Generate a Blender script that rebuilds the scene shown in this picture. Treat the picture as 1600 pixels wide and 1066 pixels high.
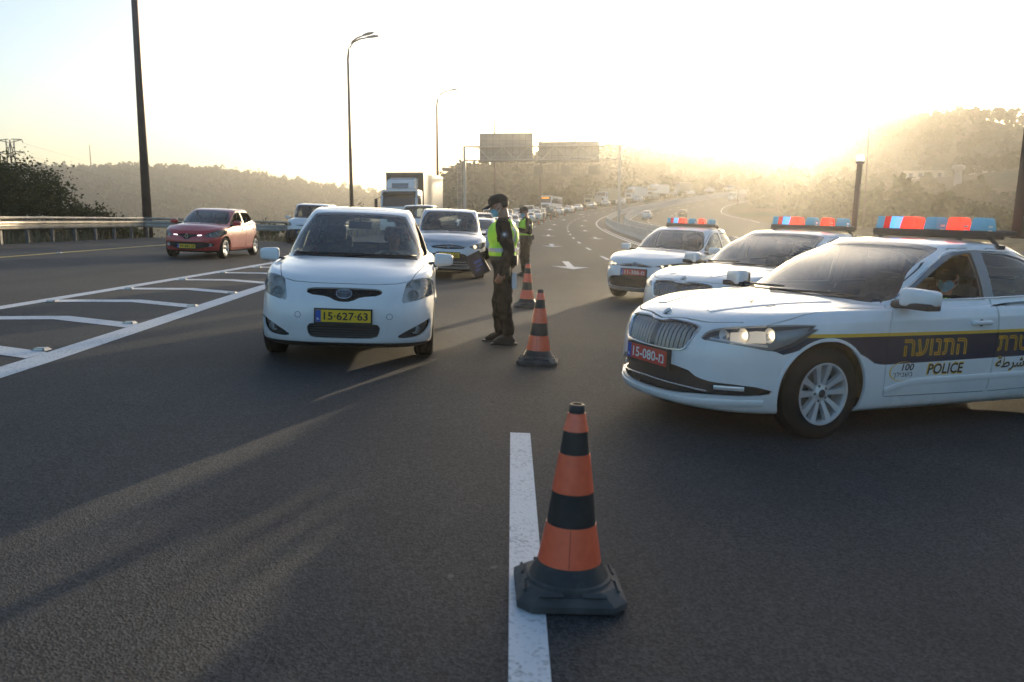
import bpy, bmesh, math, random
import numpy as np
from mathutils import Vector, Matrix
from mathutils.bvhtree import BVHTree
from mathutils import noise as mnoise

for _o in list(bpy.data.objects):
    bpy.data.objects.remove(_o, do_unlink=True)
SC = bpy.context.scene
COL = SC.collection
random.seed(7)
RNG = np.random.default_rng(7)
R = math.radians

# ------------------------------------------------------------------ camera
cam_data = bpy.data.cameras.new('camera')
cam_data.sensor_width = 36.0
cam_data.lens = 30.0
cam_data.clip_start = 0.05
cam_data.clip_end = 6000.0
cam_data.dof.use_dof = True
cam_data.dof.focus_distance = 8.6
cam_data.dof.aperture_fstop = 3.2
cam = bpy.data.objects.new('camera', cam_data)
cam.location = (0, 0, 1.48)
cam.rotation_euler = (R(90 - 8.07), 0, 0)
COL.objects.link(cam)
SC.camera = cam

# ------------------------------------------------------------------ sky and sun
SUN_AZ = 19.6      # degrees to the right of straight ahead (+Y)
SUN_EL = 5.1
world = bpy.data.worlds.new('World')
SC.world = world
world.use_nodes = True
_nt = world.node_tree
_nt.nodes.clear()
_sky = _nt.nodes.new('ShaderNodeTexSky')
_sky.sky_type = 'NISHITA'
_sky.sun_disc = False
_sky.sun_elevation = R(SUN_EL)
_sky.sun_rotation = R(SUN_AZ)
_sky.altitude = 600
_sky.air_density = 0.92
_sky.dust_density = 4.2
_sky.ozone_density = 2.0
_bg = _nt.nodes.new('ShaderNodeBackground')
_bg.inputs['Strength'].default_value = 0.15
_out = _nt.nodes.new('ShaderNodeOutputWorld')
_nt.links.new(_sky.outputs[0], _bg.inputs[0])
_nt.links.new(_bg.outputs[0], _out.inputs[0])

sun_data = bpy.data.lights.new('sun', 'SUN')
sun_data.energy = 4.6
sun_data.angle = R(0.53)
sun_data.color = (1.0, 0.80, 0.52)
sun = bpy.data.objects.new('sun', sun_data)
_sd = Vector((math.sin(R(SUN_AZ)) * math.cos(R(SUN_EL)), math.cos(R(SUN_AZ)) * math.cos(R(SUN_EL)), math.sin(R(SUN_EL))))
sun.rotation_euler = _sd.to_track_quat('Z', 'Y').to_euler()
sun.location = _sd * 60
COL.objects.link(sun)

SC.view_settings.view_transform = 'Standard'
SC.view_settings.look = 'None'
SC.view_settings.exposure = 1.5
SC.view_settings.gamma = 1.0
SC.view_settings.use_curve_mapping = False
SC.render.film_transparent = False
SC.cycles.max_bounces = 8
SC.cycles.diffuse_bounces = 3
SC.cycles.glossy_bounces = 4
SC.cycles.transmission_bounces = 6
SC.cycles.transparent_max_bounces = 16
SC.cycles.volume_bounces = 0
SC.cycles.use_denoising = True
SC.cycles.sample_clamp_indirect = 6.0
SC.cycles.caustics_reflective = False
SC.cycles.caustics_refractive = False

# ------------------------------------------------------------------ helpers
def tag(o, label=None, cat=None, group=None, kind=None):
    if label: o['label'] = label
    if cat: o['category'] = cat
    if group: o['group'] = group
    if kind: o['kind'] = kind
    return o

def empty(name, loc=(0, 0, 0), rz=0.0, parent=None):
    o = bpy.data.objects.new(name, None)
    o.empty_display_size = 0.2
    COL.objects.link(o)
    o.location = loc
    o.rotation_euler = (0, 0, rz)
    if parent: o.parent = parent
    return o

def link_mesh(name, me, mats, parent=None):
    o = bpy.data.objects.new(name, me)
    COL.objects.link(o)
    if mats is not None:
        if not isinstance(mats, (list, tuple)): mats = [mats]
        if len(me.materials) == 0:
            for m in mats: me.materials.append(m)
    if parent: o.parent = parent
    return o

def mesh_from(name, verts, faces, mats=None, parent=None, smooth=False, midx=None):
    me = bpy.data.meshes.new(name)
    me.from_pydata([tuple(v) for v in verts], [], [tuple(f) for f in faces])
    if midx is not None:
        me.polygons.foreach_set('material_index', midx)
    if smooth:
        me.polygons.foreach_set('use_smooth', [True] * len(me.polygons))
    me.update()
    return link_mesh(name, me, mats, parent)

def np_mesh(name, V, Fq, mats=None, parent=None, smooth=False, midx=None):
    """V (n,3), Fq (m,k) numpy: fast."""
    me = bpy.data.meshes.new(name)
    V = np.asarray(V, dtype=np.float32); Fq = np.asarray(Fq, dtype=np.int32)
    n, k = Fq.shape
    me.vertices.add(len(V)); me.vertices.foreach_set('co', V.ravel())
    me.loops.add(n * k); me.loops.foreach_set('vertex_index', Fq.ravel())
    me.polygons.add(n)
    me.polygons.foreach_set('loop_start', np.arange(0, n * k, k, dtype=np.int32))
    if midx is not None: me.polygons.foreach_set('material_index', np.asarray(midx, dtype=np.int32))
    if smooth: me.polygons.foreach_set('use_smooth', np.ones(n, dtype=bool))
    me.update(calc_edges=True)
    me.validate()
    return link_mesh(name, me, mats, parent)

class MB:
    """collects simple solids into one mesh"""
    def __init__(s): s.v = []; s.f = []; s.m = []
    def add(s, verts, faces, mi=0):
        b = len(s.v); s.v += [tuple(p) for p in verts]
        s.f += [tuple(i + b for i in f) for f in faces]; s.m += [mi] * len(faces); return s
    def box(s, c, d, rot=None, mi=0, taper=1.0):
        hx, hy, hz = d[0] / 2, d[1] / 2, d[2] / 2
        pts = []
        for z, t in ((-hz, 1.0), (hz, taper)):
            for x, y in ((-hx, -hy), (hx, -hy), (hx, hy), (-hx, hy)):
                p = Vector((x * t, y * t, z))
                if rot is not None: p = rot @ p
                pts.append(p + Vector(c))
        return s.add(pts, [(3, 2, 1, 0), (4, 5, 6, 7), (0, 1, 5, 4), (1, 2, 6, 5), (2, 3, 7, 6), (3, 0, 4, 7)], mi)
    def tube(s, pts, r, n=8, mi=0, cap=True):
        pts = [Vector(p) for p in pts]
        if not isinstance(r, (list, tuple)): r = [r] * len(pts)
        rings = []
        for i, p in enumerate(pts):
            d = (pts[min(i + 1, len(pts) - 1)] - pts[max(i - 1, 0)])
            if d.length < 1e-9: d = Vector((0, 0, 1))
            d.normalize()
            up = Vector((0, 0, 1)) if abs(d.z) < 0.92 else Vector((1, 0, 0))
            a = d.cross(up).normalized(); b = a.cross(d).normalized()
            rings.append([p + (a * math.cos(2 * math.pi * k / n) + b * math.sin(2 * math.pi * k / n)) * r[i] for k in range(n)])
        V = [q for ring in rings for q in ring]; F = []
        for i in range(len(pts) - 1):
            for k in range(n):
                k2 = (k + 1) % n
                F.append((i * n + k, i * n + k2, (i + 1) * n + k2, (i + 1) * n + k))
        if cap:
            F.append(tuple(reversed(range(n)))); F.append(tuple((len(pts) - 1) * n + k for k in range(n)))
        return s.add(V, F, mi)
    def lathe(s, prof, n=24, axis='z', c=(0, 0, 0), mi=0, mis=None, rot=None):
        """prof: list of (r, h)"""
        V = []; F = []
        for r, h in prof:
            for k in range(n):
                a = 2 * math.pi * k / n
                x, y, z = r * math.cos(a), r * math.sin(a), h
                if axis == 'y': p = Vector((x, z, y))
                elif axis == 'x': p = Vector((z, x, y))
                else: p = Vector((x, y, z))
                if rot is not None: p = rot @ p
                V.append(p + Vector(c))
        b = len(s.v); s.v += [tuple(p) for p in V]
        for i in range(len(prof) - 1):
            for k in range(n):
                k2 = (k + 1) % n
                f = (i * n + k, i * n + k2, (i + 1) * n + k2, (i + 1) * n + k)
                if axis == 'y': f = f[::-1]
                s.f.append(tuple(q + b for q in f)); s.m.append(mis[i] if mis else mi)
        return s
    def build(s, name, mats, parent=None, smooth=False, angle=None):
        o = mesh_from(name, s.v, s.f, mats, parent, smooth, s.m)
        if smooth and angle:
            o.data.set_sharp_from_angle(angle=R(angle))
        return o

def copy_tree(o, parent=None):
    c = o.copy(); COL.objects.link(c); c.parent = parent
    for ch in list(o.children): copy_tree(ch, c)
    return c

# a private scratch scene: text and body surfaces are evaluated there so that the big scene is not re-read each time
SCR = bpy.data.scenes.new('scratch')
def eval_mesh(o):
    COL.objects.unlink(o) if o.name in COL.objects else None
    SCR.collection.objects.link(o); vl = SCR.view_layers[0]; vl.update(); dg = vl.depsgraph; dg.update()
    me = bpy.data.meshes.new_from_object(o.evaluated_get(dg)); d = o.data
    bpy.data.objects.remove(o, do_unlink=True)
    (bpy.data.meshes if isinstance(d, bpy.types.Mesh) else bpy.data.curves).remove(d)
    return me
# ------------------------------------------------------------------ materials
MATS = {}
def mat(name, col=(0.8, 0.8, 0.8), rough=0.5, metal=0.0, spec=0.5, coat=0.0, coat_rough=0.03, emit=None, estr=0.0, noise=None, bump=None):
    """Principled material; noise=(scale, amount[, detail]) varies the colour, bump=(scale, strength, distance)"""
    if name in MATS: return MATS[name]
    m = bpy.data.materials.new(name); m.use_nodes = True
    nt = m.node_tree; b = nt.nodes['Principled BSDF']
    b.inputs['Base Color'].default_value = (*col, 1)
    b.inputs['Roughness'].default_value = rough
    b.inputs['Metallic'].default_value = metal
    b.inputs['Specular IOR Level'].default_value = spec
    b.inputs['Coat Weight'].default_value = coat
    b.inputs['Coat Roughness'].default_value = coat_rough
    if emit:
        b.inputs['Emission Color'].default_value = (*emit, 1); b.inputs['Emission Strength'].default_value = estr
    if noise or bump:
        tc = nt.nodes.new('ShaderNodeTexCoord')
    if noise:
        n = nt.nodes.new('ShaderNodeTexNoise'); n.inputs['Scale'].default_value = noise[0]
        n.inputs['Detail'].default_value = noise[2] if len(noise) > 2 else 5
        r = nt.nodes.new('ShaderNodeValToRGB')
        a = noise[1]
        r.color_ramp.elements[0].position = 0.3; r.color_ramp.elements[1].position = 0.7
        r.color_ramp.elements[0].color = (*[max(0, c * (1 - a)) for c in col], 1)
        r.color_ramp.elements[1].color = (*[min(1, c * (1 + a)) for c in col], 1)
        nt.links.new(tc.outputs['Object'], n.inputs['Vector'])
        nt.links.new(n.outputs['Fac'], r.inputs['Fac']); nt.links.new(r.outputs['Color'], b.inputs['Base Color'])
    if bump:
        n2 = nt.nodes.new('ShaderNodeTexNoise'); n2.inputs['Scale'].default_value = bump[0]; n2.inputs['Detail'].default_value = 3
        bp = nt.nodes.new('ShaderNodeBump'); bp.inputs['Strength'].default_value = bump[1]; bp.inputs['Distance'].default_value = bump[2]
        nt.links.new(tc.outputs['Object'], n2.inputs['Vector'])
        nt.links.new(n2.outputs['Fac'], bp.inputs['Height']); nt.links.new(bp.outputs['Normal'], b.inputs['Normal'])
    MATS[name] = m
    return m

def glass_mat(name, tint=(0.8, 0.85, 0.83), rough=0.0, ior=1.45, haze=0.0):
    """thin sheet of glass: clear transmission plus fresnel reflection (and a pale film: dust, plus sky reflection put into the colour)"""
    if name in MATS: return MATS[name]
    m = bpy.data.materials.new(name); m.use_nodes = True
    nt = m.node_tree; nt.nodes.clear()
    o = nt.nodes.new('ShaderNodeOutputMaterial')
    t = nt.nodes.new('ShaderNodeBsdfTransparent'); t.inputs[0].default_value = (*tint, 1)
    g = nt.nodes.new('ShaderNodeBsdfGlossy'); g.inputs['Roughness'].default_value = rough
    g.inputs['Color'].default_value = (1, 1, 1, 1)
    fr = nt.nodes.new('ShaderNodeFresnel'); fr.inputs['IOR'].default_value = ior
    mx = nt.nodes.new('ShaderNodeMixShader')
    nt.links.new(fr.outputs[0], mx.inputs[0]); nt.links.new(t.outputs[0], mx.inputs[1]); nt.links.new(g.outputs[0], mx.inputs[2])
    last = mx
    if haze > 0:
        d = nt.nodes.new('ShaderNodeBsdfDiffuse'); d.inputs[0].default_value = (0.66, 0.65, 0.62, 1)  # diffuse film: some dust, and a share of sky reflection painted in
        mx2 = nt.nodes.new('ShaderNodeMixShader'); mx2.inputs[0].default_value = haze
        nt.links.new(mx.outputs[0], mx2.inputs[1]); nt.links.new(d.outputs[0], mx2.inputs[2]); last = mx2
    nt.links.new(last.outputs[0], o.inputs[0])
    MATS[name] = m
    return m
# ------------------------------------------------------------------ the road: path, grade and cross fall
_PS = 1.0
def _kappa(s):
    if s < 20: return 0.0
    if s < 100: return 1 / 1200
    if s < 200: return 1 / 1200 + (1 / 200 - 1 / 1200) * (s - 100) / 100
    if s < 300: return 1 / 200
    return 1 / 200 + (1 / 900 - 1 / 200) * min(1, (s - 300) / 60)
_path = [(-30.0, 0.0, -30.0, 0.0)]
_x, _y, _th = 0.0, -30.0, 0.0
for _i in range(560):
    _s = -30 + _i
    _th += _kappa(_s) * _PS
    _x += math.sin(_th) * _PS; _y += math.cos(_th) * _PS
    _path.append((_s + 1, _x, _y, _th))
_path = np.array(_path); _path[0] = (-30, 0, -30, 0)

def rise(s):
    if s < 10: return 0.0
    if s < 120: return 9e-5 * (s - 10) ** 2
    t = s - 120
    if t < 200: return 1.089 + 0.0198 * t + 2.2e-4 * t * t
    return 1.089 + 0.0198 * 200 + 2.2e-4 * 40000 + (t - 200) * 0.05
def fall(s):
    return 0.04 if s < 30 else max(0.025, 0.04 - 0.015 * (s - 30) / 50)

def road_pt(s, n, dz=0.0):
    """s metres along the road, n metres to the right of the lane line by the camera"""
    i = np.clip(s + 30, 0, len(_path) - 1.001); k = int(i); f = i - k
    a, b = _path[k], _path[k + 1]
    x = a[1] + (b[1] - a[1]) * f; y = a[2] + (b[2] - a[2]) * f; th = a[3] + (b[3] - a[3]) * f
    nn = n
    return Vector((x + n * math.cos(th), y - n * math.sin(th), rise(s) - fall(s) * nn + dz))
def road_th(s):
    return float(np.interp(s, _path[:, 0], _path[:, 3]))
def ground_z(x, y):
    """height of the near carriageway under a plan point (near the camera the path is straight)"""
    s, n = y, x
    for _ in range(6):
        p = road_pt(s, n); th = road_th(s)
        dx, dy = x - p.x, y - p.y
        s += dx * math.sin(th) + dy * math.cos(th); n += dx * math.cos(th) - dy * math.sin(th)
    return road_pt(s, n).z
def on_road(x, y): return Vector((x, y, ground_z(x, y)))

def left_edge(s):      # kerbside edge of the asphalt
    return -16.6 if s < 40 else max(-9.6, -16.6 + (s - 40) * 0.087)
def right_edge(s): return 9.2 if s > 60 else 9.2

def strip(name, s0, s1, n0, n1, m, dz=0.004, ds=4.0, parent=None, nn=1):
    """a sheet that follows the road between two lateral offsets (numbers or functions of s)"""
    k = max(1, int(round((s1 - s0) / ds)))
    V = []; F = []
    for i in range(k + 1):
        s = s0 + (s1 - s0) * i / k
        a = n0(s) if callable(n0) else n0; b = n1(s) if callable(n1) else n1
        for j in range(nn + 1):
            V.append(road_pt(s, a + (b - a) * j / nn, dz))
    for i in range(k):
        for j in range(nn):
            q = i * (nn + 1) + j
            F.append((q, q + 1, q + nn + 2, q + nn + 1))
    return mesh_from(name, V, F, m, parent)

# --- asphalt: dark aggregate with a fine stone grain, streaks where tyres run, a few pale scuffs
def asphalt_mat():
    m = bpy.data.materials.new('asphalt'); m.use_nodes = True
    nt = m.node_tree; b = nt.nodes['Principled BSDF']; L = nt.links.new
    tc = nt.nodes.new('ShaderNodeTexCoord')
    def noise(sc, det, rough=0.6, vec=None):
        n = nt.nodes.new('ShaderNodeTexNoise'); n.inputs['Scale'].default_value = sc; n.inputs['Detail'].default_value = det
        n.inputs['Roughness'].default_value = rough
        L(vec if vec is not None else tc.outputs['Object'], n.inputs['Vector']); return n
    def ramp(src, p0, c0, p1, c1):
        r = nt.nodes.new('ShaderNodeValToRGB'); e = r.color_ramp.elements
        e[0].position = p0; e[0].color = (*c0, 1); e[1].position = p1; e[1].color = (*c1, 1); L(src, r.inputs[0]); return r
    vor = nt.nodes.new('ShaderNodeTexVoronoi'); vor.inputs['Scale'].default_value = 105; L(tc.outputs['Object'], vor.inputs['Vector'])
    sepc = nt.nodes.new('ShaderNodeSeparateColor'); L(vor.outputs['Color'], sepc.inputs[0])
    grain = ramp(sepc.outputs[0], 0.15, (0.014, 0.0145, 0.0155), 1.0, (0.068, 0.068, 0.069))
    big = noise(0.55, 6); bigr = ramp(big.outputs['Fac'], 0.3, (0.72, 0.72, 0.73), 0.72, (1.2, 1.18, 1.14))
    mp = nt.nodes.new('ShaderNodeMapping'); mp.inputs['Scale'].default_value = (1.3, 0.035, 1); L(tc.outputs['Object'], mp.inputs['Vector'])
    st = noise(1.0, 4, 0.55, mp.outputs[0]); str_ = ramp(st.outputs['Fac'], 0.32, (0.82, 0.82, 0.83), 0.68, (1.12, 1.12, 1.12))
    m1 = nt.nodes.new('ShaderNodeMix'); m1.data_type = 'RGBA'; m1.blend_type = 'MULTIPLY'; m1.inputs[0].default_value = 1
    L(grain.outputs[0], m1.inputs[6]); L(bigr.outputs[0], m1.inputs[7])
    m2 = nt.nodes.new('ShaderNodeMix'); m2.data_type = 'RGBA'; m2.blend_type = 'MULTIPLY'; m2.inputs[0].default_value = 1
    L(m1.outputs[2], m2.inputs[6]); L(str_.outputs[0], m2.inputs[7])
    sp = noise(9, 2, 0.5); spr = ramp(sp.outputs['Fac'], 0.735, (0, 0, 0), 0.77, (1, 1, 1))
    sp2 = noise(1.1, 2); sp2r = ramp(sp2.outputs['Fac'], 0.5, (0, 0, 0), 0.62, (0.7, 0.7, 0.7))
    mm = nt.nodes.new('ShaderNodeMath'); mm.operation = 'MULTIPLY'; L(spr.outputs[0], mm.inputs[0]); L(sp2r.outputs[0], mm.inputs[1])
    m3 = nt.nodes.new('ShaderNodeMix'); m3.data_type = 'RGBA'; L(mm.outputs[0], m3.inputs[0]); L(m2.outputs[2], m3.inputs[6]); m3.inputs[7].default_value = (0.16, 0.155, 0.145, 1)
    oil = noise(2.3, 5, 0.65); oilr = ramp(oil.outputs['Fac'], 0.66, (1, 1, 1), 0.74, (0.45, 0.45, 0.46))
    m4 = nt.nodes.new('ShaderNodeMix'); m4.data_type = 'RGBA'; m4.blend_type = 'MULTIPLY'; m4.inputs[0].default_value = 1; L(m3.outputs[2], m4.inputs[6]); L(oilr.outputs[0], m4.inputs[7])
    L(m4.outputs[2], b.inputs['Base Color'])
    b.inputs['Roughness'].default_value = 0.78; b.inputs['Specular IOR Level'].default_value = 0.35
    fine = noise(150, 2)
    ad = nt.nodes.new('ShaderNodeMath'); ad.operation = 'ADD'; L(vor.outputs['Distance'], ad.inputs[0]); L(fine.outputs['Fac'], ad.inputs[1])
    bp = nt.nodes.new('ShaderNodeBump'); bp.inputs['Strength'].default_value = 0.6; bp.inputs['Distance'].default_value = 0.0045
    L(ad.outputs[0], bp.inputs['Height']); L(bp.outputs[0], b.inputs['Normal'])
    return m
def paint_mat(name, col, wear=0.55):
    m = bpy.data.materials.new(name); m.use_nodes = True
    nt = m.node_tree; b = nt.nodes['Principled BSDF']; L = nt.links.new
    tc = nt.nodes.new('ShaderNodeTexCoord')
    vor = nt.nodes.new('ShaderNodeTexVoronoi'); vor.inputs['Scale'].default_value = 70; L(tc.outputs['Object'], vor.inputs['Vector'])
    n = nt.nodes.new('ShaderNodeTexNoise'); n.inputs['Scale'].default_value = 2.2; n.inputs['Detail'].default_value = 7; L(tc.outputs['Object'], n.inputs['Vector'])
    ad = nt.nodes.new('ShaderNodeMath'); ad.operation = 'MULTIPLY_ADD'; ad.inputs[1].default_value = 0.9
    sep = nt.nodes.new('ShaderNodeSeparateColor'); L(vor.outputs['Color'], sep.inputs[0]); L(sep.outputs[0], ad.inputs[0]); L(n.outputs['Fac'], ad.inputs[2])
    r = nt.nodes.new('ShaderNodeValToRGB'); e = r.color_ramp.elements
    e[0].position = 0.42; e[0].color = (*[c * wear for c in col], 1); e[1].position = 0.78; e[1].color = (*col, 1)
    L(ad.outputs[0], r.inputs[0]); L(r.outputs[0], b.inputs['Base Color']); b.inputs['Roughness'].default_value = 0.6
    bp = nt.nodes.new('ShaderNodeBump'); bp.inputs['Strength'].default_value = 0.5; bp.inputs['Distance'].default_value = 0.004
    L(vor.outputs['Distance'], bp.inputs['Height']); L(bp.outputs[0], b.inputs['Normal'])
    return m
M_ASPH = asphalt_mat()
M_WPAINT = paint_mat('white_road_paint', (0.62, 0.63, 0.64))
M_YPAINT = paint_mat('yellow_road_paint', (0.62, 0.42, 0.07))
M_CONC = mat('concrete', (0.50, 0.47, 0.42), 0.85, noise=(3.0, 0.22, 6), bump=(25, 0.3, 0.01))
M_SOIL = mat('dry_soil', (0.20, 0.15, 0.09), 0.95, noise=(1.5, 0.35, 6), bump=(9, 0.6, 0.05))
M_GALV = mat('galvanised_steel', (0.42, 0.40, 0.37), 0.5, 0.6, noise=(6, 0.2))
M_POSTST = mat('weathered_steel', (0.10, 0.10, 0.105), 0.6, 0.3, noise=(6, 0.2))

def road_z_sheet():
    # the carriageway towards the camera, one sheet, finer where it is close
    ss = list(np.arange(-22, 40, 1.0)) + list(np.arange(40, 470, 4.0))
    V = []; F = []
    NN = 14
    for s in ss:
        a = left_edge(s); b = right_edge(s)
        for j in range(NN + 1): V.append(road_pt(s, a + (b - a) * j / NN))
    for i in range(len(ss) - 1):
        for j in range(NN):
            q = i * (NN + 1) + j; F.append((q, q + 1, q + NN + 2, q + NN + 1))
    return mesh_from('road', V, F, M_ASPH)
road = tag(road_z_sheet(), 'dark asphalt carriageway with the police checkpoint', kind='structure')

# markings are children of the road they are painted on
def marking(name, s0, s1, n0, n1, m=M_WPAINT, ds=4.0):
    return strip(name, s0, s1, n0, n1, m, 0.004, ds, road)
marking('lane_dash', 2.57, 5.84, -0.012, 0.128, ds=1)
for k in range(1, 30):                      # the same line goes on behind the cones
    s = 2.57 + 9.4 * k
    if s > 26: marking('lane_dash', s, s + 3.2, -0.01, 0.13)
for k in range(30):                         # next line to the right
    s = 6.0 + 9.4 * k
    if s > 25: marking('lane_dash', s, s + 3.2, 3.66 , 3.83)
marking('edge_line', 22, 420, lambda s: 7.35, lambda s: 7.55)
marking('edge_line', 22, 98, lambda s: 7.75 , lambda s: 7.9)
gR = lambda s: float(np.interp(s, [0, 7.2, 16.3, 30, 60, 90], [-4.28, -4.40, -4.80, -5.1, -5.45, -5.5]))
gL = lambda s: float(np.interp(s, [0, 11.6, 23.7, 40, 70, 90], [-7.3, -7.05, -6.74, -6.3, -5.75, -5.66]))
marking('gore_line', -2, 88, lambda s: gR(s) - 0.14, lambda s: gR(s) + 0.14, ds=2)
marking('gore_line', -2, 88, lambda s: gL(s) - 0.11, lambda s: gL(s) + 0.11, ds=2)
def chevron(s):
    w = 0.19
    c = (gR(s) + gL(s)) / 2; a = gL(s) + 0.1; b = gR(s) - 0.12
    dep = 0.42 * (b - a) / 2
    V = []
    for n, so in ((a, -dep), (c, 0), (b, -dep)):
        V.append(road_pt(s + so - w, n, 0.0045)); V.append(road_pt(s + so + w, n, 0.0045))
    mesh_from('chevron_bar', V, [(0, 2, 3, 1), (2, 4, 5, 3)], M_WPAINT, road)
for k in range(18): chevron(8.65 + 2.28 * k)
marking('yellow_edge_line', -5, 300, lambda s: left_edge(s) + 3.45 if s < 40 else max(left_edge(s) + 2.2, left_edge(s) + 3.45 - (s - 40) * 0.03),
        lambda s: left_edge(s) + 3.62 if s < 40 else max(left_edge(s) + 2.37, left_edge(s) + 3.62 - (s - 40) * 0.03), M_YPAINT)
def arrow(s, n):
    # straight-on arrow, its head towards the camera
    pts = [(-2.6, 0.0), (-1.2, 0.62), (-1.2, 0.12), (2.2, 0.12), (2.2, -0.12), (-1.2, -0.12), (-1.2, -0.62)]
    V = [road_pt(s + p, n + q, 0.0045) for p, q in pts]
    mesh_from('lane_arrow', V, [(0, 1, 2, 5, 6), (2, 3, 4, 5)], M_WPAINT, road)
for s in (29.4, 48.6, 69, 89, 112, 140, 170): arrow(s, 1.9)
for s in (66, 88, 110, 138): arrow(s, 5.5)
# ------------------------------------------------------------------ far carriageway, median and verges
def far_right(s):
    return float(np.interp(s, [0, 60, 120, 160, 190, 223, 260, 480], [37, 37, 36.5, 35, 29.5, 26, 25.5, 25.5]))
def far_road():
    ss = list(np.arange(-10, 470, 5.0)); V = []; F = []; NN = 5
    for s in ss:
        for j in range(NN + 1): V.append(road_pt(s, 11.6 + (far_right(s) - 11.6) * j / NN, -0.02))
    for i in range(len(ss) - 1):
        for j in range(NN):
            q = i * (NN + 1) + j; F.append((q, q + 1, q + NN + 2, q + NN + 1))
    return mesh_from('far_road', V, F, M_ASPH)
road2 = tag(far_road(), 'asphalt carriageway beyond the median barrier', kind='structure')
for nn_ in (15.4, 19.0):
    for k in range(34):
        s = 60 + 9.4 * k; strip('lane_dash', s, s + 3.4, nn_, nn_ + 0.16, M_WPAINT, -0.012, 4, road2)
strip('edge_line', 40, 430, 12.3, 12.5, M_WPAINT, -0.012, 5, road2)
strip('edge_line', 150, 430, lambda s: far_right(s) - 1.5, lambda s: far_right(s) - 1.3, M_WPAINT, -0.012, 5, road2)
med = tag(strip('median_soil', 20, 440, 9.3, 11.7, M_SOIL, 0.05, 5, None, 2), 'dry soil strip between the median barriers', kind='structure')

# concrete median barriers, cast in segments with open joints
def barrier(name, n, s0, s1, seg, label, h=0.85):
    root = empty(name, road_pt(s0, n)); tag(root, label, 'barrier', 'concrete median barriers')
    prof = [(-0.30, -0.1), (-0.30, 0.10), (-0.15, 0.32), (-0.09, h - 0.02), (-0.06, h), (0.06, h), (0.09, h - 0.02), (0.15, 0.32), (0.30, 0.10), (0.30, -0.1)]
    o0 = Vector(root.location)
    s = s0
    while s < s1:
        e = min(s + seg - 0.05, s1); V = []; F = []
        for t in (s, (s + e) / 2, e):
            for q, z in prof:
                V.append(road_pt(t, n + q, z) - o0)
        k = len(prof)
        for a in range(2):
            for b in range(k - 1): F.append((a * k + b, a * k + b + 1, (a + 1) * k + b + 1, (a + 1) * k + b))
        F.append(tuple(range(k))); F.append(tuple(2 * k + i for i in reversed(range(k))))
        mesh_from('barrier_segment', V, F, M_CONC, root)
        s += seg
barrier('median_barrier', 9.05, 24, 330, 6.0, 'long concrete barrier along the edge of the queueing carriageway')
barrier('median_barrier', 11.75, 24, 330, 6.0, 'concrete barrier on the far side of the median soil')

# ------------------------------------------------------------------ land: one terrain sheet to the horizon
_F = 1333.0; _P = R(8.07)
def _azel(px, py):
    a = (px - 800) / _F; b = -(py - 533) / _F
    dx, dy, dz = a, math.cos(_P) + b * math.sin(_P), -math.sin(_P) + b * math.cos(_P)
    return math.atan2(dx, dy), dz / math.hypot(dx, dy)
# ridge outlines: bearing and slope angle of each point of a skyline, with its distance and the height of the trees on it
FAR_RIDGE = [(-900, 300, 720), (-300, 262, 720), (80, 273, 704), (160, 272, 704), (250, 271, 704), (330, 275, 696), (400, 283, 688), (450, 291, 680), (500, 300, 672), (545, 306, 664), (600, 312, 656), (680, 322, 640), (800, 332, 640), (1000, 335, 640)]
NEAR_RIDGE = [(560, 350, 320), (640, 344, 320), (668, 333, 320), (690, 304, 320), (715, 292, 325), (740, 288, 330), (800, 274, 350), (850, 264, 380), (900, 258, 410), (970, 252, 450), (1050, 246, 480), (1100, 242, 500), (1160, 245, 520), (1210, 247, 520), (1260, 244, 520), (1300, 230, 500), (1350, 214, 480), (1420, 202, 470), (1480, 196, 460), (1540, 190, 450), (1600, 184, 440), (1900, 170, 430), (2600, 165, 400)]
def _prep(R_):
    out = []
    for px, py, d in R_:
        a, t = _azel(px, py); out.append((a, 1.48 + t * d, d))
    return np.array(out)
_FR, _NR = _prep(FAR_RIDGE), _prep(NEAR_RIDGE)
def _sst(t): t = np.clip(t, 0, 1); return t * t * (3 - 2 * t)
def road_coords(X, Y):
    """s, n of plan points (vectorised, nearest path sample)"""
    P = _path[::2]
    s = np.empty(X.shape); n = np.empty(X.shape)
    for i in range(0, X.size, 4000):
        x = X[i:i + 4000, None]; y = Y[i:i + 4000, None]
        d2 = (x - P[None, :, 1]) ** 2 + (y - P[None, :, 2]) ** 2
        k = d2.argmin(1); q = P[k]
        dx = X[i:i + 4000] - q[:, 1]; dy = Y[i:i + 4000] - q[:, 2]
        s[i:i + 4000] = q[:, 0] + dx * np.sin(q[:, 3]) + dy * np.cos(q[:, 3])
        n[i:i + 4000] = dx * np.cos(q[:, 3]) - dy * np.sin(q[:, 3])
    return s, n
_rise_v = np.vectorize(rise); _fall_v = np.vectorize(fall); _le_v = np.vectorize(left_edge); _fr_v = np.vectorize(far_right)
def _wob(X, Y, sc, seed=0.0):
    return (np.sin(X / sc + 1.3 * np.sin(Y / (sc * 1.7) + seed)) + np.sin(Y / (sc * 0.9) + 1.7 * np.sin(X / (sc * 1.3) + seed * 2))) * 0.5
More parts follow.
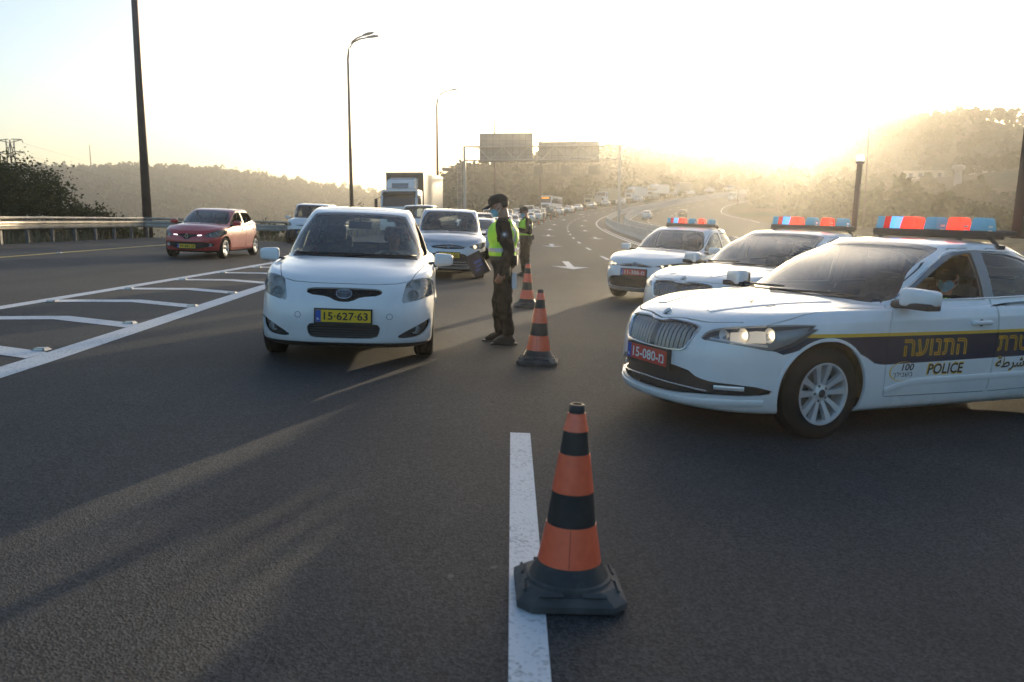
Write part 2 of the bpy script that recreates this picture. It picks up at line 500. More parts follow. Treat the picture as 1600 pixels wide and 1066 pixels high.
def land_z(X, Y):
    X = np.asarray(X, float); Y = np.asarray(Y, float)
    A = np.arctan2(X, Y); D = np.hypot(X, Y)
    Hf = np.interp(A, _FR[:, 0], _FR[:, 1]); Df = np.interp(A, _FR[:, 0], _FR[:, 2])
    Hn = np.interp(A, _NR[:, 0], _NR[:, 1]); Dn = np.interp(A, _NR[:, 0], _NR[:, 2])
    zf = -42 + (Hf + 42) * _sst((D - 260) / (Df - 260)) - np.clip(D - Df, 0, None) * 0.12
    r0 = np.interp(A, [-0.2, -0.05, 0.05, 0.2, 0.5], [150, 160, 170, 190, 110])
    zn = -42 + (Hn + 42) * _sst(0.5 * np.clip((D - r0) / (Dn - r0), 0, 2) + 0.5 * np.clip((D - r0) / (Dn - r0), 0, 1) ** 0.8 * 1.0) - np.clip(D - Dn, 0, None) * 0.15
    zn = np.where(A < -0.19, -60, zn)
    hill = np.maximum(zf, zn) + _wob(X, Y, 23) * 0.8 * np.clip((D - 120) / 200, 0, 1)
    s, n = road_coords(X.ravel(), Y.ravel()); s = s.reshape(X.shape); n = n.reshape(X.shape)
    sc = np.clip(s, -30, 480)
    rz = _rise_v(sc) - _fall_v(sc) * np.clip(n, -18, 26)
    le = _le_v(sc); fr = _fr_v(sc)
    qL = le - n; qR = n - fr
    q = np.maximum(qL, qR)
    # a mound beside the guard rail on the left (cut slope with bushes), then the ground drops into the valley
    mound = 3.6 * np.exp(-((X + 31) / 8.5) ** 2 - ((Y - 38) / 11.0) ** 2)
    side = np.where(qL > 0, rz - 0.12 - 0.02 * qL, rz - 0.15 + 0.05 * np.clip(qR, 0, 40))
    w = _sst((q - 5) / np.where(qL > 0, 45, 70))
    z = np.where(q < 0, rz - 0.45, side * (1 - w) + hill * w)
    z = np.where(q < 0.6, np.minimum(z, rz - 0.12 - 0.33 * np.clip(1 - q / 0.6, 0, 1)), z)
    z += np.where(qL > 1.5, mound * _sst((qL - 1.5) / 5), 0)
    return z
def land_mats():
    m = bpy.data.materials.new('dry_hillside'); m.use_nodes = True
    nt = m.node_tree; b = nt.nodes['Principled BSDF']; L = nt.links.new
    tc = nt.nodes.new('ShaderNodeTexCoord')
    def ns(sc, d=6):
        n = nt.nodes.new('ShaderNodeTexNoise'); n.inputs['Scale'].default_value = sc; n.inputs['Detail'].default_value = d; L(tc.outputs['Object'], n.inputs['Vector']); return n
    n1 = ns(0.035); n2 = ns(0.6, 8)
    r = nt.nodes.new('ShaderNodeValToRGB'); e = r.color_ramp.elements
    e[0].position = 0.38; e[0].color = (0.045, 0.055, 0.025, 1); e[1].position = 0.62; e[1].color = (0.13, 0.10, 0.06, 1)
    L(n1.outputs[0], r.inputs[0])
    r2 = nt.nodes.new('ShaderNodeValToRGB'); e = r2.color_ramp.elements
    e[0].position = 0.35; e[0].color = (0.6, 0.6, 0.6, 1); e[1].position = 0.7; e[1].color = (1.35, 1.3, 1.2, 1)
    L(n2.outputs[0], r2.inputs[0])
    mx = nt.nodes.new('ShaderNodeMix'); mx.data_type = 'RGBA'; mx.blend_type = 'MULTIPLY'; mx.inputs[0].default_value = 1
    L(r.outputs[0], mx.inputs[6]); L(r2.outputs[0], mx.inputs[7]); L(mx.outputs[2], b.inputs['Base Color'])
    b.inputs['Roughness'].default_value = 0.95; b.inputs['Specular IOR Level'].default_value = 0.1
    bp = nt.nodes.new('ShaderNodeBump'); bp.inputs['Strength'].default_value = 0.8; bp.inputs['Distance'].default_value = 0.15
    L(n2.outputs[0], bp.inputs['Height']); L(bp.outputs[0], b.inputs['Normal'])
    return m
M_LAND = land_mats()
def build_land():
    # ring-and-spoke grid so that near ground is fine and far ground coarse; closes round behind the camera
    az = np.concatenate([np.linspace(-math.pi, -0.85, 30)[:-1], np.linspace(-0.85, 0.85, 171), np.linspace(0.85, math.pi, 30)[1:]])
    rr = np.concatenate([[3], np.geomspace(8, 1120, 95)])
    A, D = np.meshgrid(az, rr, indexing='ij')
    X = D * np.sin(A); Y = D * np.cos(A)
    Z = land_z(X, Y)
    V = np.stack([X, Y, Z], -1).reshape(-1, 3)
    na, nr = A.shape
    I = np.arange(na * nr).reshape(na, nr)
    Fq = np.stack([I[:-1, :-1], I[1:, :-1], I[1:, 1:], I[:-1, 1:]], -1).reshape(-1, 4)[:, ::-1]
    o = np_mesh('terrain', V, Fq, M_LAND, smooth=True)
    tag(o, 'dry hillsides and valley floor around the highway', kind='structure')
build_land()

# ------------------------------------------------------------------ foliage
def leaf_mat(name, c0, c1, trans=0.25):
    m = bpy.data.materials.new(name); m.use_nodes = True
    nt = m.node_tree; nt.nodes.clear(); L = nt.links.new
    o = nt.nodes.new('ShaderNodeOutputMaterial')
    tc = nt.nodes.new('ShaderNodeTexCoord'); n = nt.nodes.new('ShaderNodeTexNoise'); n.inputs['Scale'].default_value = 1.7; n.inputs['Detail'].default_value = 4
    L(tc.outputs['Object'], n.inputs['Vector'])
    r = nt.nodes.new('ShaderNodeValToRGB'); e = r.color_ramp.elements
    e[0].position = 0.35; e[0].color = (*c0, 1); e[1].position = 0.68; e[1].color = (*c1, 1); L(n.outputs[0], r.inputs[0])
    d = nt.nodes.new('ShaderNodeBsdfDiffuse'); t = nt.nodes.new('ShaderNodeBsdfTranslucent')
    L(r.outputs[0], d.inputs[0]); L(r.outputs[0], t.inputs[0])
    mx = nt.nodes.new('ShaderNodeMixShader'); mx.inputs[0].default_value = trans
    L(d.outputs[0], mx.inputs[1]); L(t.outputs[0], mx.inputs[2]); L(mx.outputs[0], o.inputs[0])
    return m
M_LEAF = leaf_mat('bush_leaves', (0.022, 0.032, 0.012), (0.075, 0.095, 0.035))
M_LEAF2 = leaf_mat('olive_leaves', (0.035, 0.045, 0.018), (0.11, 0.12, 0.045))
M_PINE = leaf_mat('pine_needles', (0.018, 0.03, 0.014), (0.05, 0.07, 0.03), 0.15)
M_BARK = mat('bark', (0.07, 0.05, 0.035), 0.95, noise=(14, 0.4), bump=(30, 0.6, 0.02))

def leaf_quads(C, size, rng, up=0.35, asp=0.55):
    """C (n,3) leaf centres -> quads with random tilt"""
    n = len(C)
    nrm = rng.normal(size=(n, 3)); nrm[:, 2] = np.abs(nrm[:, 2]) + up; nrm /= np.linalg.norm(nrm, axis=1, keepdims=True)
    t = rng.normal(size=(n, 3)); t -= nrm * (t * nrm).sum(1, keepdims=True); t /= np.linalg.norm(t, axis=1, keepdims=True)
    b = np.cross(nrm, t)
    sz = size * rng.uniform(0.6, 1.35, size=(n, 1))
    a = t * sz * 0.5; c = b * sz * 0.5 * asp
    V = np.stack([C - a, C - a * 0.1 - c, C + a, C - a * 0.1 + c], 1).reshape(-1, 3)
    F_ = np.arange(4 * n).reshape(n, 4)
    return V, F_
def clumps(rng, n_cl, per, rad, spread, low=0.0):
    """leaf centres gathered in clumps spread through an ellipsoid shell"""
    u = rng.normal(size=(n_cl, 3)); u /= np.linalg.norm(u, axis=1, keepdims=True)
    u[:, 2] = np.where(u[:, 2] < -0.35, -u[:, 2] * 0.6, u[:, 2])
    rr = rng.uniform(0.45, 1.0, size=(n_cl, 1)) ** 0.6
    cc = u * rr * np.asarray(rad)
    P = cc[:, None, :] + rng.normal(size=(n_cl, per, 3)) * np.asarray(spread)
    return P.reshape(-1, 3)
def shrub(name, x, y, rx, rz, label, group, m=M_LEAF, nl=2600, leaf=0.15, seed=0, cat='bush'):
    rng = np.random.default_rng(seed + 100)
    z = float(land_z(np.array([x]), np.array([y]))[0])
    root = empty(name, (x, y, z - 0.05)); tag(root, label, cat, group)
    ncl = max(18, nl // 42)
    C = clumps(rng, ncl, 42, (rx, rx, rz * 0.55), (0.16 * rx, 0.16 * rx, 0.12 * rz)) + np.array([0, 0, rz * 0.5])
    tips = rng.normal(size=(ncl // 2, 3)) * np.array([rx * 0.6, rx * 0.6, 0]) + np.array([0, 0, rz * 0.95])
    C2 = (tips[:, None, :] + rng.normal(size=(len(tips), 9, 3)) * np.array([0.1, 0.1, 0.28]))
    C2[:, :, 2] -= (tips[:, 0:1] ** 2 + tips[:, 1:2] ** 2) / (rx * rx) * rz * 0.32
    C = np.concatenate([C, C2.reshape(-1, 3)]); C = C[C[:, 2] > 0.02]
    V, Fq = leaf_quads(C, leaf, rng)
    np_mesh('foliage', V, Fq, m, root)
    mb = MB()
    for k in range(5):
        a = rng.uniform(0, 6.28); q = rng.uniform(0.2, 0.6)
        mb.tube([(0, 0, 0), (q * rx * 0.5 * math.cos(a), q * rx * 0.5 * math.sin(a), rz * 0.4), (q * rx * math.cos(a), q * rx * math.sin(a), rz * 0.8)], [0.05, 0.03, 0.012], 5)
    mb.build('stem', M_BARK, root)
    return root
def tree(name, x, y, h, rx, label, group, kind='broad', m=None, leaf=0.4, seed=0, nl=900):
    rng = np.random.default_rng(seed + 500)
    z = float(land_z(np.array([x]), np.array([y]))[0])
    root = empty(name, (x, y, z - 0.1), rng.uniform(0, 6)); tag(root, label, 'tree', group)
    mb = MB(); mb.tube([(0, 0, 0), (0.1, 0.05, h * 0.4), (0.05, 0, h * 0.85)], [0.035 * h, 0.024 * h, 0.006 * h], 7)
    pts = []
    if kind == 'pine':
        for k in range(26):
            t = k / 25; zz = h * (0.14 + 0.86 * t); rad = rx * (1 - t) ** 0.75 * rng.uniform(0.75, 1.2) + 0.12
            for j in range(7):
                a = rng.uniform(0, 6.28); e = Vector((rad * math.cos(a), rad * math.sin(a), zz - 0.1 * rad))
                if j < 2 and k % 3 == 0: mb.tube([(0, 0, zz), e], [0.03, 0.01], 4)
                q = rng.uniform(0.25, 1.0, size=(max(3, nl // 180), 1))
                pts.append(np.array([[0, 0, zz]]) * (1 - q) + np.array([list(e)]) * q + rng.normal(size=(len(q), 3)) * 0.16)
        C = np.concatenate(pts)
    else:
        cents = []
        for k in range(9):
            a = rng.uniform(0, 6.28); q = rng.uniform(0.3, 0.95); zz = h * rng.uniform(0.5, 0.95)
            e = Vector((rx * q * math.cos(a), rx * q * math.sin(a), zz)); cents.append(e)
            mb.tube([(0, 0, h * rng.uniform(0.2, 0.45)), (e.x * 0.5, e.y * 0.5, e.z * 0.8), e], [0.014 * h, 0.008 * h, 0.003 * h], 5)
        C = clumps(rng, max(24, nl // 30), 30, (rx, rx, h * 0.36), (rx * 0.13, rx * 0.13, h * 0.05)) + np.array([0, 0, h * 0.62])
    V, Fq = leaf_quads(C, leaf, rng)
    mb.build('trunk', M_BARK, root)
    np_mesh('crown', V, Fq, m or (M_PINE if kind == 'pine' else M_LEAF2), root)
    return root

# bushes on the bank behind the guard rail
BK = 'bushes on the bank behind the guard rail'
_bush = [(-24.6, 37.2, 3.0, 3.6, 'tallest dark bush at the left frame edge below the pylon'),
         (-22.6, 35.0, 2.6, 2.9, 'broad dark bush in the front of the bank at far left'),
         (-27.5, 39.5, 3.2, 4.3, 'bush on the crest of the bank under the pylon'),
         (-23.6, 40.2, 2.6, 3.4, 'rounded bush high on the bank right of the tallest one'),
         (-21.6, 38.0, 2.2, 2.6, 'dark bush at the middle of the bank slope'),
         (-20.6, 36.4, 1.7, 2.0, 'small bush low on the bank near the rail'),
         (-20.6, 40.5, 2.0, 2.7, 'bush on the falling shoulder of the bank'),
         (-19.6, 38.6, 1.5, 2.0, 'low bush two before the end of the bank'),
         (-18.9, 41.0, 1.5, 2.1, 'olive green bush at the right end of the bank by the lamp post'),
         (-18.5, 38.8, 1.1, 1.5, 'sparse low bush at the very end of the bank'),
         (-21.8, 43.5, 2.4, 3.2, 'bush behind the shoulder of the bank'),
         (-25.5, 33.2, 2.4, 2.7, 'bush nearest the camera at the left frame edge')]
for i, (x, y, rx, rz, lb) in enumerate(_bush):
    shrub('bush', x, y, rx, rz * 0.72, lb, BK, M_LEAF2 if i in (8, 9) else M_LEAF, int(1500 + 900 * rx), 0.16, i)
# dry weeds under the guard rail: one mass nobody could count
def weeds():
    rng = np.random.default_rng(5); P = []
    for k in range(5200):
        s = rng.uniform(14, 130); n = left_edge(s) - 0.9 - abs(rng.normal()) * 1.3
        p = road_pt(s, n); P.append((p.x, p.y, 0))
    P = np.array(P); P[:, 2] = land_z(P[:, 0], P[:, 1])
    h = rng.uniform(0.15, 0.6, size=len(P)); a = rng.uniform(0, 6.28, len(P)); w = 0.035
    T = P + np.stack([rng.normal(size=len(P)) * 0.15, rng.normal(size=len(P)) * 0.15, h], -1)
    d = np.stack([np.cos(a) * w, np.sin(a) * w, 0 * a], -1)
    V = np.stack([P - d, P + d, T], 1).reshape(-1, 3)
    o = np_mesh('dry_weeds', V, np.arange(3 * len(P)).reshape(-1, 3), mat('straw', (0.20, 0.15, 0.07), 0.9))
    tag(o, 'dry yellow weeds along the foot of the guard rail', kind='stuff')
weeds()

# far woods: thousands of crowns that read as one mass on each hillside
def wood(name, label, a_px, d_rng, n, h_rng, seed, m, keep, leafk=0.30, per=60):
    rng = np.random.default_rng(seed)
    a0 = _azel(a_px[0], 300)[0]; a1 = _azel(a_px[1], 300)[0]
    A = rng.uniform(a0, a1, n); D = rng.uniform(d_rng[0], d_rng[1], n)
    X = D * np.sin(A); Y = D * np.cos(A); Z = land_z(X, Y)
    ok = keep(A, D, X, Y, Z, rng); X, Y, Z = X[ok], Y[ok], Z[ok]
    H = rng.uniform(h_rng[0], h_rng[1], len(X)) * (0.75 + 0.5 * rng.random(len(X)) ** 3)
    k = per
    u = rng.normal(size=(len(X), k, 3)); u /= np.linalg.norm(u, axis=2, keepdims=True); u *= rng.uniform(0.35, 1, size=(len(X), k, 1)) ** 0.5
    asp = rng.uniform(0.28, 0.55, size=(len(X), 1))
    taper = 1 - 0.45 * (u[:, :, 2] * 0.5 + 0.5)
    C = np.stack([X[:, None] + u[:, :, 0] * H[:, None] * asp * taper, Y[:, None] + u[:, :, 1] * H[:, None] * asp * taper, Z[:, None] + H[:, None] * (0.52 + 0.48 * u[:, :, 2])], -1)
    V, Fq = leaf_quads(C.reshape(-1, 3), float(np.mean(h_rng)) * leafk, rng, 0.3, 0.75)
    o = np_mesh(name, V, Fq, m); tag(o, label, kind='stuff')
def _kf(A, D, X, Y, Z, rng):
    dr = np.interp(A, _FR[:, 0], _FR[:, 2]); return (D > dr * 0.62) & (D < dr * 1.03) & (rng.random(len(A)) < np.clip(0.25 + (D / dr - 0.55) * 2, 0, 1))
def _kn(A, D, X, Y, Z, rng):
    dr = np.interp(A, _NR[:, 0], _NR[:, 2]); s, n_ = road_coords(X, Y)
    clear = (n_ < _le_v(np.clip(s, -30, 480)) - 9) | (n_ > _fr_v(np.clip(s, -30, 480)) + 6)
    patch = _wob(X, Y, 31, 2.0) > -0.55
    return clear & (D < dr * 1.03) & (patch | (D > dr * 0.93))
wood('far_wood', 'hazy pine wood covering the far hill across the valley', (-350, 700), (400, 735), 5200, (4, 8), 3, M_PINE, _kf)
wood('hill_wood', 'dense wood on the hillside behind the gantry and the queue', (676, 1260), (200, 540), 3400, (5, 9), 4, M_PINE, _kn)
wood('hill_wood', 'sunlit wood on the hill at the right under the sun', (1230, 1900), (120, 520), 2600, (4, 7.5), 5, M_LEAF2, _kn)
# trees one can tell apart
TG = 'conifers at the edge of the wood beyond the truck'
for i, (px, d, h, rx, lb) in enumerate([(700, 190, 9.5, 2.4, 'tallest pointed conifer right behind the truck box'), (716, 196, 11.0, 2.6, 'pointed conifer just left of the gantry ladder'), (690, 205, 8.0, 2.2, 'short conifer touching the truck box edge'), (727, 186, 8.5, 2.4, 'conifer directly behind the gantry ladder')]):
    a = _azel(px, 300)[0]; tree('conifer', d * math.sin(a), d * math.cos(a), h, rx, lb, TG, 'pine', None, 0.55, i, 900)
VG = 'trees on the verge beyond the far carriageway'
for i, (px, d, h, rx, lb) in enumerate([(1180, 212, 6.5, 4.5, 'hazy tree at the tip of the verge behind the police car roof lights'), (1215, 200, 8, 5.5, 'wide hazy tree under the setting sun'), (1262, 188, 9, 6, 'rounded tree left of the light mast'), (1300, 176, 9.5, 6.2, 'largest rounded tree behind the light mast'), (1345, 168, 7.5, 5, 'tree just right of the light mast'), (1395, 150, 5.6, 4, 'low tree between the two tree groups'),
                                   (1478, 132, 6.6, 4, 'green tree left of the tall mast, second from right'), (1520, 126, 7.2, 4.4, 'bright green tree beside the tall mast'), (1565, 120, 6.4, 4.2, 'tree behind the tall mast at right edge'), (1610, 118, 7, 4.5, 'tree cut by the right frame edge')]):
    a = _azel(px, 300)[0]; tree('broadleaf_tree', d * math.sin(a), d * math.cos(a), h, rx, lb, VG, 'broad', None, 0.5, 20 + i, 1700)
# a few plants growing just over the guard rail
for i, (px, d, r_, z_, lb) in enumerate([(560, 74, 0.75, 1.9, 'small spiky shrub beside the second lamp post'), (452, 60, 0.5, 0.9, 'little shrub behind the rail left of the white van'), (418, 55, 0.5, 0.8, 'little shrub behind the rail right of the red car')]):
    a = _azel(px, 330)[0]; shrub('roadside_shrub', d * math.sin(a), d * math.cos(a), r_, z_, lb, 'small shrubs behind the rail', M_LEAF2, 420, 0.22, 60 + i)
# ------------------------------------------------------------------ guard rail
def guard_rail():
    root = empty('guard_rail', road_pt(6, left_edge(6))); o0 = Vector(root.location)
    tag(root, 'long galvanised guard rail on steel posts along the left shoulder', 'guard rail')
    m_rail = mat('weathered_rail', (0.36, 0.335, 0.29), 0.5, 0.45, noise=(2.5, 0.3))
    prof = [(0.0, 0.42), (0.05, 0.45), (0.06, 0.50), (0.0, 0.545), (0.0, 0.585), (0.06, 0.63), (0.05, 0.68), (0.0, 0.71)]
    def beam(s0, s1, z0, sc):
        V = []; F = []; k = len(prof); ss = np.linspace(s0, s1, 3)
        for s in ss:
            for q, z in prof: V.append(road_pt(s, left_edge(s) + 0.12 + q, z0 + z * sc) - o0)
            for q, z in reversed(prof): V.append(road_pt(s, left_edge(s) + 0.115 + q - 0.006, z0 + z * sc) - o0)
        kk = 2 * k
        for a in range(2):
            for b in range(kk): F.append((a * kk + b, a * kk + (b + 1) % kk, (a + 1) * kk + (b + 1) % kk, (a + 1) * kk + b))
        F.append(tuple(range(kk))); F.append(tuple(2 * kk + i for i in reversed(range(kk))))
        return mesh_from('rail_beam', V, F, m_rail, root)
    s = 6.0
    while s < 150:
        e = s + 4.0
        beam(s, e + 0.12, 0.06, 1.0)
        V = []   # upper box rail
        mb = MB(); mb.tube([road_pt(s, left_edge(s) + 0.1, 0.86) - o0, road_pt(e, left_edge(e) + 0.1, 0.86) - o0], 0.055, 6); mb.build('top_rail', m_rail, root)
        s = e
    post = MB(); post.box((0, 0, 0.3), (0.09, 0.13, 1.1)); pm = post.build('post', M_POSTST, root); pm.location = road_pt(6, left_edge(6) - 0.02) - o0
    s = 7.6
    while s < 140:
        c = pm.copy(); COL.objects.link(c); c.location = road_pt(s, left_edge(s) - 0.02) - o0; c.rotation_euler = (0, 0, -road_th(s)); s += 1.55
guard_rail()

# ------------------------------------------------------------------ lamp posts
M_POLE = mat('lamp_pole_steel', (0.10, 0.075, 0.07), 0.5, 0.4, noise=(2, 0.2))
M_HEAD = mat('lamp_head_grey', (0.25, 0.25, 0.25), 0.4, 0.3)
M_LENS = mat('lamp_lens', (0.6, 0.6, 0.58), 0.2)
def lamp_post(loc, h, label, heads, rz, r0=0.15, curved=True):
    """heads: list of arm bearings"""
    root = empty('lamp_post', loc, rz); tag(root, label, 'lamp post', 'lamp posts of the highway')
    mb = MB(); mb.tube([(0, 0, -0.4), (0, 0, h * 0.5), (0, 0, h - 1.6)], [r0, r0 * 0.72, r0 * 0.5], 12); mb.build('pole', M_POLE, root, True)
    b = MB(); b.box((0, 0, 0.03), (0.5, 0.5, 0.06)); b.box((0, 0, 0.1), (0.36, 0.36, 0.1), taper=0.9); b.build('base_plate', M_POLE, root)
    for a in heads:
        c, s = math.cos(a), math.sin(a)
        pts = [(q * c, q * s, z) for q, z in ((0, h - 1.6), (0.12, h - 0.9), (0.45, h - 0.35), (0.95, h - 0.1), (1.5, h))]
        mb = MB(); mb.tube(pts, [r0 * 0.5, r0 * 0.45, r0 * 0.4, r0 * 0.36, r0 * 0.33], 8); mb.build('arm', M_POLE, root, True)
        rot = Matrix.Rotation(a, 3, 'Z') @ Matrix.Rotation(R(-8), 3, 'Y')
        hd = MB()
        for (x0, w, t) in ((0.0, 0.16, 0.08), ):
            V = []
            for x, w_, t_ in ((-0.1, 0.10, 0.05), (0.1, 0.24, 0.11), (0.55, 0.32, 0.13), (0.95, 0.22, 0.07)):
                for y, z in ((-w_ / 2, -0.02), (w_ / 2, -0.02), (w_ / 2 * 0.7, t_), (-w_ / 2 * 0.7, t_)): V.append(rot @ Vector((x, y, z)) + Vector(pts[-1]))
            F = []
            for i in range(3):
                for k in range(4): F.append((i * 4 + k, i * 4 + (k + 1) % 4, i * 4 + 4 + (k + 1) % 4, i * 4 + 4 + k))
            F += [(3, 2, 1, 0), (12, 13, 14, 15)]
            hd.add(V, F)
        ho = hd.build('lamp_head', M_HEAD, root)
        ln = MB(); ln.box(rot @ Vector((0.45, 0, -0.03)) + Vector(pts[-1]), (0.6, 0.22, 0.03), rot); ln.build('lens', M_LENS, ho)
    return root
def at_px(px, d):
    a = _azel(px, 300)[0]; x, y = d * math.sin(a), d * math.cos(a); return x, y
def lz(x, y): return float(land_z(np.array([x]), np.array([y]))[0])
x, y = at_px(228, 42.5); lamp_post((x, y, lz(x, y)), 17.5, 'thick dark lamp post rising past the top of the picture at left', [0.0], R(-5), 0.21)
x, y = at_px(549, 70); lamp_post((x, y, lz(x, y)), 15.0, 'tall lamp post behind the white hatchback with two lamp heads', [R(8), R(-22)], R(-4), 0.17)
x, y = at_px(684, 100); lamp_post((x, y, lz(x, y)), 15.1, 'lamp post rising behind the truck box', [0.0], R(-8), 0.21)
x, y = at_px(773, 131); lamp_post((x, y, lz(x, y)), 16.4, 'lamp post seen through the gantry below the left sign', [0.1], R(-12), 0.2)
x, y = at_px(844, 160); lamp_post((x, y, lz(x, y)), 16.4, 'lamp post behind the gap between the two gantry signs', [0.1], R(-16), 0.2)
x, y = at_px(912, 190); lamp_post((x, y, lz(x, y)), 15.0, 'lamp post behind the right gantry sign', [0.1], R(-25), 0.15)
for px, d, h, lb in ((1153, 215, 13.5, 'thin hazy pole at the verge tip, left of a pair'), (1171, 222, 14.5, 'thin hazy pole at the verge tip, right of a pair'), (1222, 250, 12.5, 'thin hazy pole directly under the sun'), (1352, 118, 17.8, 'thin tall lamp post right of the sun above the light mast')):
    x, y = at_px(px, d); lamp_post((x, y, lz(x, y)), h, lb, [math.pi], R(20), 0.12)

# ------------------------------------------------------------------ sign gantry seen from behind
def gantry():
    S = 118.0; L0 = road_pt(S, -10.6); R0 = road_pt(S, 10.45)
    root = empty('sign_gantry', L0); tag(root, 'steel truss gantry spanning the carriageway, its signs seen from behind', 'gantry')
    ax = (R0 - L0); ax.z = 0; W = ax.length; ax.normalize(); fw = Vector((-ax.y, ax.x, 0))
    G = M_GALV
    zt = road_pt(S, 0).z + 0.2 - L0.z
    topz = zt + 10.1; botz = zt + 8.3
    P = lambda u, z, f=0.0: ax * u + fw * f + Vector((0, 0, z))
    for u, nm in ((0.0, 'gantry_post'), (W, 'gantry_post')):
        mb = MB(); zb = -0.5 if u == 0 else (R0.z - L0.z) - 0.3
        mb.box(P(u, (zb + topz) / 2), (0.34, 0.34, topz - zb), Matrix.Rotation(math.atan2(ax.y, ax.x), 3, 'Z')); mb.build(nm, G, root)
    for z, f in ((topz, -0.55), (topz, 0.55), (botz, -0.55), (botz, 0.55)):
        mb = MB(); mb.tube([P(-0.1, z, f), P(W + 0.1, z, f)], 0.075, 6); mb.build('chord', G, root)
    k = 12
    for i in range(k):
        u0, u1 = W * i / k, W * (i + 1) / k
        for f in (-0.55, 0.55):
            a, b = (botz, topz) if i % 2 == 0 else (topz, botz)
            mb = MB(); mb.tube([P(u0, a, f), P(u1, b, f)], 0.045, 5); mb.build('diagonal', G, root)
        mb = MB(); mb.tube([P(u0, topz, -0.55), P(u0, topz, 0.55)], 0.04, 5); mb.tube([P(u0, botz, -0.55), P(u0, botz, 0.55)], 0.04, 5); mb.build('cross_tie', G, root)
    # maintenance walkway and ladder
    mb = MB(); mb.box(P(W * 0.5, botz - 0.12, -0.95), (W, 0.7, 0.05), Matrix.Rotation(math.atan2(ax.y, ax.x), 3, 'Z')); mb.build('walkway', G, root)
    lad = MB()
    for f in (-0.25, 0.25): lad.tube([P(-0.75 + f, 1.5), P(-0.75 + f, topz + 0.6)], 0.03, 5)
    z = 1.6
    while z < topz + 0.5: lad.tube([P(-1.0, z), P(-0.5, z)], 0.02, 4); z += 0.3
    z = 3.0
    while z < topz + 0.6:
        lad.tube([P(-0.75 + 0.35 * math.cos(t), z, -0.35 + 0.35 * math.sin(t)) for t in np.linspace(0, 2 * math.pi, 9)], 0.018, 4); z += 0.9
    lad.build('ladder', G, root)
    m_back = mat('sign_back', (0.22, 0.22, 0.215), 0.55, 0.3, noise=(0.6, 0.15))
    m_rib = mat('sign_rib', (0.10, 0.10, 0.105), 0.55, 0.4)
    def board(u0, u1, z0, z1, nx, nz):
        sg = MB(); w = (u1 - u0)
        rotz = Matrix.Rotation(math.atan2(ax.y, ax.x), 3, 'Z')
        sg.box(P((u0 + u1) / 2, (z0 + z1) / 2, 0.78), (w, 0.06, z1 - z0), rotz)
        so = sg.build('sign_board', m_back, root)
        for i in range(nx + 1):
            r_ = MB(); r_.box(P(u0 + 0.06 + (w - 0.12) * i / nx, (z0 + z1) / 2, 0.71), (0.07, 0.07, z1 - z0 - 0.02), rotz); r_.build('stiffener', m_rib, so)
        for j in range(nz + 1):
            r_ = MB(); r_.box(P((u0 + u1) / 2, z0 + 0.06 + (z1 - z0 - 0.12) * j / nz, 0.73), (w - 0.02, 0.05, 0.07), rotz); r_.build('stiffener', m_rib, so)
    pxm = W / 230.0
    board(21.5 * pxm, 101.5 * pxm, zt + 8.05, zt + 11.95, 8, 4)
    board(109.5 * pxm, 199.5 * pxm, zt + 7.95, zt + 10.75, 9, 3)
    # slim open frame below: variable message lamps
    fr = MB(); rotz = Matrix.Rotation(math.atan2(ax.y, ax.x), 3, 'Z')
    u0, u1 = 69 * pxm, 200 * pxm; z0, z1 = zt + 6.3, zt + 7.6
    for z in (z0, z1, (z0 + z1) / 2): fr.box(P((u0 + u1) / 2, z, 0.5), (u1 - u0, 0.08, 0.08), rotz)
    for i in range(14): fr.box(P(u0 + (u1 - u0) * i / 13, (z0 + z1) / 2, 0.5), (0.06, 0.07, z1 - z0), rotz)
    for u in (u0 + 1, u1 - 1, (u0 + u1) / 2): fr.box(P(u, (z1 + botz) / 2, 0.5), (0.09, 0.09, botz - z1), rotz)
    fo = fr.build('lower_frame', m_rib, root)
    for i in (4, 8, 12):
        q = MB(); q.box(P(u0 + (u1 - u0) * (i + 0.1) / 13, (z0 + z1) / 2, 0.6), (1.25, 0.16, z1 - z0 - 0.2), rotz); q.build('lamp_panel', m_rib, fo)
gantry()

# ------------------------------------------------------------------ raised road studs beside the gore lines
M_STUD = mat('stud_metal', (0.32, 0.31, 0.29), 0.35, 0.5)
M_REFL = mat('stud_reflector', (0.75, 0.72, 0.6), 0.15)
def stud(x, y, lab):
    p = on_road(x, y); o = empty('road_stud', p + Vector((0, 0, 0.003))); tag(o, lab, 'road stud', 'studs along the gore lines')
    V = [(-0.075, -0.07, 0), (0.075, -0.07, 0), (0.075, 0.07, 0), (-0.075, 0.07, 0), (-0.05, -0.04, 0.026), (0.05, -0.04, 0.026), (0.05, 0.04, 0.026), (-0.05, 0.04, 0.026)]
    mesh_from('stud_body', V, [(0, 1, 5, 4), (1, 2, 6, 5), (2, 3, 7, 6), (3, 0, 4, 7), (4, 5, 6, 7)], M_STUD, o)
    mesh_from('reflector', [(-0.045, -0.0685, 0.006), (0.045, -0.0685, 0.006), (0.04, -0.047, 0.023), (-0.04, -0.047, 0.023)], [(0, 1, 2, 3)], M_REFL, o)
_ord = ['nearest', 'second', 'third', 'fourth', 'fifth', 'sixth', 'seventh', 'eighth']
for i, (x, y) in enumerate([(-4.71, 8.44), (-4.8, 10.64), (-4.81, 12.8), (-4.92, 15.0)]): stud(x, y, f'{_ord[i]} stud along the gore line next to the white hatchback')
for i, (x, y) in enumerate([(-6.84, 12.66), (-6.76, 15.06), (-6.7, 17.4), (-6.62, 19.6), (-6.5, 21.9), (-6.42, 24.2)]): stud(x, y, f'{_ord[i]} stud along the gore line on the red car side')
stud(-13.0, 24.6, 'lone stud on the yellow edge line left of the red car')

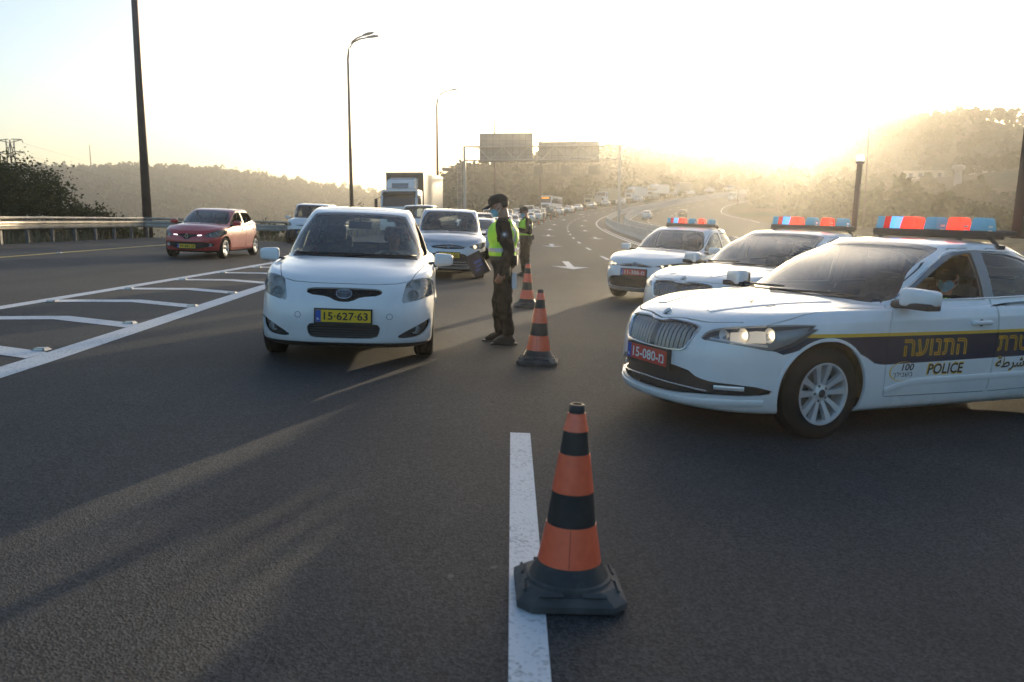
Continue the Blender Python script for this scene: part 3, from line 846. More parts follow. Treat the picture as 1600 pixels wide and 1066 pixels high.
# ------------------------------------------------------------------ pylon, masts, far tower and houses
def pylon():
    x, y = at_px(22, 210); z = lz(x, y); root = empty('power_pylon', (x, y, z), R(-12)); tag(root, 'lattice power pylon above the bushes at far left', 'pylon')
    H = 1.48 + _azel(22, 219)[1] * 210 - z; m = mat('pylon_steel', (0.07, 0.07, 0.075), 0.7, 0.3)
    mb = MB(); w0, w1 = 3.0, 1.05
    lv = [0, H * 0.3, H * 0.52, H * 0.68, H * 0.76, H * 0.84, H * 0.92, H]
    W_ = lambda z_: w0 + (w1 - w0) * min(1, z_ / (H * 0.6))
    for i in range(len(lv) - 1):
        a, b = W_(lv[i]) / 2, W_(lv[i + 1]) / 2
        for sx, sy in ((1, 1), (1, -1), (-1, -1), (-1, 1)):
            mb.tube([(sx * a, sy * a, lv[i]), (sx * b, sy * b, lv[i + 1])], 0.11, 4)
        for (p, q) in (((1, 1), (1, -1)), ((1, -1), (-1, -1)), ((-1, -1), (-1, 1)), ((-1, 1), (1, 1))):
            mb.tube([(p[0] * a, p[1] * a, lv[i]), (q[0] * b, q[1] * b, lv[i + 1])], 0.06, 4); mb.tube([(q[0] * a, q[1] * a, lv[i]), (p[0] * b, p[1] * b, lv[i + 1])], 0.06, 4)
    mb.build('lattice_tower', m, root)
    ends = []
    for k, (zz, L_) in enumerate(((H, 2.9), (H - 2.5, 3.3), (H - 4.9, 3.6))):
        for sx in (-1, 1):
            mb = MB(); mb.tube([(sx * 0.4, 0, zz - 0.5), (sx * L_, 0, zz)], 0.09, 4); mb.tube([(sx * 0.4, 0, zz + 0.15), (sx * L_, 0, zz)], 0.09, 4); mb.build('cross_arm', m, root)
            i_ = MB(); i_.tube([(sx * L_, 0, zz), (sx * (L_ + 0.25), 0, zz - 0.7)], 0.08, 5); i_.build('insulator', m, root)
            ends.append((sx * (L_ + 0.25), 0, zz - 0.7))
    w = MB()
    for e in ends[1::2]:
        pts = []
        for t in np.linspace(0, 1, 12):
            pts.append((e[0] + 70 * t, e[1] + 200 * t, e[2] - 22 * t - 26 * t * (1 - t)))
        w.tube(pts, 0.014, 4)
    w.build('power_line', m, root)
pylon()
for px, d, top, lb in ((145, 696, 225, 'tall thin radio mast on the far hill'), (127, 698, 254, 'short radio mast on the far hill left of the tall one'), (406, 680, 262, 'thin mast on the far ridge right of the lamp post')):
    x, y = at_px(px, d); z = lz(x, y); a, t = _azel(px, top); H = 1.48 + t * d - z
    root = empty('radio_mast', (x, y, z)); tag(root, lb, 'mast', 'masts on the far hill')
    mb = MB(); mb.tube([(0, 0, 0), (0, 0, H * 0.6), (0, 0, H)], [0.5, 0.4, 0.2], 4)
    mb.build('mast_pole', mat('mast_grey', (0.22, 0.2, 0.19), 0.7), root)
    mb = MB()
    for q in range(5): mb.box((0, 0, H * (0.5 + q * 0.1)), (1.4, 0.5, 0.4))
    mb.build('antenna', MATS['mast_grey'], root)
def tower():
    x, y = at_px(1495, 265); z = lz(x, y); root = empty('water_tower', (x, y, z)); tag(root, 'pale slender tower on the right hillside with wider cap', 'tower')
    a, t = _azel(1495, 258); H = 1.48 + t * 265 - z
    m = mat('pale_plaster', (0.34, 0.31, 0.27), 0.8, noise=(1, 0.1))
    mb = MB(); mb.lathe([(0.0, 0), (1.3, 0), (1.0, H * 0.2), (0.9, H - 1.6)], 14); mb.build('shaft', m, root, True)
    mb = MB(); mb.lathe([(0.9, H - 1.6), (1.7, H - 0.9), (1.7, H - 0.2), (1.0, H), (0, H)], 14); mb.build('cap', m, root, True, 30)
tower()
def house(px, d, w, h, lb):
    x, y = at_px(px, d); z = lz(x, y); root = empty('house', (x, y, z), -_azel(px, 300)[0] + 0.2); tag(root, lb, 'house', 'pale buildings on the right hillside')
    m = MATS['pale_plaster']
    mb = MB(); mb.box((0, 0, h / 2), (w, 7, h)); mb.build('wall', m, root)
    mb = MB(); mb.box((0, 0, h + 0.15), (w + 0.5, 7.5, 0.3)); mb.build('roof', mat('roof_slab', (0.4, 0.33, 0.27), 0.8), root)
    for i in range(max(2, int(w / 3))):
        q = MB(); q.box((-w / 2 + 1.5 + i * 3, -3.52, h * 0.55), (1.2, 0.08, 1.3)); q.build('window', mat('dark_pane', (0.05, 0.05, 0.06), 0.1), root)
house(1440, 330, 12, 2.6, 'long low pale building on the right hillside')
house(1262, 340, 9, 2.4, 'small pale building left of the sunlit trees')
house(1305, 340, 8, 2.4, 'small pale building below the sun, right of another')
house(1540, 330, 9, 2.2, 'low pale building between tower and tall mast')
# ------------------------------------------------------------------ car bodies: a ringed shell that is cut into panels, glass, lamps and gaps
def pchip(xq, pts):
    pts = sorted(pts); x = np.array([p[0] for p in pts], float); y = np.array([p[1] for p in pts], float)
    xq = np.clip(np.asarray(xq, float), x[0], x[-1])
    if len(x) == 1: return np.full(xq.shape, y[0])
    if len(x) == 2: return np.interp(xq, x, y)
    h = np.diff(x); d = np.diff(y) / h; m = np.zeros(len(x))
    for i in range(1, len(x) - 1):
        if d[i - 1] * d[i] > 0:
            w1, w2 = 2 * h[i] + h[i - 1], h[i] + 2 * h[i - 1]; m[i] = (w1 + w2) / (w1 / d[i - 1] + w2 / d[i])
    m[0], m[-1] = d[0], d[-1]
    k = np.clip(np.searchsorted(x, xq) - 1, 0, len(x) - 2); t = (xq - x[k]) / h[k]
    return ((1 + 2 * t) * (1 - t) ** 2) * y[k] + t * (1 - t) ** 2 * h[k] * m[k] + t * t * (3 - 2 * t) * y[k + 1] + t * t * (t - 1) * h[k] * m[k + 1]

def sdpoly(P, poly):
    P = np.asarray(P, float); poly = np.asarray(poly, float); n = len(poly)
    d = np.full(len(P), 1e9); s = np.ones(len(P))
    for i in range(n):
        a = poly[i]; b = poly[i - 1]; e = b - a; w = P - a
        t = np.clip((w @ e) / max(1e-12, e @ e), 0, 1); q = w - t[:, None] * e
        d = np.minimum(d, (q * q).sum(1))
        c1 = P[:, 1] >= a[1]; c2 = P[:, 1] < b[1]; c3 = e[0] * w[:, 1] > e[1] * w[:, 0]
        s = np.where((c1 & c2 & c3) | (~c1 & ~c2 & ~c3), -s, s)
    return s * np.sqrt(d)
def smooth_poly(pts, it=2, keep=()):
    """Chaikin corner cutting; indices in keep stay sharp"""
    P = [(p[0], p[1], i in keep) for i, p in enumerate(pts)]
    for _ in range(it):
        Q = []
        for i in range(len(P)):
            a, b, c = P[i - 1], P[i], P[(i + 1) % len(P)]
            if b[2]: Q.append(b)
            else:
                Q.append((b[0] * .75 + a[0] * .25, b[1] * .75 + a[1] * .25, False)); Q.append((b[0] * .75 + c[0] * .25, b[1] * .75 + c[1] * .25, False))
        P = Q
    return [(p[0], p[1]) for p in P]

class Shell:
    def __init__(s, rings, N=84, vs=5):
        ref = rings[2]
        def plan(r, ph):
            f = ph <= math.pi / 2
            c = np.abs(np.cos(ph)); q = np.abs(np.sin(ph))
            nf = r.get('nf', (6, 2.4)); nr = r.get('nr', (6, 2.6))
            xm = r.get('xm', max(min(0.0, r['xf'] - 0.35), (r['xf'] + r['xr']) / 2))
            x = np.where(f, xm + (r['xf'] - xm) * c ** (2 / nf[0]), xm - (xm - r['xr']) * c ** (2 / nr[0]))
            y = np.where(f, q ** (2 / nf[1]), q ** (2 / nr[1])) * r['w']
            if 'tp' in r: y = y * pchip(x, r['tp'])
            return x, y
        ph = np.concatenate([np.linspace(0, math.pi / 2, 3000) ** 1.0, np.linspace(math.pi / 2, math.pi, 3000)[1:]])
        e1 = np.geomspace(1e-5, 0.3, 900)
        ph = np.unique(np.concatenate([ph, math.pi / 2 - e1, math.pi / 2 + e1, e1, math.pi - e1]))
        x, y = plan(ref, ph); L = np.concatenate([[0], np.cumsum(np.hypot(np.diff(x), np.diff(y)))])
        phi = np.interp(np.linspace(0, L[-1], N + 1), L, ph)
        C = []
        for r in rings:
            x, y = plan(r, phi)
            z = pchip(x, r['z']) - r.get('crown', 0) * (y / max(r['w'], 1e-3)) ** 2
            C.append(np.stack([x, y, z], -1))
        # spline through the rings, broken at creases
        runs = []; cur = [0]
        for i in range(1, len(rings)):
            cur.append(i)
            if rings[i].get('crease') or i == len(rings) - 1: runs.append(cur); cur = [i]
        G = [C[0]]
        for run in runs:
            for a in range(len(run) - 1):
                p1, p2 = C[run[a]], C[run[a + 1]]
                d12 = np.maximum(np.linalg.norm(p2 - p1, axis=1, keepdims=True), 1e-4)
                def tang(pa, pb, pc, da, db):
                    return ((pb - pa) / da * db + (pc - pb) / db * da) / (da + db)
                if a > 0:
                    p0 = C[run[a - 1]]; d01 = np.maximum(np.linalg.norm(p1 - p0, axis=1, keepdims=True), 1e-4)
                    m1 = ((p1 - p0) / d01 * d12 + (p2 - p1) / d12 * d01) / (d01 + d12)
                else: m1 = (p2 - p1) / d12
                if a < len(run) - 2:
                    p3 = C[run[a + 2]]; d23 = np.maximum(np.linalg.norm(p3 - p2, axis=1, keepdims=True), 1e-4)
                    m2 = ((p2 - p1) / d12 * d23 + (p3 - p2) / d23 * d12) / (d12 + d23)
                else: m2 = (p2 - p1) / d12
                k = rings[run[a + 1]].get('sub', vs)
                for j in range(1, k + 1):
                    t = j / k
                    G.append((2 * t**3 - 3 * t**2 + 1) * p1 + (t**3 - 2 * t**2 + t) * d12 * m1 + (-2 * t**3 + 3 * t**2) * p2 + (t**3 - t**2) * d12 * m2)
        G = np.stack(G)                                   # K, N+1, 3
        mir = G[:, -2:0:-1, :] * np.array([1, -1, 1])
        P = np.concatenate([G, mir], 1)                   # closed loops
        K, M_, _ = P.shape
        du = np.roll(P, -1, 1) - np.roll(P, 1, 1)
        dv = np.zeros_like(P); dv[1:-1] = P[2:] - P[:-2]; dv[0] = P[1] - P[0]; dv[-1] = P[-1] - P[-2]
        nn = np.cross(du, dv); nn /= np.maximum(np.linalg.norm(nn, axis=2, keepdims=True), 1e-9)
        nn[-1] = (0, 0, 1)
        s.V = np.concatenate([P, nn], 2).reshape(-1, 6)
        I = np.arange(K * M_).reshape(K, M_); J = np.roll(I, -1, 1)
        a, b, c, d = I[:-1], J[:-1], J[1:], I[1:]
        s.T = np.concatenate([np.stack([a, b, c], -1).reshape(-1, 3), np.stack([a, c, d], -1).reshape(-1, 3)])
        # cap the top
        top = I[-1]; n = len(s.V); s.V = np.concatenate([s.V, [[*P[-1].mean(0), 0, 0, 1]]])
        s.T = np.concatenate([s.T, np.stack([top, np.roll(top, -1), np.full(M_, n)], -1)])
        s.tag = np.zeros(len(s.T), int); s.names = ['body']
        s.bottom = P[0]
        s.bvh = BVHTree.FromPolygons([tuple(v[:3]) for v in s.V], [tuple(int(q) for q in t) for t in s.T])
        # outward orientation, smooth normals from the triangles (cap normals follow the roof)
        tc = s.V[s.T][:, :, :3]; fn = np.cross(tc[:, 1] - tc[:, 0], tc[:, 2] - tc[:, 0])
        if (fn * (tc.mean(1) - P.mean((0, 1)))).sum() < 0: s.T = s.T[:, ::-1].copy(); fn = -fn
        vn = np.zeros((len(s.V), 3))
        for k in range(3): np.add.at(vn, s.T[:, k], fn)
        # creased rings keep the normals of the panel below them soft but do not bleed far
        s.V[:, 3:] = vn / np.maximum(np.linalg.norm(vn, axis=1, keepdims=True), 1e-12)
    def tid(s, name):
        if name not in s.names: s.names.append(name)
        return s.names.index(name)
    def cut(s, field, to, on=('body',), dom=None):
        """split triangles along field = 0; triangles with field < 0 get the tag `to`"""
        if isinstance(on, str): on = (on,)
        v = field(s.V[:, :3]); v = np.where(np.abs(v) < 4e-4, 0.0, v)
        onid = [s.tid(o) for o in on]
        mk = np.isin(s.tag, onid)
        if dom is not None:
            dm = dom(s.V[:, :3], s.V[:, 3:]); mk &= dm[s.T].all(1)
        tv = v[s.T]; mn, mx = tv.min(1), tv.max(1)
        tt = s.tid(to)
        inside = mk & (mx <= 0) & (mn < 0); s.tag[inside] = tt
        cross = np.nonzero(mk & (mn < 0) & (mx > 0))[0]
        if len(cross) == 0: return s
        newV = []; cache = {}; nT = []; nG = []; base = len(s.V)
        def mid(a, b):
            key = (a, b) if a < b else (b, a)
            if key not in cache:
                a_, b_ = key; f = v[a_] / (v[a_] - v[b_])
                cache[key] = base + len(newV); newV.append(s.V[a_] * (1 - f) + s.V[b_] * f)
            return cache[key]
        for t in cross:
            tri = [int(q) for q in s.T[t]]; g = s.tag[t]
            poly = []; 
            for i in range(3):
                a, b = tri[i], tri[(i + 1) % 3]
                poly.append((a, np.sign(v[a])))
                if v[a] * v[b] < 0: poly.append((mid(a, b), 0))
            for sg in (-1, 1):
                pp = [q for q, sgn in poly if sgn == sg or sgn == 0]
                for i in range(1, len(pp) - 1):
                    nT.append((pp[0], pp[i], pp[i + 1])); nG.append(tt if sg < 0 else g)
        keep = np.ones(len(s.T), bool); keep[cross] = False
        if newV:
            nv = np.array(newV); nv[:, 3:] /= np.maximum(np.linalg.norm(nv[:, 3:], axis=1, keepdims=True), 1e-9)
            s.V = np.concatenate([s.V, nv])
        s.T = np.concatenate([s.T[keep], np.array(nT)]); s.tag = np.concatenate([s.tag[keep], np.array(nG)])
        return s
    def groove(s, field, w, on, dom=None, to='gap', inner=None):
        """cut along +w and -w of a signed field on each listed tag and mark what lies between"""
        for o in ((on,) if isinstance(on, str) else on):
            s.cut(lambda p: field(p) - w, '__a', (o,), dom)
            s.cut(lambda p: -(field(p) + w), '__b', ('__a',), dom)      # __b: |f| < w
            a, b, g = s.tid('__a'), s.tid('__b'), s.tid(to)
            ins = s.tid(inner) if inner else s.tid(o)
            s.tag[s.tag == a] = ins; s.tag[s.tag == b] = g
        return s
    # fields
    @staticmethod
    def side(poly, r=0.0): poly = np.array(poly); return lambda p: sdpoly(p[:, [0, 2]], poly) - r
    @staticmethod
    def front(poly, r=0.0): poly = np.array(poly); return lambda p: sdpoly(np.stack([np.abs(p[:, 1]), p[:, 2]], -1), poly) - r
    @staticmethod
    def topf(poly, r=0.0): poly = np.array(poly); return lambda p: sdpoly(np.stack([p[:, 0], np.abs(p[:, 1])], -1), poly) - r
    def part(s, tags, name, m, parent, offset=0.0, skirt=0.0, sk_dir=None, side=None, smooth=True, skirt_mat=None):
        """lift tagged triangles out as a mesh of their own, with shell normals; skirt = depth of the turned-in edge"""
        if isinstance(tags, str): tags = (tags,)
        ids = [s.tid(t) for t in tags]
        sel = np.isin(s.tag, ids)
        if side: sel &= (s.V[s.T][:, :, 1].mean(1) * side > 0)
        T = s.T[sel]
        if len(T) == 0: return None
        u, inv = np.unique(T.ravel(), return_inverse=True)
        V = s.V[u]; T = inv.reshape(-1, 3)
        co = V[:, :3] + V[:, 3:] * offset; no = V[:, 3:]
        midx = np.zeros(len(T), int)
        if skirt:
            E = np.concatenate([T[:, [0, 1]], T[:, [1, 2]], T[:, [2, 0]]]); key = np.sort(E, 1)
            uq, idx, cnt = np.unique(key, axis=0, return_index=True, return_counts=True)
            B = E[idx[cnt == 1]]
            bd = -no[B] * skirt if sk_dir is None else np.broadcast_to(np.asarray(sk_dir(co[B], no[B])) * skirt, co[B].shape)
            q0 = co[B[:, 0]]; q1 = co[B[:, 1]]; q2 = q1 + bd[:, 1]; q3 = q0 + bd[:, 0]
            fn = np.cross(q1 - q0, q3 - q0); fn = -fn / np.maximum(np.linalg.norm(fn, axis=1, keepdims=True), 1e-9)
            n0 = len(co); k = len(B)
            co = np.concatenate([co, q0, q1, q2, q3]); no = np.concatenate([no, fn, fn, fn, fn])
            a = np.arange(k) + n0
            S1 = np.stack([a + k, a, a + 3 * k], -1); S2 = np.stack([a + k, a + 3 * k, a + 2 * k], -1)
            T = np.concatenate([T, S1, S2]); midx = np.concatenate([midx, np.full(2 * k, 1 if skirt_mat else 0)])
        o = np_mesh(name, co, T, [m, skirt_mat] if skirt_mat else m, parent, True, midx)
        if len(o.data.vertices) == len(no):
            o.data.normals_split_custom_set_from_vertices([tuple(float(q) for q in x_) for x_ in no])
        return o
    # projections onto the shell
    def pf(s, y, z, x0=4.0):
        h = s.bvh.ray_cast(Vector((x0, y, z)), Vector((-1, 0, 0))); return (h[0], h[1]) if h[0] else (None, None)
    def ps(s, x, z, sg=1):
        h = s.bvh.ray_cast(Vector((x, 3 * sg, z)), Vector((0, -sg, 0))); return (h[0], h[1]) if h[0] else (None, None)
    def pt(s, x, y):
        h = s.bvh.ray_cast(Vector((x, y, 4)), Vector((0, 0, -1))); return (h[0], h[1]) if h[0] else (None, None)
    def pr(s, y, z):
        h = s.bvh.ray_cast(Vector((-4, y, z)), Vector((1, 0, 0))); return (h[0], h[1]) if h[0] else (None, None)
    def ribbon(s, name, pts, w, h, m, parent, axis='front', sg=1, lift=0.0, closed=False, nfix=None):
        """a raised moulding that follows the shell along 2-D points"""
        pr = {'front': lambda a, b: s.pf(a, b), 'side': lambda a, b: s.ps(a, b, sg), 'top': lambda a, b: s.pt(a, b), 'rear': lambda a, b: s.pr(a, b)}[axis]
        P = []
        for a, b in pts:
            p, n = pr(a, b)
            if p is not None:
                n = n.normalized()
                if n.dot(p - Vector((0, 0, 0.6))) < 0: n = -n
                P.append((p, Vector(nfix) if nfix else n))
        if len(P) < 2: return None
        V = []; F = []
        L = len(P)
        for i in range(L):
            p, n = P[i]
            q0 = P[(i - 1) % L if closed else max(0, i - 1)][0]; q1 = P[(i + 1) % L if closed else min(L - 1, i + 1)][0]
            t = (q1 - q0).normalized(); b = n.cross(t).normalized()
            base = p + n * lift
            for a, hh in ((-0.5, -0.006), (-0.5, h * 0.55), (-0.28, h), (0.28, h), (0.5, h * 0.55), (0.5, -0.006)):
                V.append(base + b * w * a + n * hh)
        for i in range(L if closed else L - 1):
            j = (i + 1) % L
            for k in range(5): F.append((i * 6 + k, i * 6 + k + 1, j * 6 + k + 1, j * 6 + k))
        if not closed: F += [tuple(range(6))[::-1], tuple((L - 1) * 6 + k for k in range(6))]
        o = mesh_from(name, V, F, m, parent, True); o.data.set_sharp_from_angle(angle=R(50))
        return o

def lerp_pts(pts, n=24):
    P = np.array(pts, float); L = np.concatenate([[0], np.cumsum(np.hypot(*(np.diff(P, axis=0).T)))])
    t = np.linspace(0, L[-1], n); return list(zip(np.interp(t, L, P[:, 0]), np.interp(t, L, P[:, 1])))

# --- materials shared by vehicles
def car_paint(name, col, flake=0.0, rough=0.35, dirt=0.12):
    m = mat(name, col, rough, 0.0, 0.5, 1.0, 0.04)
    nt = m.node_tree; b = nt.nodes['Principled BSDF']; L = nt.links.new
    tc = nt.nodes.new('ShaderNodeTexCoord'); n = nt.nodes.new('ShaderNodeTexNoise'); n.inputs['Scale'].default_value = 3.2; n.inputs['Detail'].default_value = 9; n.inputs['Roughness'].default_value = 0.7
    L(tc.outputs['Object'], n.inputs['Vector'])
    r = nt.nodes.new('ShaderNodeValToRGB'); e = r.color_ramp.elements
    d = (0.30, 0.27, 0.22)
    e[0].position = 0.42; e[0].color = (*col, 1); e[1].position = 0.95; e[1].color = (*[c * (1 - dirt * 2) + q * dirt * 2 for c, q in zip(col, d)], 1)
    # road film: more dust low on the body (a coating of its own on the sills)
    sx = nt.nodes.new('ShaderNodeSeparateXYZ'); L(tc.outputs['Object'], sx.inputs[0])
    mr = nt.nodes.new('ShaderNodeMapRange'); mr.inputs[1].default_value = 0.55; mr.inputs[2].default_value = 0.18; mr.inputs[3].default_value = 0.0; mr.inputs[4].default_value = 0.32
    L(sx.outputs[2], mr.inputs[0])
    ad = nt.nodes.new('ShaderNodeMath'); ad.operation = 'ADD'; L(n.outputs[0], ad.inputs[0]); L(mr.outputs[0], ad.inputs[1])
    L(ad.outputs[0], r.inputs[0]); L(r.outputs[0], b.inputs['Base Color'])
    cr = nt.nodes.new('ShaderNodeMapRange'); cr.inputs[1].default_value = 0.3; cr.inputs[2].default_value = 0.9; cr.inputs[3].default_value = 0.03; cr.inputs[4].default_value = 0.3
    L(ad.outputs[0], cr.inputs[0]); L(cr.outputs[0], b.inputs['Coat Roughness'])
    return m
M_WHITE = car_paint('white_paint', (0.82, 0.815, 0.80))
M_RED = car_paint('red_paint', (0.50, 0.016, 0.022), dirt=0.04)
M_SILVER = mat('silver_paint', (0.46, 0.47, 0.49), 0.32, 0.55, 0.5, 1.0, 0.05, noise=(3, 0.06))
M_GREY = mat('grey_paint', (0.16, 0.17, 0.18), 0.32, 0.4, 0.5, 1.0, 0.05, noise=(3, 0.08))
M_DKCAR = mat('dark_paint', (0.03, 0.032, 0.036), 0.3, 0.2, 0.5, 1.0, 0.05, noise=(3, 0.08))
M_NAVY = mat('navy_foil', (0.017, 0.022, 0.048), 0.35, 0.0, 0.5, 0.5, 0.1)
M_GOLD = mat('yellow_foil', (0.80, 0.45, 0.03), 0.35, 0.0, 0.5, 0.5, 0.1)
M_GAP = mat('panel_gap', (0.012, 0.012, 0.013), 0.8)
M_BLACKP = mat('black_plastic', (0.022, 0.022, 0.023), 0.55, noise=(20, 0.2))
M_GLOSSB = mat('gloss_black', (0.012, 0.012, 0.013), 0.12, 0, 0.5, 0.6)
M_RUBBER = mat('tyre_rubber', (0.014, 0.0135, 0.013), 0.85, 0, 0.2, noise=(9, 0.25), bump=(60, 0.25, 0.004))
M_CHROME = mat('chrome', (0.72, 0.72, 0.72), 0.12, 1.0)
M_ALLOY = mat('alloy_rim', (0.66, 0.65, 0.64), 0.38, 0.45, noise=(8, 0.1))
M_DISC = mat('brake_disc', (0.16, 0.15, 0.14), 0.5, 0.8)
M_GLASS = glass_mat('car_glass', (0.84, 0.89, 0.87), 0.0, 1.5, 0.05)
M_TINT = glass_mat('tinted_glass', (0.72, 0.77, 0.75), 0.0, 1.5, 0.02)
M_LAMPG = glass_mat('lamp_glass', (0.95, 0.96, 0.96), 0.02, 1.4, 0.10)
M_LAMPPALE = glass_mat('brightened_lamp_cover', (0.93, 0.94, 0.92), 0.05, 1.4, 0.20)  # cloudy cover; its pale colour also stands in for brightness inside the lamp
M_INT = mat('cabin_grey', (0.10, 0.096, 0.09), 0.8, noise=(8, 0.2))
M_INTL = mat('cabin_lining', (0.34, 0.325, 0.30), 0.9)
M_SEAT = mat('seat_fabric', (0.09, 0.09, 0.092), 0.9, noise=(25, 0.3))
M_PLY = mat('plate_yellow', (0.82, 0.52, 0.02), 0.45)
M_PLR = mat('plate_red', (0.62, 0.06, 0.035), 0.45)
M_PLW = mat('plate_white_text', (0.8, 0.8, 0.8), 0.5)
M_PLB = mat('plate_blue', (0.03, 0.09, 0.42), 0.5)
M_TEXTK = mat('black_lettering', (0.015, 0.015, 0.017), 0.5)
M_REFLR = mat('lamp_reflector', (0.85, 0.85, 0.85), 0.3, 0.6)
M_LAMPD = mat('lamp_housing', (0.10, 0.10, 0.105), 0.4, 0.3)
M_AMBER = mat('amber_lens', (0.75, 0.22, 0.02), 0.2)
M_WARM = mat('lit_headlamp', (1, 0.9, 0.7), 0.3, emit=(1.0, 0.80, 0.52), estr=0.9)
M_DRL = mat('lit_daylight_lamp', (1, 1, 1), 0.3, emit=(0.95, 0.97, 1.0), estr=1.3)

# --- flat text meshes (x right, y up), re-used on plates, doors and bonnets
def text_mesh(txt, size=1.0, offset=0.0, shear=0.0, align='CENTER', bold=0.0, space=1.0, outline=0.0):
    cu = bpy.data.curves.new('lettering', 'FONT'); cu.body = txt; cu.size = size; cu.align_x = align; cu.offset = offset + bold; cu.shear = shear
    cu.space_character = space; cu.resolution_u = 3; cu.fill_mode = 'FRONT'
    if outline: cu.fill_mode = 'NONE'; cu.bevel_depth = outline; cu.bevel_resolution = 0
    me = eval_mesh(bpy.data.objects.new('lettering', cu))
    V = np.array([v.co[:] for v in me.vertices]) if len(me.vertices) else np.zeros((0, 3)); F = [tuple(p.vertices) for p in me.polygons]
    bpy.data.meshes.remove(me)
    return V, F
def fit_text(V, w, h, cx=0.0, cy=0.0):
    if len(V) == 0: return V
    mn, mx = V.min(0), V.max(0); V = (V - (mn + mx) / 2)
    sx = w / max(1e-6, mx[0] - mn[0]) if w else None; sy = h / max(1e-6, mx[1] - mn[1]) if h else None
    if sx is None: sx = sy
    if sy is None: sy = sx
    return V * np.array([sx, sy, 1]) + np.array([cx, cy, 0])

def plate(parent, loc, rot, txt, kind, w=0.52, h=0.115, name='number_plate'):
    """loc: centre; rot: 3x3 whose columns are (right, up, out)"""
    root = bpy.data.objects.new(name, None); COL.objects.link(root); root.parent = parent
    def to(p): return rot @ Vector(p) + Vector(loc)
    bm_ = MB(); V = []
    def slab(x0, x1, y0, y1, z0, z1, m, nm, par):
        q = [(x0, y0, z0), (x1, y0, z0), (x1, y1, z0), (x0, y1, z0), (x0, y0, z1), (x1, y0, z1), (x1, y1, z1), (x0, y1, z1)]
        return mesh_from(nm, [to(p) for p in q], [(3, 2, 1, 0), (4, 5, 6, 7), (0, 1, 5, 4), (1, 2, 6, 5), (2, 3, 7, 6), (3, 0, 4, 7)], m, par)
    bpy.data.objects.remove(root)
    fr = slab(-w / 2 - 0.015, w / 2 + 0.015, -h / 2 - 0.028, h / 2 + 0.014, -0.03, 0.0, M_BLACKP, name, parent)
    slab(-w / 2, w / 2, -h / 2, h / 2, 0.001, 0.006, M_PLY if kind == 'y' else M_PLR, 'plate_face', fr)
    slab(-w / 2 + 0.001, -w / 2 + 0.05, -h / 2 + 0.002, h / 2 - 0.002, 0.007, 0.0085, M_PLB, 'country_band', fr)
    tv, tf = text_mesh(txt, 0.1, 0.0015)
    tv = fit_text(tv, w * 0.80, h * 0.66, 0.025, 0.0)
    mesh_from('plate_characters', [to((p[0], p[1], 0.009)) for p in tv], tf, M_TEXTK if kind == 'y' else M_PLW, fr)
    tv, tf = text_mesh('IL', 0.03, 0.001); tv = fit_text(tv, 0.025, 0.02, -w / 2 + 0.025, -h / 2 + 0.03)
    mesh_from('country_letters', [to((p[0], p[1], 0.010)) for p in tv], tf, M_PLW, fr)
    return fr
FRONT_ROT = Matrix(((0, 0, 1), (1, 0, 0), (0, 1, 0)))           # right=+y, up=+z, out=+x
REAR_ROT = Matrix(((0, 0, -1), (-1, 0, 0), (0, 1, 0)))

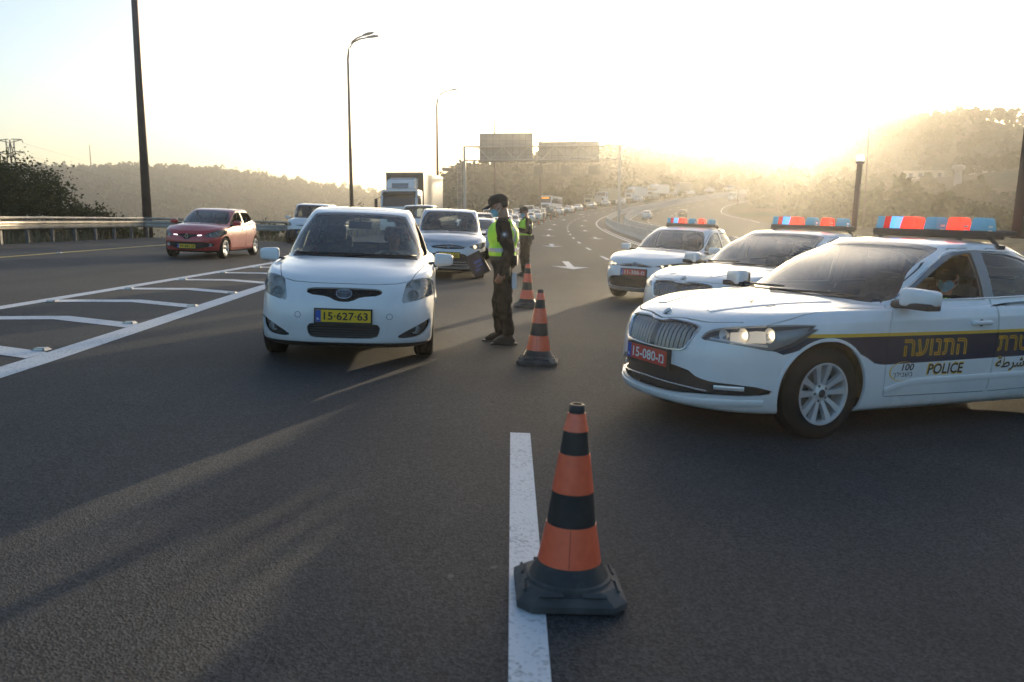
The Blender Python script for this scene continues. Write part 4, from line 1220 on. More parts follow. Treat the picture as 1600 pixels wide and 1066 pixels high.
# --- wheels: axis along y, outer side +y
_WH = {}
def wheel(parent, x, y, r, w, rim_r, style, steer=0.0, low=False):
    key = (r, w, rim_r, style, low)
    sg = 1 if y > 0 else -1
    root = empty('wheel', (x, y, r), 0, parent); root.rotation_euler = (0, R(random.uniform(0, 70)), steer + (0 if sg > 0 else math.pi))
    if key not in _WH:
        n = 20 if low else 48
        t = MB(); hw = w / 2
        t.lathe([(rim_r - 0.012, -hw * 0.8), (rim_r + 0.012, -hw * 0.93), (r - 0.05, -hw), (r - 0.014, -hw * 0.86), (r, -hw * 0.7), (r, -hw * 0.36), (r - 0.008, -hw * 0.34), (r - 0.008, -hw * 0.30), (r, -hw * 0.28), (r, hw * 0.28), (r - 0.008, hw * 0.30), (r - 0.008, hw * 0.34), (r, hw * 0.36), (r, hw * 0.7), (r - 0.014, hw * 0.86), (r - 0.05, hw), (rim_r + 0.012, hw * 0.93), (rim_r - 0.012, hw * 0.8)], n, 'y')
        to = t.build('tyre', M_RUBBER, None, True, 35)
        g = MB()
        yo = hw * 0.84
        g.lathe([(rim_r - 0.02, -hw * 0.8), (rim_r - 0.03, 0), (rim_r - 0.025, yo - 0.012), (rim_r - 0.004, yo), (rim_r - 0.004, yo + 0.006), (rim_r - 0.018, yo + 0.006), (rim_r - 0.026, yo - 0.02)], n, 'y')
        spk = {'ten': 10, 'five': 5, 'seven': 7, 'six': 6, 'cover': 8}[style]
        for k in range(spk):
            a = 2 * math.pi * k / spk
            tw = 0.06 if style == 'ten' and k % 2 else (-0.06 if style == 'ten' else 0)
            w0, w1 = {'ten': (0.030, 0.052), 'five': (0.075, 0.105), 'seven': (0.05, 0.07), 'six': (0.055, 0.085), 'cover': (0.055, 0.10)}[style]
            V = []
            for q, ww, yy in ((0.045, w0, yo - 0.030), (rim_r * 0.55, (w0 + w1) / 2 * 0.85, yo - 0.014), (rim_r - 0.012, w1, yo - 0.004)):
                da = tw * (q / rim_r)
                for s_ in (-1, 1):
                    for dep in (0, -0.035):
                        ang = a + da; rr = Vector((math.cos(ang), 0, math.sin(ang))); tt = Vector((-math.sin(ang), 0, math.cos(ang)))
                        V.append(rr * q + tt * s_ * ww / 2 * (1 if dep == 0 else 1.25) + Vector((0, yy + dep, 0)))
            F = []
            for i in range(2):
                o_ = i * 4
                F += [(o_, o_ + 2, o_ + 6, o_ + 4), (o_, o_ + 4, o_ + 5, o_ + 1), (o_ + 2, o_ + 3, o_ + 7, o_ + 6), (o_ + 1, o_ + 5, o_ + 7, o_ + 3)]
            g.add(V, F)
        g.lathe([(0.0, yo - 0.012), (0.034, yo - 0.014), (0.042, yo - 0.022), (0.075, yo - 0.03), (0.08, yo - 0.07)], max(12, n // 2), 'y')
        go = g.build('rim', M_ALLOY, None, True, 30)
        d = MB(); d.lathe([(0, yo - 0.085), (rim_r * 0.72, yo - 0.085), (rim_r * 0.72, yo - 0.10), (rim_r - 0.02, yo - 0.12)], max(12, n // 2), 'y'); do = d.build('brake_disc', M_DISC, None, True, 30)
        parts = [to.data, go.data, do.data]
        if not low:
            c = MB(); c.lathe([(0, yo - 0.006), (0.026, yo - 0.007), (0.031, yo - 0.012)], 16, 'y')
            parts.append(c.build('hub_cap', M_BLACKP, None, True).data)
            b = MB()
            for k in range(5):
                a = 2 * math.pi * (k + 0.5) / 5; b.lathe([(0.0, yo - 0.022), (0.010, yo - 0.022), (0.012, yo - 0.032)], 8, 'y', (0.056 * math.cos(a), 0, 0.056 * math.sin(a)))
            parts.append(b.build('wheel_bolts', M_DISC, None, True).data)
        for o_ in [to, go, do]: bpy.data.objects.remove(o_)
        for nm in ('hub_cap', 'wheel_bolts'):
            for o_ in [q for q in bpy.data.objects if q.parent is None and q.name.startswith(nm)]: bpy.data.objects.remove(o_)
        _WH[key] = parts
    for me, nm in zip(_WH[key], ('tyre', 'rim', 'brake_disc', 'hub_cap', 'wheel_bolts')):
        link_mesh(nm, me, None, root)
    return root

def rbox(c, d, r, seg=3, rot=None, taper=(1, 1)):
    """rounded box as verts/faces"""
    bm = bmesh.new(); bmesh.ops.create_cube(bm, size=1.0)
    for v in bm.verts:
        k = taper if v.co.z > 0 else (1, 1)
        v.co = Vector((v.co.x * d[0] * k[0], v.co.y * d[1] * k[1], v.co.z * d[2]))
    bmesh.ops.bevel(bm, geom=bm.edges[:], offset=r, segments=seg, profile=0.7, affect='EDGES', clamp_overlap=True)
    V = []
    for v in bm.verts:
        p = v.co.copy()
        if rot is not None: p = rot @ p
        V.append(p + Vector(c))
    F = [tuple(v.index for v in f.verts) for f in bm.faces]
    bm.free(); return V, F
def rb(name, c, d, r, m, parent, seg=3, rot=None, taper=(1, 1)):
    V, F = rbox(c, d, r, seg, rot, taper); o = mesh_from(name, V, F, m, parent, True); o.data.set_sharp_from_angle(angle=R(40)); return o

def cabin(root, xs, zf=0.30, w=0.62, dash=(0.95, 0.86), wheel_y=0.37, belt=0.95):
    """dashboard, seats, steering wheel, mirror, floor: xs = (front seat x, rear seat x)"""
    xd, zd = dash
    it = MB()
    prof = [(xd + 0.25, zd - 0.06), (xd, zd), (xd - 0.18, zd - 0.02), (xd - 0.26, zd - 0.12), (xd - 0.2, zd - 0.45), (xd + 0.25, zd - 0.5)]
    V = [(x, s_ * (w + 0.06), z) for s_ in (-1, 1) for x, z in prof]; k = len(prof)
    it.add(V, [tuple(range(k)), tuple(reversed(range(k, 2 * k)))] + [(i, i + k, (i + 1) % k + k, (i + 1) % k) for i in range(k)])
    d = it.build('dashboard', M_INT, root)
    V, F = rbox((xd - 0.12, wheel_y, zd + 0.03), (0.22, 0.34, 0.09), 0.03); mesh_from('instrument_hood', V, F, M_INT, d, True)
    fl = MB(); fl.box(((xd - 1.9) / 2, 0, zf - 0.02), (2.9, w * 2, 0.04)); fl.build('cabin_floor', M_INT, root)
    st = MB(); cx = xd - 0.36; rot = Matrix.Rotation(R(-66), 3, 'Y')
    ring = [rot @ Vector((0.185 * math.cos(t), 0.185 * math.sin(t), 0)) + Vector((cx, wheel_y, zd - 0.02)) for t in np.linspace(0, 2 * math.pi, 25)]
    st.tube(ring, 0.016, 8, cap=False)
    for t in (0, 2.2, 4.1): st.tube([rot @ Vector((0.18 * math.cos(t), 0.18 * math.sin(t), 0)) + Vector((cx, wheel_y, zd - 0.02)), Vector((cx + 0.03, wheel_y, zd - 0.03))], 0.02, 6)
    st.tube([(cx, wheel_y, zd - 0.02), (cx + 0.25, wheel_y, zd - 0.12)], 0.03, 8)
    st.build('steering_wheel', M_INT, root, True)
    for sy in (-1, 1):
        x = xs[0]; y = 0.36 * sy
        s_ = rb('seat', (x + 0.02, y, zf + 0.22), (0.52, 0.50, 0.18), 0.06, M_SEAT, root)
        rb('backrest', (x - 0.30, y, zf + 0.55), (0.16, 0.48, 0.62), 0.07, M_SEAT, s_, rot=Matrix.Rotation(R(-16), 3, 'Y'), taper=(0.9, 0.82))
        rb('headrest', (x - 0.43, y, zf + 0.985), (0.11, 0.27, 0.18), 0.05, M_SEAT, s_, rot=Matrix.Rotation(R(-12), 3, 'Y'), taper=(0.9, 0.85))
    x = xs[1]
    s_ = rb('rear_seat', (x + 0.05, 0, zf + 0.2), (0.5, 1.22, 0.18), 0.06, M_SEAT, root)
    rb('backrest', (x - 0.28, 0, zf + 0.5), (0.16, 1.24, 0.56), 0.06, M_SEAT, s_, rot=Matrix.Rotation(R(-18), 3, 'Y'))
    for y in (-0.36, 0.36): rb('headrest', (x - 0.40, y, zf + 0.85), (0.10, 0.25, 0.15), 0.045, M_SEAT, s_)
def bowl(name, c, r, dep, m, parent, n=20, rot=None):
    """reflector bowl opening towards +x"""
    mb = MB(); mb.lathe([(0.001, -dep), (r * 0.45, -dep * 0.85), (r * 0.8, -dep * 0.45), (r, 0), (r * 1.06, 0.004)], n, 'x', c, rot=rot)
    return mb.build(name, m, parent, True)
def dome(name, c, r, h, m, parent, n=18, rot=None):
    mb = MB(); mb.lathe([(r, 0), (r * 0.92, h * 0.4), (r * 0.6, h * 0.8), (0.001, h)], n, 'x', c, rot=rot)
    return mb.build(name, m, parent, True)

def make_car(sp):
    sh = Shell(sp['rings'], sp.get('N', 84), sp.get('vs', 5))
    root = empty(sp.get('name', 'car')); paint = sp['paint']
    lo = sp.get('low', False)
    r, ww, rim, sty = sp['wheel']; ax = sp['axles']; ar = sp['arch']
    az = sp.get('arch_z', r)
    side_dom = lambda p, n: np.abs(n[:, 1]) > 0.25
    for xa in ax:
        sh.cut(lambda p, xa=xa: np.hypot(p[:, 0] - xa, p[:, 2] - az) - ar, 'void', ('body',), lambda p, n: np.abs(p[:, 1]) > 0.45)
    fdom = lambda p, n: (p[:, 0] > sp.get('fx', 1.2)) & (n[:, 0] > -0.05)
    rdom = lambda p, n: (p[:, 0] < sp.get('rx', -1.2)) & (n[:, 0] < 0.05)
    zb = sp.get('zb', 0.85)
    wdom = lambda p, n: (p[:, 0] > sp.get('wx', -0.1)) & (n[:, 0] > 0.12) & (p[:, 2] > zb)
    # greenhouse
    sh.cut(sh.front(sp['screen'], 0.022), 'screen_edge', 'body', wdom); sh.cut(sh.front(sp['screen'], -0.004), 'screen', 'screen_edge', wdom)
    rwd = lambda p, n: (p[:, 0] < sp.get('rwx', -0.9)) & (n[:, 0] < -0.1) & (p[:, 2] > zb)
    if 'rear_screen' in sp:
        sh.cut(sh.front(sp['rear_screen'], 0.02), 'rear_edge', 'body', rwd); sh.cut(sh.front(sp['rear_screen'], -0.004), 'rear_screen', 'rear_edge', rwd)
    sdom = lambda p, n: (np.abs(n[:, 1]) > 0.3) & (p[:, 2] > zb - 0.1)
    if 'dlo' in sp: sh.cut(sh.side(sp['dlo']), 'trim', 'body', sdom)
    for i, w in enumerate(sp['windows']):
        nm = 'window%d' % i
        sh.cut(sh.side(w, 0.014), 'trim', 'body', sdom); sh.cut(sh.side(w), nm, 'trim', sdom)
    # front end
    for nm, poly in sp.get('front_cuts', []):
        sh.cut(sh.front(poly), nm, ('body',), fdom)
    for nm, poly in sp.get('rear_cuts', []):
        sh.cut(sh.front(poly), nm, ('body',), rdom)
    if 'lip' in sp: sh.cut(lambda p: p[:, 2] - pchip(p[:, 0], sp['lip']), 'lip', ('body',))
    for nm, poly, on in sp.get('side_cuts', []):
        sh.cut(sh.side(poly), nm, on, side_dom)
    stripes = [c[0] for c in sp.get('side_cuts', [])]
    paints = ['body'] + stripes
    g = 0.0035 if not lo else 0.006
    for nm, poly in sp.get('top_cuts', []): sh.cut(sh.topf(poly), nm, ('body',), lambda p, n: (n[:, 2] > 0.7) & (p[:, 2] > zb + 0.3))
    if 'bonnet' in sp:
        bdom = lambda p, n: (n[:, 2] > 0.2) & (p[:, 0] > sp.get('bx', 0.5))
        sh.groove(sh.topf(sp['bonnet']), g, ('body',), bdom, 'gap', 'bonnet')
    dn = []
    for i, d in enumerate(sp.get('doors', [])):
        on_ = ['body'] + stripes
        for o_ in on_:
            inner = 'door%d' % i if o_ == 'body' else o_
            sh.groove(sh.side(d), g, (o_,), side_dom, 'gap', inner)
        dn.append('door%d' % i)
    for fld, dm in sp.get('seams', []):
        for o_ in ['body', 'bonnet']: sh.groove(fld, g, (o_,), dm)
    if 'bumper' in sp:
        sh.cut(lambda p: p[:, 2] - sp['bumper'](p), 'bumper', ('body',), fdom)
    # lift the panels out
    B = sh.part('body', 'body', paint, root, 0, 0.022)
    if 'bonnet' in sp: sh.part('bonnet', 'bonnet', paint, root, 0, 0.02)
    if 'bumper' in sp: sh.part('bumper', 'front_bumper', paint, root, 0, 0.022)
    sh.part('gap', 'panel_seams', M_GAP, B, -0.009)
    for i, t in enumerate(dn):
        for sd in (1, -1):
            o_ = sh.part(t, 'front_door' if i == 0 else 'rear_door', paint, root, 0, 0.02, None, sd)
    if 'lip' in sp: sh.part('lip', 'lower_lip', M_BLACKP, root, 0.002, 0.03)
    so = sh.part('screen_edge', 'screen_seal', M_GLOSSB, root, -0.001, 0.012)
    sh.part('screen', 'windscreen', M_GLASS, root, -0.003)
    if 'rear_screen' in sp: sh.part('rear_edge', 'rear_seal', M_GLOSSB, root, -0.001, 0.012); sh.part('rear_screen', 'rear_window', sp.get('rear_glass', M_TINT), root, -0.003)
    sh.part('trim', 'window_trim', sp.get('trim_mat', M_BLACKP), root, -0.001, 0.02)
    for i, w in enumerate(sp['windows']):
        gm = sp.get('side_glass', M_TINT)
        for sd in (1, -1):
            if (i, sd) in sp.get('open', ()): continue
            sh.part('window%d' % i, 'side_window', gm, root, -0.008, 0, None, sd)
    for nm, poly in sp.get('front_cuts', []) + sp.get('rear_cuts', []):
        k = nm.split('_')[0]
        if k == 'headlight':
            for sd in (1, -1):
                ho = sh.part(nm, 'headlight', sp.get('lamp_back', M_LAMPD), root, -0.075, 0, None, sd)
                if ho is None: continue
                sh.part(nm, 'lamp_lens', sp.get('lamp_glass', M_LAMPG), ho, 0.001, 0, None, sd)
                sp.setdefault('_lamps', {})[(nm, sd)] = ho
                # side walls of the lamp bucket
        elif k == 'taillight':
            for sd in (1, -1): sh.part(nm, 'tail_light', mat('tail_red', (0.45, 0.02, 0.02), 0.15, 0, 0.5, 0.8), root, 0.002, 0.02, None, sd)
        elif k in ('grille', 'intake'):
            sh.part(nm, nm, M_BLACKP, root, -0.05)
        elif k == 'fog':
            for sd in (1, -1): sh.part(nm, 'fog_lamp_recess', M_BLACKP, root, -0.04, 0, None, sd)
        elif k == 'black':
            sh.part(nm, 'black_trim', M_BLACKP, root, 0.0, 0.015)
        elif k == 'chrome':
            sh.part(nm, 'chrome_trim', M_CHROME, root, 0.002, 0.015)
    for (nm, poly, on), m_ in zip(sp.get('side_cuts', []), sp.get('side_mats', [])):
        for sd in (1, -1): sh.part(nm, nm, m_, root, 0.0, 0.01, None, sd)
    for nm, poly in sp.get('top_cuts', []): sh.part(nm, nm, M_GLOSSB, root, 0.001, 0.01)
    # inner lining of doors, pillars and roof
    if not lo:
        sel = ['body'] + dn + ['trim'] + stripes
        ids = [sh.tid(t) for t in sel]
        keep_tag = sh.tag.copy(); c = sh.V[sh.T][:, :, :3].mean(1)
        m_ = np.isin(sh.tag, ids) & (c[:, 0] < sp.get('lx', 0.85)) & (c[:, 0] > sp.get('lrx', -1.8)) & (c[:, 2] > 0.35)
        sh.tag[m_] = sh.tid('lining'); sh.part('lining', 'cabin_lining', M_INTL, root, -0.035); sh.tag = keep_tag
    # underbody, wheel wells
    ub = [tuple(p) for p in sh.bottom]
    mesh_from('underbody', [(p[0], p[1], p[2] + 0.01) for p in ub], [tuple(range(len(ub)))], M_BLACKP, root)
    for xa in ax:
        for sd in (1, -1):
            mb = MB(); V = []; F = []
            yo = sp['track'] / 2 + ww / 2 - 0.07
            for t in np.linspace(-0.25, math.pi + 0.25, 17):
                for yy in (yo - 0.01, yo - ww - 0.12): V.append((xa + (ar + 0.006) * math.cos(t), sd * yy, az + (ar + 0.006) * math.sin(t)))
            for i in range(16): F.append((2 * i, 2 * i + 1, 2 * i + 3, 2 * i + 2))
            V.append((xa, sd * (yo - ww - 0.12), az)); c_ = len(V) - 1
            for i in range(16): F.append((2 * i + 1, 2 * i + 3, c_))
            mb.add(V, F); mb.build('wheel_well', M_BLACKP, root)
    for k, xa in enumerate(ax):
        for sd in (1, -1):
            wheel(root, xa, sd * sp['track'] / 2, r, ww, rim, sty, sp.get('steer', 0) if k == 0 else 0, lo)
    return root, sh

def mirror(root, sh, x, z, y, size=(0.13, 0.23, 0.15), m=None, base=None, low=None):
    """door mirrors on both sides: housing, glass, stalk"""
    for sd in (1, -1):
        V, F = rbox((0, 0, 0), size, min(size) * 0.42, 4)
        V = [Vector((p.x * (1 - 0.25 * max(0, p.y * sd) / (size[1] / 2)) + x - 0.05 * (p.y * sd) / size[1], p.y + sd * y, p.z * (1 - 0.18 * max(0, p.y * sd) / (size[1] / 2)) + z)) for p in V]
        o = mesh_from('wing_mirror', V, F, m, root, True)
        if low is not None:
            V2, F2 = rbox((0, 0, 0), (size[0] * 1.02, size[1] * 0.98, size[2] * 0.36), 0.02, 3)
            mesh_from('mirror_base', [Vector((p.x + x, p.y + sd * (y - 0.005), p.z + z - size[2] * 0.42)) for p in V2], F2, low, o, True)
        gl = [(x - size[0] / 2 - 0.004, sd * (y - size[1] * 0.40), z - size[2] * 0.34), (x - size[0] / 2 - 0.012, sd * (y + size[1] * 0.38), z - size[2] * 0.28), (x - size[0] / 2 - 0.012, sd * (y + size[1] * 0.38), z + size[2] * 0.28), (x - size[0] / 2 - 0.004, sd * (y - size[1] * 0.40), z + size[2] * 0.34)]
        mesh_from('mirror_glass', gl, [(0, 1, 2, 3)], M_CHROME, o)
        st = MB(); yi = y - size[1] / 2 - 0.10
        st.tube([(x + 0.01, sd * yi, z - size[2] * 0.5), (x, sd * (y - size[1] * 0.2), z - size[2] * 0.32)], [0.035, 0.03], 8); st.build('mirror_stalk', base or M_BLACKP, o, True)
def wipers(root, sh, pts_list):
    for pts in pts_list:
        P = []
        for y, z in lerp_pts(pts, 10):
            p, n = sh.pf(y, z)
            if p is not None: P.append(p + Vector((0.018, 0, 0.012)))
        if len(P) > 2:
            mb = MB(); mb.tube(P, [0.014] + [0.011] * (len(P) - 2) + [0.007], 6); mb.build('wiper', M_BLACKP, root, True)
def handle(root, sh, x, z, sd, m, L=0.2):
    p, n = sh.ps(x, z, sd); 
    if p is None: return
    V, F = rbox((0, 0, 0), (L, 0.035, 0.034), 0.014, 3); o = mesh_from('door_handle', [Vector((q.x + p.x, q.y + p.y + sd * 0.014, q.z + p.z)) for q in V], F, m, root, True)
    c = MB(); c.lathe([(0.0, 0.0), (0.026, 0.0), (0.032, -0.004)], 14, 'y', (p.x - 0.01, p.y + sd * 0.002, p.z - 0.005)); c.build('handle_cup', M_GAP, o, True)
def decal(root, sh, name, V, F, m, axis, lift=0.002, sd=1, mirror_x=False):
    """flat artwork (x right, y up already in car coordinates) laid on the shell"""
    out = []
    for p in V:
        if axis == 'side': q, n = sh.ps(p[0], p[1], sd)
        elif axis == 'top': q, n = sh.pt(p[0], p[1])
        else: q, n = sh.pf(p[0], p[1])
        if q is None: q = Vector((0, 0, 0)); n = Vector((0, 0, 1))
        n = n.normalized()
        if n.dot(q - Vector((0, 0, 0.6))) < 0: n = -n
        out.append(q + n * lift)
    return mesh_from(name, out, F, m, root)
def side_text(root, sh, txt, cx, cz, w, h, m, sd=1, lift=0.002, off=0.0, shear=0.0, name='lettering', grow=0.0):
    V, F = text_mesh(txt, 1.0, off, shear)
    V = fit_text(V, w + grow, h + grow)
    V = np.array([(cx - p[0] * sd, cz + p[1], 0) for p in V])      # seen from the left side the car's nose points left
    return decal(root, sh, name, V, F, m, 'side', lift, sd)
def side_text_outline(root, sh, txt, cx, cz, w, h, m_out, sd=1, t=0.005, name='lettering'):
    """letters drawn as an outline of constant width"""
    V, F = text_mesh(txt, 1.0, 0.0, space=1.08); mn, mx = V.min(0), V.max(0); sx = w / (mx[0] - mn[0]); sy = h / (mx[1] - mn[1]); c = (mn + mx) / 2
    V, F = text_mesh(txt, 1.0, 0.0, space=1.08, outline=t / sy)
    o = decal(root, sh, name, np.array([(cx - (p[0] - c[0]) * sx * sd, cz + (p[1] - c[1]) * sy, 0) for p in V]), F, m_out, 'side', 0.002, sd)
    return o
def ellipse_ring(name, loc, rot, a, b, t, h, m, parent, n=28):
    mb = MB(); V = []
    for k in range(n):
        q = 2 * math.pi * k / n
        for rr, hh in ((1 - t, 0), (1 - t * 0.8, h), (1 - t * 0.2, h), (1, 0)): V.append(rot @ Vector((a * math.cos(q) * (1 if rr == 1 else 1 - (1 - rr) * min(1, b / a)), b * math.sin(q) * rr, hh)) + Vector(loc))
    F = []
    for k in range(n):
        j = (k + 1) % n
        for q in range(3): F.append((k * 4 + q, k * 4 + q + 1, j * 4 + q + 1, j * 4 + q))
    mb.add(V, F); return mb.build(name, m, parent, True, 40)
def oval_emblem(root, sh, z, w, h, sc=1.0):
    """three interlocking chrome ovals"""
    p, n = sh.pf(0, z); n = n.normalized(); n = n if n.x > 0 else -n
    up = (Vector((0, 0, 1)) - n * n.z).normalized(); rt = up.cross(n).normalized(); rot = Matrix((rt, up, n)).transposed()
    c = p + n * 0.008
    b = MB(); V = [rot @ Vector((w / 2 * math.cos(t), h / 2 * math.sin(t), -0.002)) + c for t in np.linspace(0, 2 * math.pi, 25)[:-1]]
    b.add(V, [tuple(range(24))]); o = b.build('emblem', M_GLOSSB, root)
    ellipse_ring('emblem_oval', c, rot, w / 2, h / 2, 0.14, 0.006, M_CHROME, o)
    ellipse_ring('emblem_oval', c + up * h * 0.19, rot, w * 0.33, h * 0.17, 0.28, 0.007, M_CHROME, o)
    ellipse_ring('emblem_oval', c - up * h * 0.02, rot, w * 0.13, h * 0.44, 0.2, 0.008, M_CHROME, o)
    return o
# ------------------------------------------------------------------ white hatchback (nearest, stopped by the officer)
def white_hatchback():
    NF = (5.0, 2.5)
    rings = [
        dict(xf=2.08, xr=-1.93, w=0.83, z=[(0, 0.19)], nf=(8.5, 2.8)),
        dict(xf=2.155, xr=-2.00, w=0.862, z=[(0, 0.225)], nf=(8.5, 2.8)),
        dict(xf=2.185, xr=-2.03, w=0.878, z=[(0, 0.36)], nf=(8.5, 2.8)),
        dict(xf=2.195, xr=-2.03, w=0.880, z=[(-2.1, 0.56), (2.2, 0.52)], nf=(8, 2.7)),
        dict(xf=2.165, xr=-1.99, w=0.882, z=[(-2.1, 0.74), (2.2, 0.68)], nf=(7, 2.6)),
        dict(xf=2.10, xr=-1.96, w=0.876, z=[(-2.1, 0.90), (0, 0.86), (1.2, 0.85), (2.1, 0.775)], nf=(6.5, 2.55)),
        dict(xf=2.03, xr=-1.93, w=0.855, z=[(-2.1, 1.01), (-1, 0.985), (0, 0.965), (1.2, 0.93), (2.05, 0.825)], nf=(6, 2.5)),
        dict(xf=1.82, xr=-1.92, w=0.828, z=[(-2.1, 1.045), (-1, 1.01), (0, 0.985), (1.0, 0.96), (1.82, 0.915)], crown=0.02, nf=(5.5, 2.4)),
        dict(xf=1.50, xr=-1.915, w=0.808, z=[(-2.1, 1.06), (-1, 1.025), (0, 0.995), (0.9, 0.985), (1.5, 0.985)], crown=0.03, nf=(4.5, 2.3)),
        dict(xf=1.20, xr=-1.91, w=0.792, z=[(-2.1, 1.07), (-1, 1.04), (0, 1.01), (0.8, 1.005), (1.2, 1.035)], crown=0.02, nf=(4.2, 2.25), crease=True),
        dict(xf=0.80, xr=-1.85, w=0.705, z=[(-2, 1.24), (-1, 1.255), (0, 1.245), (0.78, 1.255)], nf=(4.2, 2.35), nr=(5, 2.6)),
        dict(xf=0.38, xr=-1.76, w=0.590, z=[(-2, 1.43), (-1, 1.46), (-0.3, 1.465), (0.36, 1.455)], nf=(4.2, 2.5), nr=(5, 2.6), crease=True),
        dict(xf=0.29, xr=-1.72, w=0.555, z=[(-2, 1.475), (-1, 1.52), (-0.3, 1.525), (0.27, 1.49)], nf=(4.2, 2.6), nr=(5, 2.6)),
        dict(xf=0.10, xr=-1.52, w=0.46, z=[(-2, 1.50), (-1, 1.545), (-0.3, 1.55), (0.1, 1.53)], crown=0.004, nf=(4.2, 2.6)),
        dict(xf=-0.1, xr=-1.2, w=0.3, z=[(-2, 1.52), (-1, 1.556), (-0.3, 1.560), (0.0, 1.553)], nf=(4, 2.6)),
        dict(xf=-0.3, xr=-0.7, w=0.06, z=[(-1, 1.560), (-0.3, 1.562)]),
    ]
    bump_line = lambda p: np.interp(np.abs(p[:, 1]), [0, 0.3, 0.5, 0.58, 0.62], [0.806, 0.806, 0.812, 0.828, 0.845])
    sp = dict(name='white_hatchback', rings=rings, paint=M_WHITE, axles=(1.30, -1.30), wheel=(0.315, 0.205, 0.205, 'seven'), arch=0.352, arch_z=0.32, track=1.535, N=100, vs=6,
        screen=smooth_poly([(0, 1.045), (0.45, 1.04), (0.70, 1.025), (0.725, 1.06), (0.515, 1.425), (0.50, 1.452), (0.26, 1.468), (0, 1.472), (-0.26, 1.468), (-0.50, 1.452), (-0.515, 1.425), (-0.725, 1.06), (-0.7, 1.025), (-0.45, 1.04)], 1),
        rear_screen=smooth_poly([(0.6, 1.09), (0.45, 1.43), (-0.45, 1.43), (-0.6, 1.09)], 1),
        windows=[smooth_poly([(0.72, 1.035), (0.40, 1.30), (0.18, 1.405), (-0.22, 1.425), (-0.27, 1.04)], 1, (0, 3, 4)), smooth_poly([(-0.37, 1.045), (-0.34, 1.425), (-0.9, 1.42), (-1.28, 1.33), (-1.42, 1.08), (-1.0, 1.055)], 1, (0, 1))],
        dlo=smooth_poly([(0.80, 1.015), (0.40, 1.325), (0.18, 1.435), (-0.4, 1.452), (-0.95, 1.445), (-1.32, 1.35), (-1.47, 1.07), (-1.0, 1.035)], 1),
        top_cuts=[('sunroof', smooth_poly([(0.10, 0.0), (0.10, 0.36), (0.04, 0.42), (-0.62, 0.42), (-0.68, 0.36), (-0.68, -0.36), (-0.62, -0.42), (0.04, -0.42), (0.10, -0.36)], 1))], open=((0, 1),),
        front_cuts=[('headlight', smooth_poly([(0.598, 0.842), (0.72, 0.862), (0.80, 0.86), (0.856, 0.815), (0.872, 0.70), (0.80, 0.675), (0.545, 0.628), (0.562, 0.74)], 1, (0, 6))),
                    ('grille', smooth_poly([(0.0, 0.772), (0.20, 0.768), (0.368, 0.762), (0.350, 0.702), (0.15, 0.688), (0.075, 0.645), (0, 0.638), (-0.075, 0.645), (-0.15, 0.688), (-0.35, 0.702), (-0.368, 0.762), (-0.2, 0.768)], 1)),
                    ('intake', smooth_poly([(0.355, 0.418), (0.33, 0.300), (0.27, 0.285), (-0.27, 0.285), (-0.33, 0.300), (-0.355, 0.418), (-0.28, 0.432), (0.28, 0.432)], 1)),
                    ('fog', smooth_poly([(0.485, 0.295), (0.62, 0.375), (0.83, 0.468), (0.84, 0.39), (0.76, 0.305), (0.62, 0.285)], 1, (2,)))],
        lamp_glass=M_LAMPPALE, rear_glass=M_GLASS, lamp_back=mat('lamp_back_silver', (0.70, 0.71, 0.72), 0.35, 0.35), lip=[(-2.1, 0.245), (1.0, 0.222), (2.2, 0.245)],
        bumper=bump_line, fx=1.35,
        seams=[(lambda p: p[:, 2] - bump_line(p), lambda p, n: (p[:, 0] > 1.4) & (np.abs(p[:, 1]) < 0.6)),
               (lambda p: np.abs(p[:, 1]) - np.interp(p[:, 0], [0.9, 1.3, 1.75, 1.98, 2.2], [0.755, 0.735, 0.66, 0.60, 0.56]), lambda p, n: (p[:, 0] > 0.95) & (p[:, 0] < 2.03) & (n[:, 2] > 0.3))],
        doors=[smooth_poly([(0.86, 0.30), (0.90, 0.90), (0.80, 1.02), (0.40, 1.345), (0.17, 1.462), (-0.3, 1.472), (-0.33, 0.95), (-0.28, 0.29)], 1), smooth_poly([(-0.29, 0.29), (-0.335, 0.95), (-0.31, 1.472), (-0.95, 1.465), (-1.36, 1.36), (-1.5, 1.06), (-1.20, 0.75), (-0.95, 0.45), (-0.88, 0.29)], 1)],
        rear_cuts=[('taillight', smooth_poly([(0.62, 0.85), (0.66, 1.15), (0.75, 1.12), (0.88, 0.95), (0.86, 0.80)], 1))])
    root, sh = make_car(sp)
    # lamps
    for sd in (1, -1):
        h = sp['_lamps'][('headlight', sd)]
        for y, z, r_, k in ((0.655, 0.70, 0.052, 0), (0.675, 0.795, 0.052, 1), (0.775, 0.755, 0.05, 2)):
            p, n = sh.pf(sd * y, z); rot = Matrix.Rotation(sd * R(14), 3, 'Z')
            c = p + Vector((-0.05 if k < 2 else -0.085, 0, 0))
            bowl('reflector', c, r_, 0.05, M_REFLR, h, 20)
            if k == 0: dome('projector', c + Vector((-0.02, 0, 0)), r_ * 0.68, 0.035, mat('projector_glass', (0.10, 0.12, 0.14), 0.03, 0, 0.9, 1.0), h)
            elif k == 2: dome('indicator_bulb', c + Vector((-0.03, 0, 0)), 0.018, 0.03, M_AMBER, h)
            else: dome('bulb', c + Vector((-0.035, 0, 0)), 0.016, 0.03, M_LAMPG, h)
        p, n = sh.pf(sd * 0.685, 0.372)
        f = dome('fog_lamp', p + Vector((-0.03, 0, 0)), 0.044, 0.02, M_LAMPG, root); bowl('reflector', p + Vector((-0.03, 0, 0)), 0.044, 0.035, M_REFLR, f)
        p, n = sh.pf(sd * 0.435, 0.505)
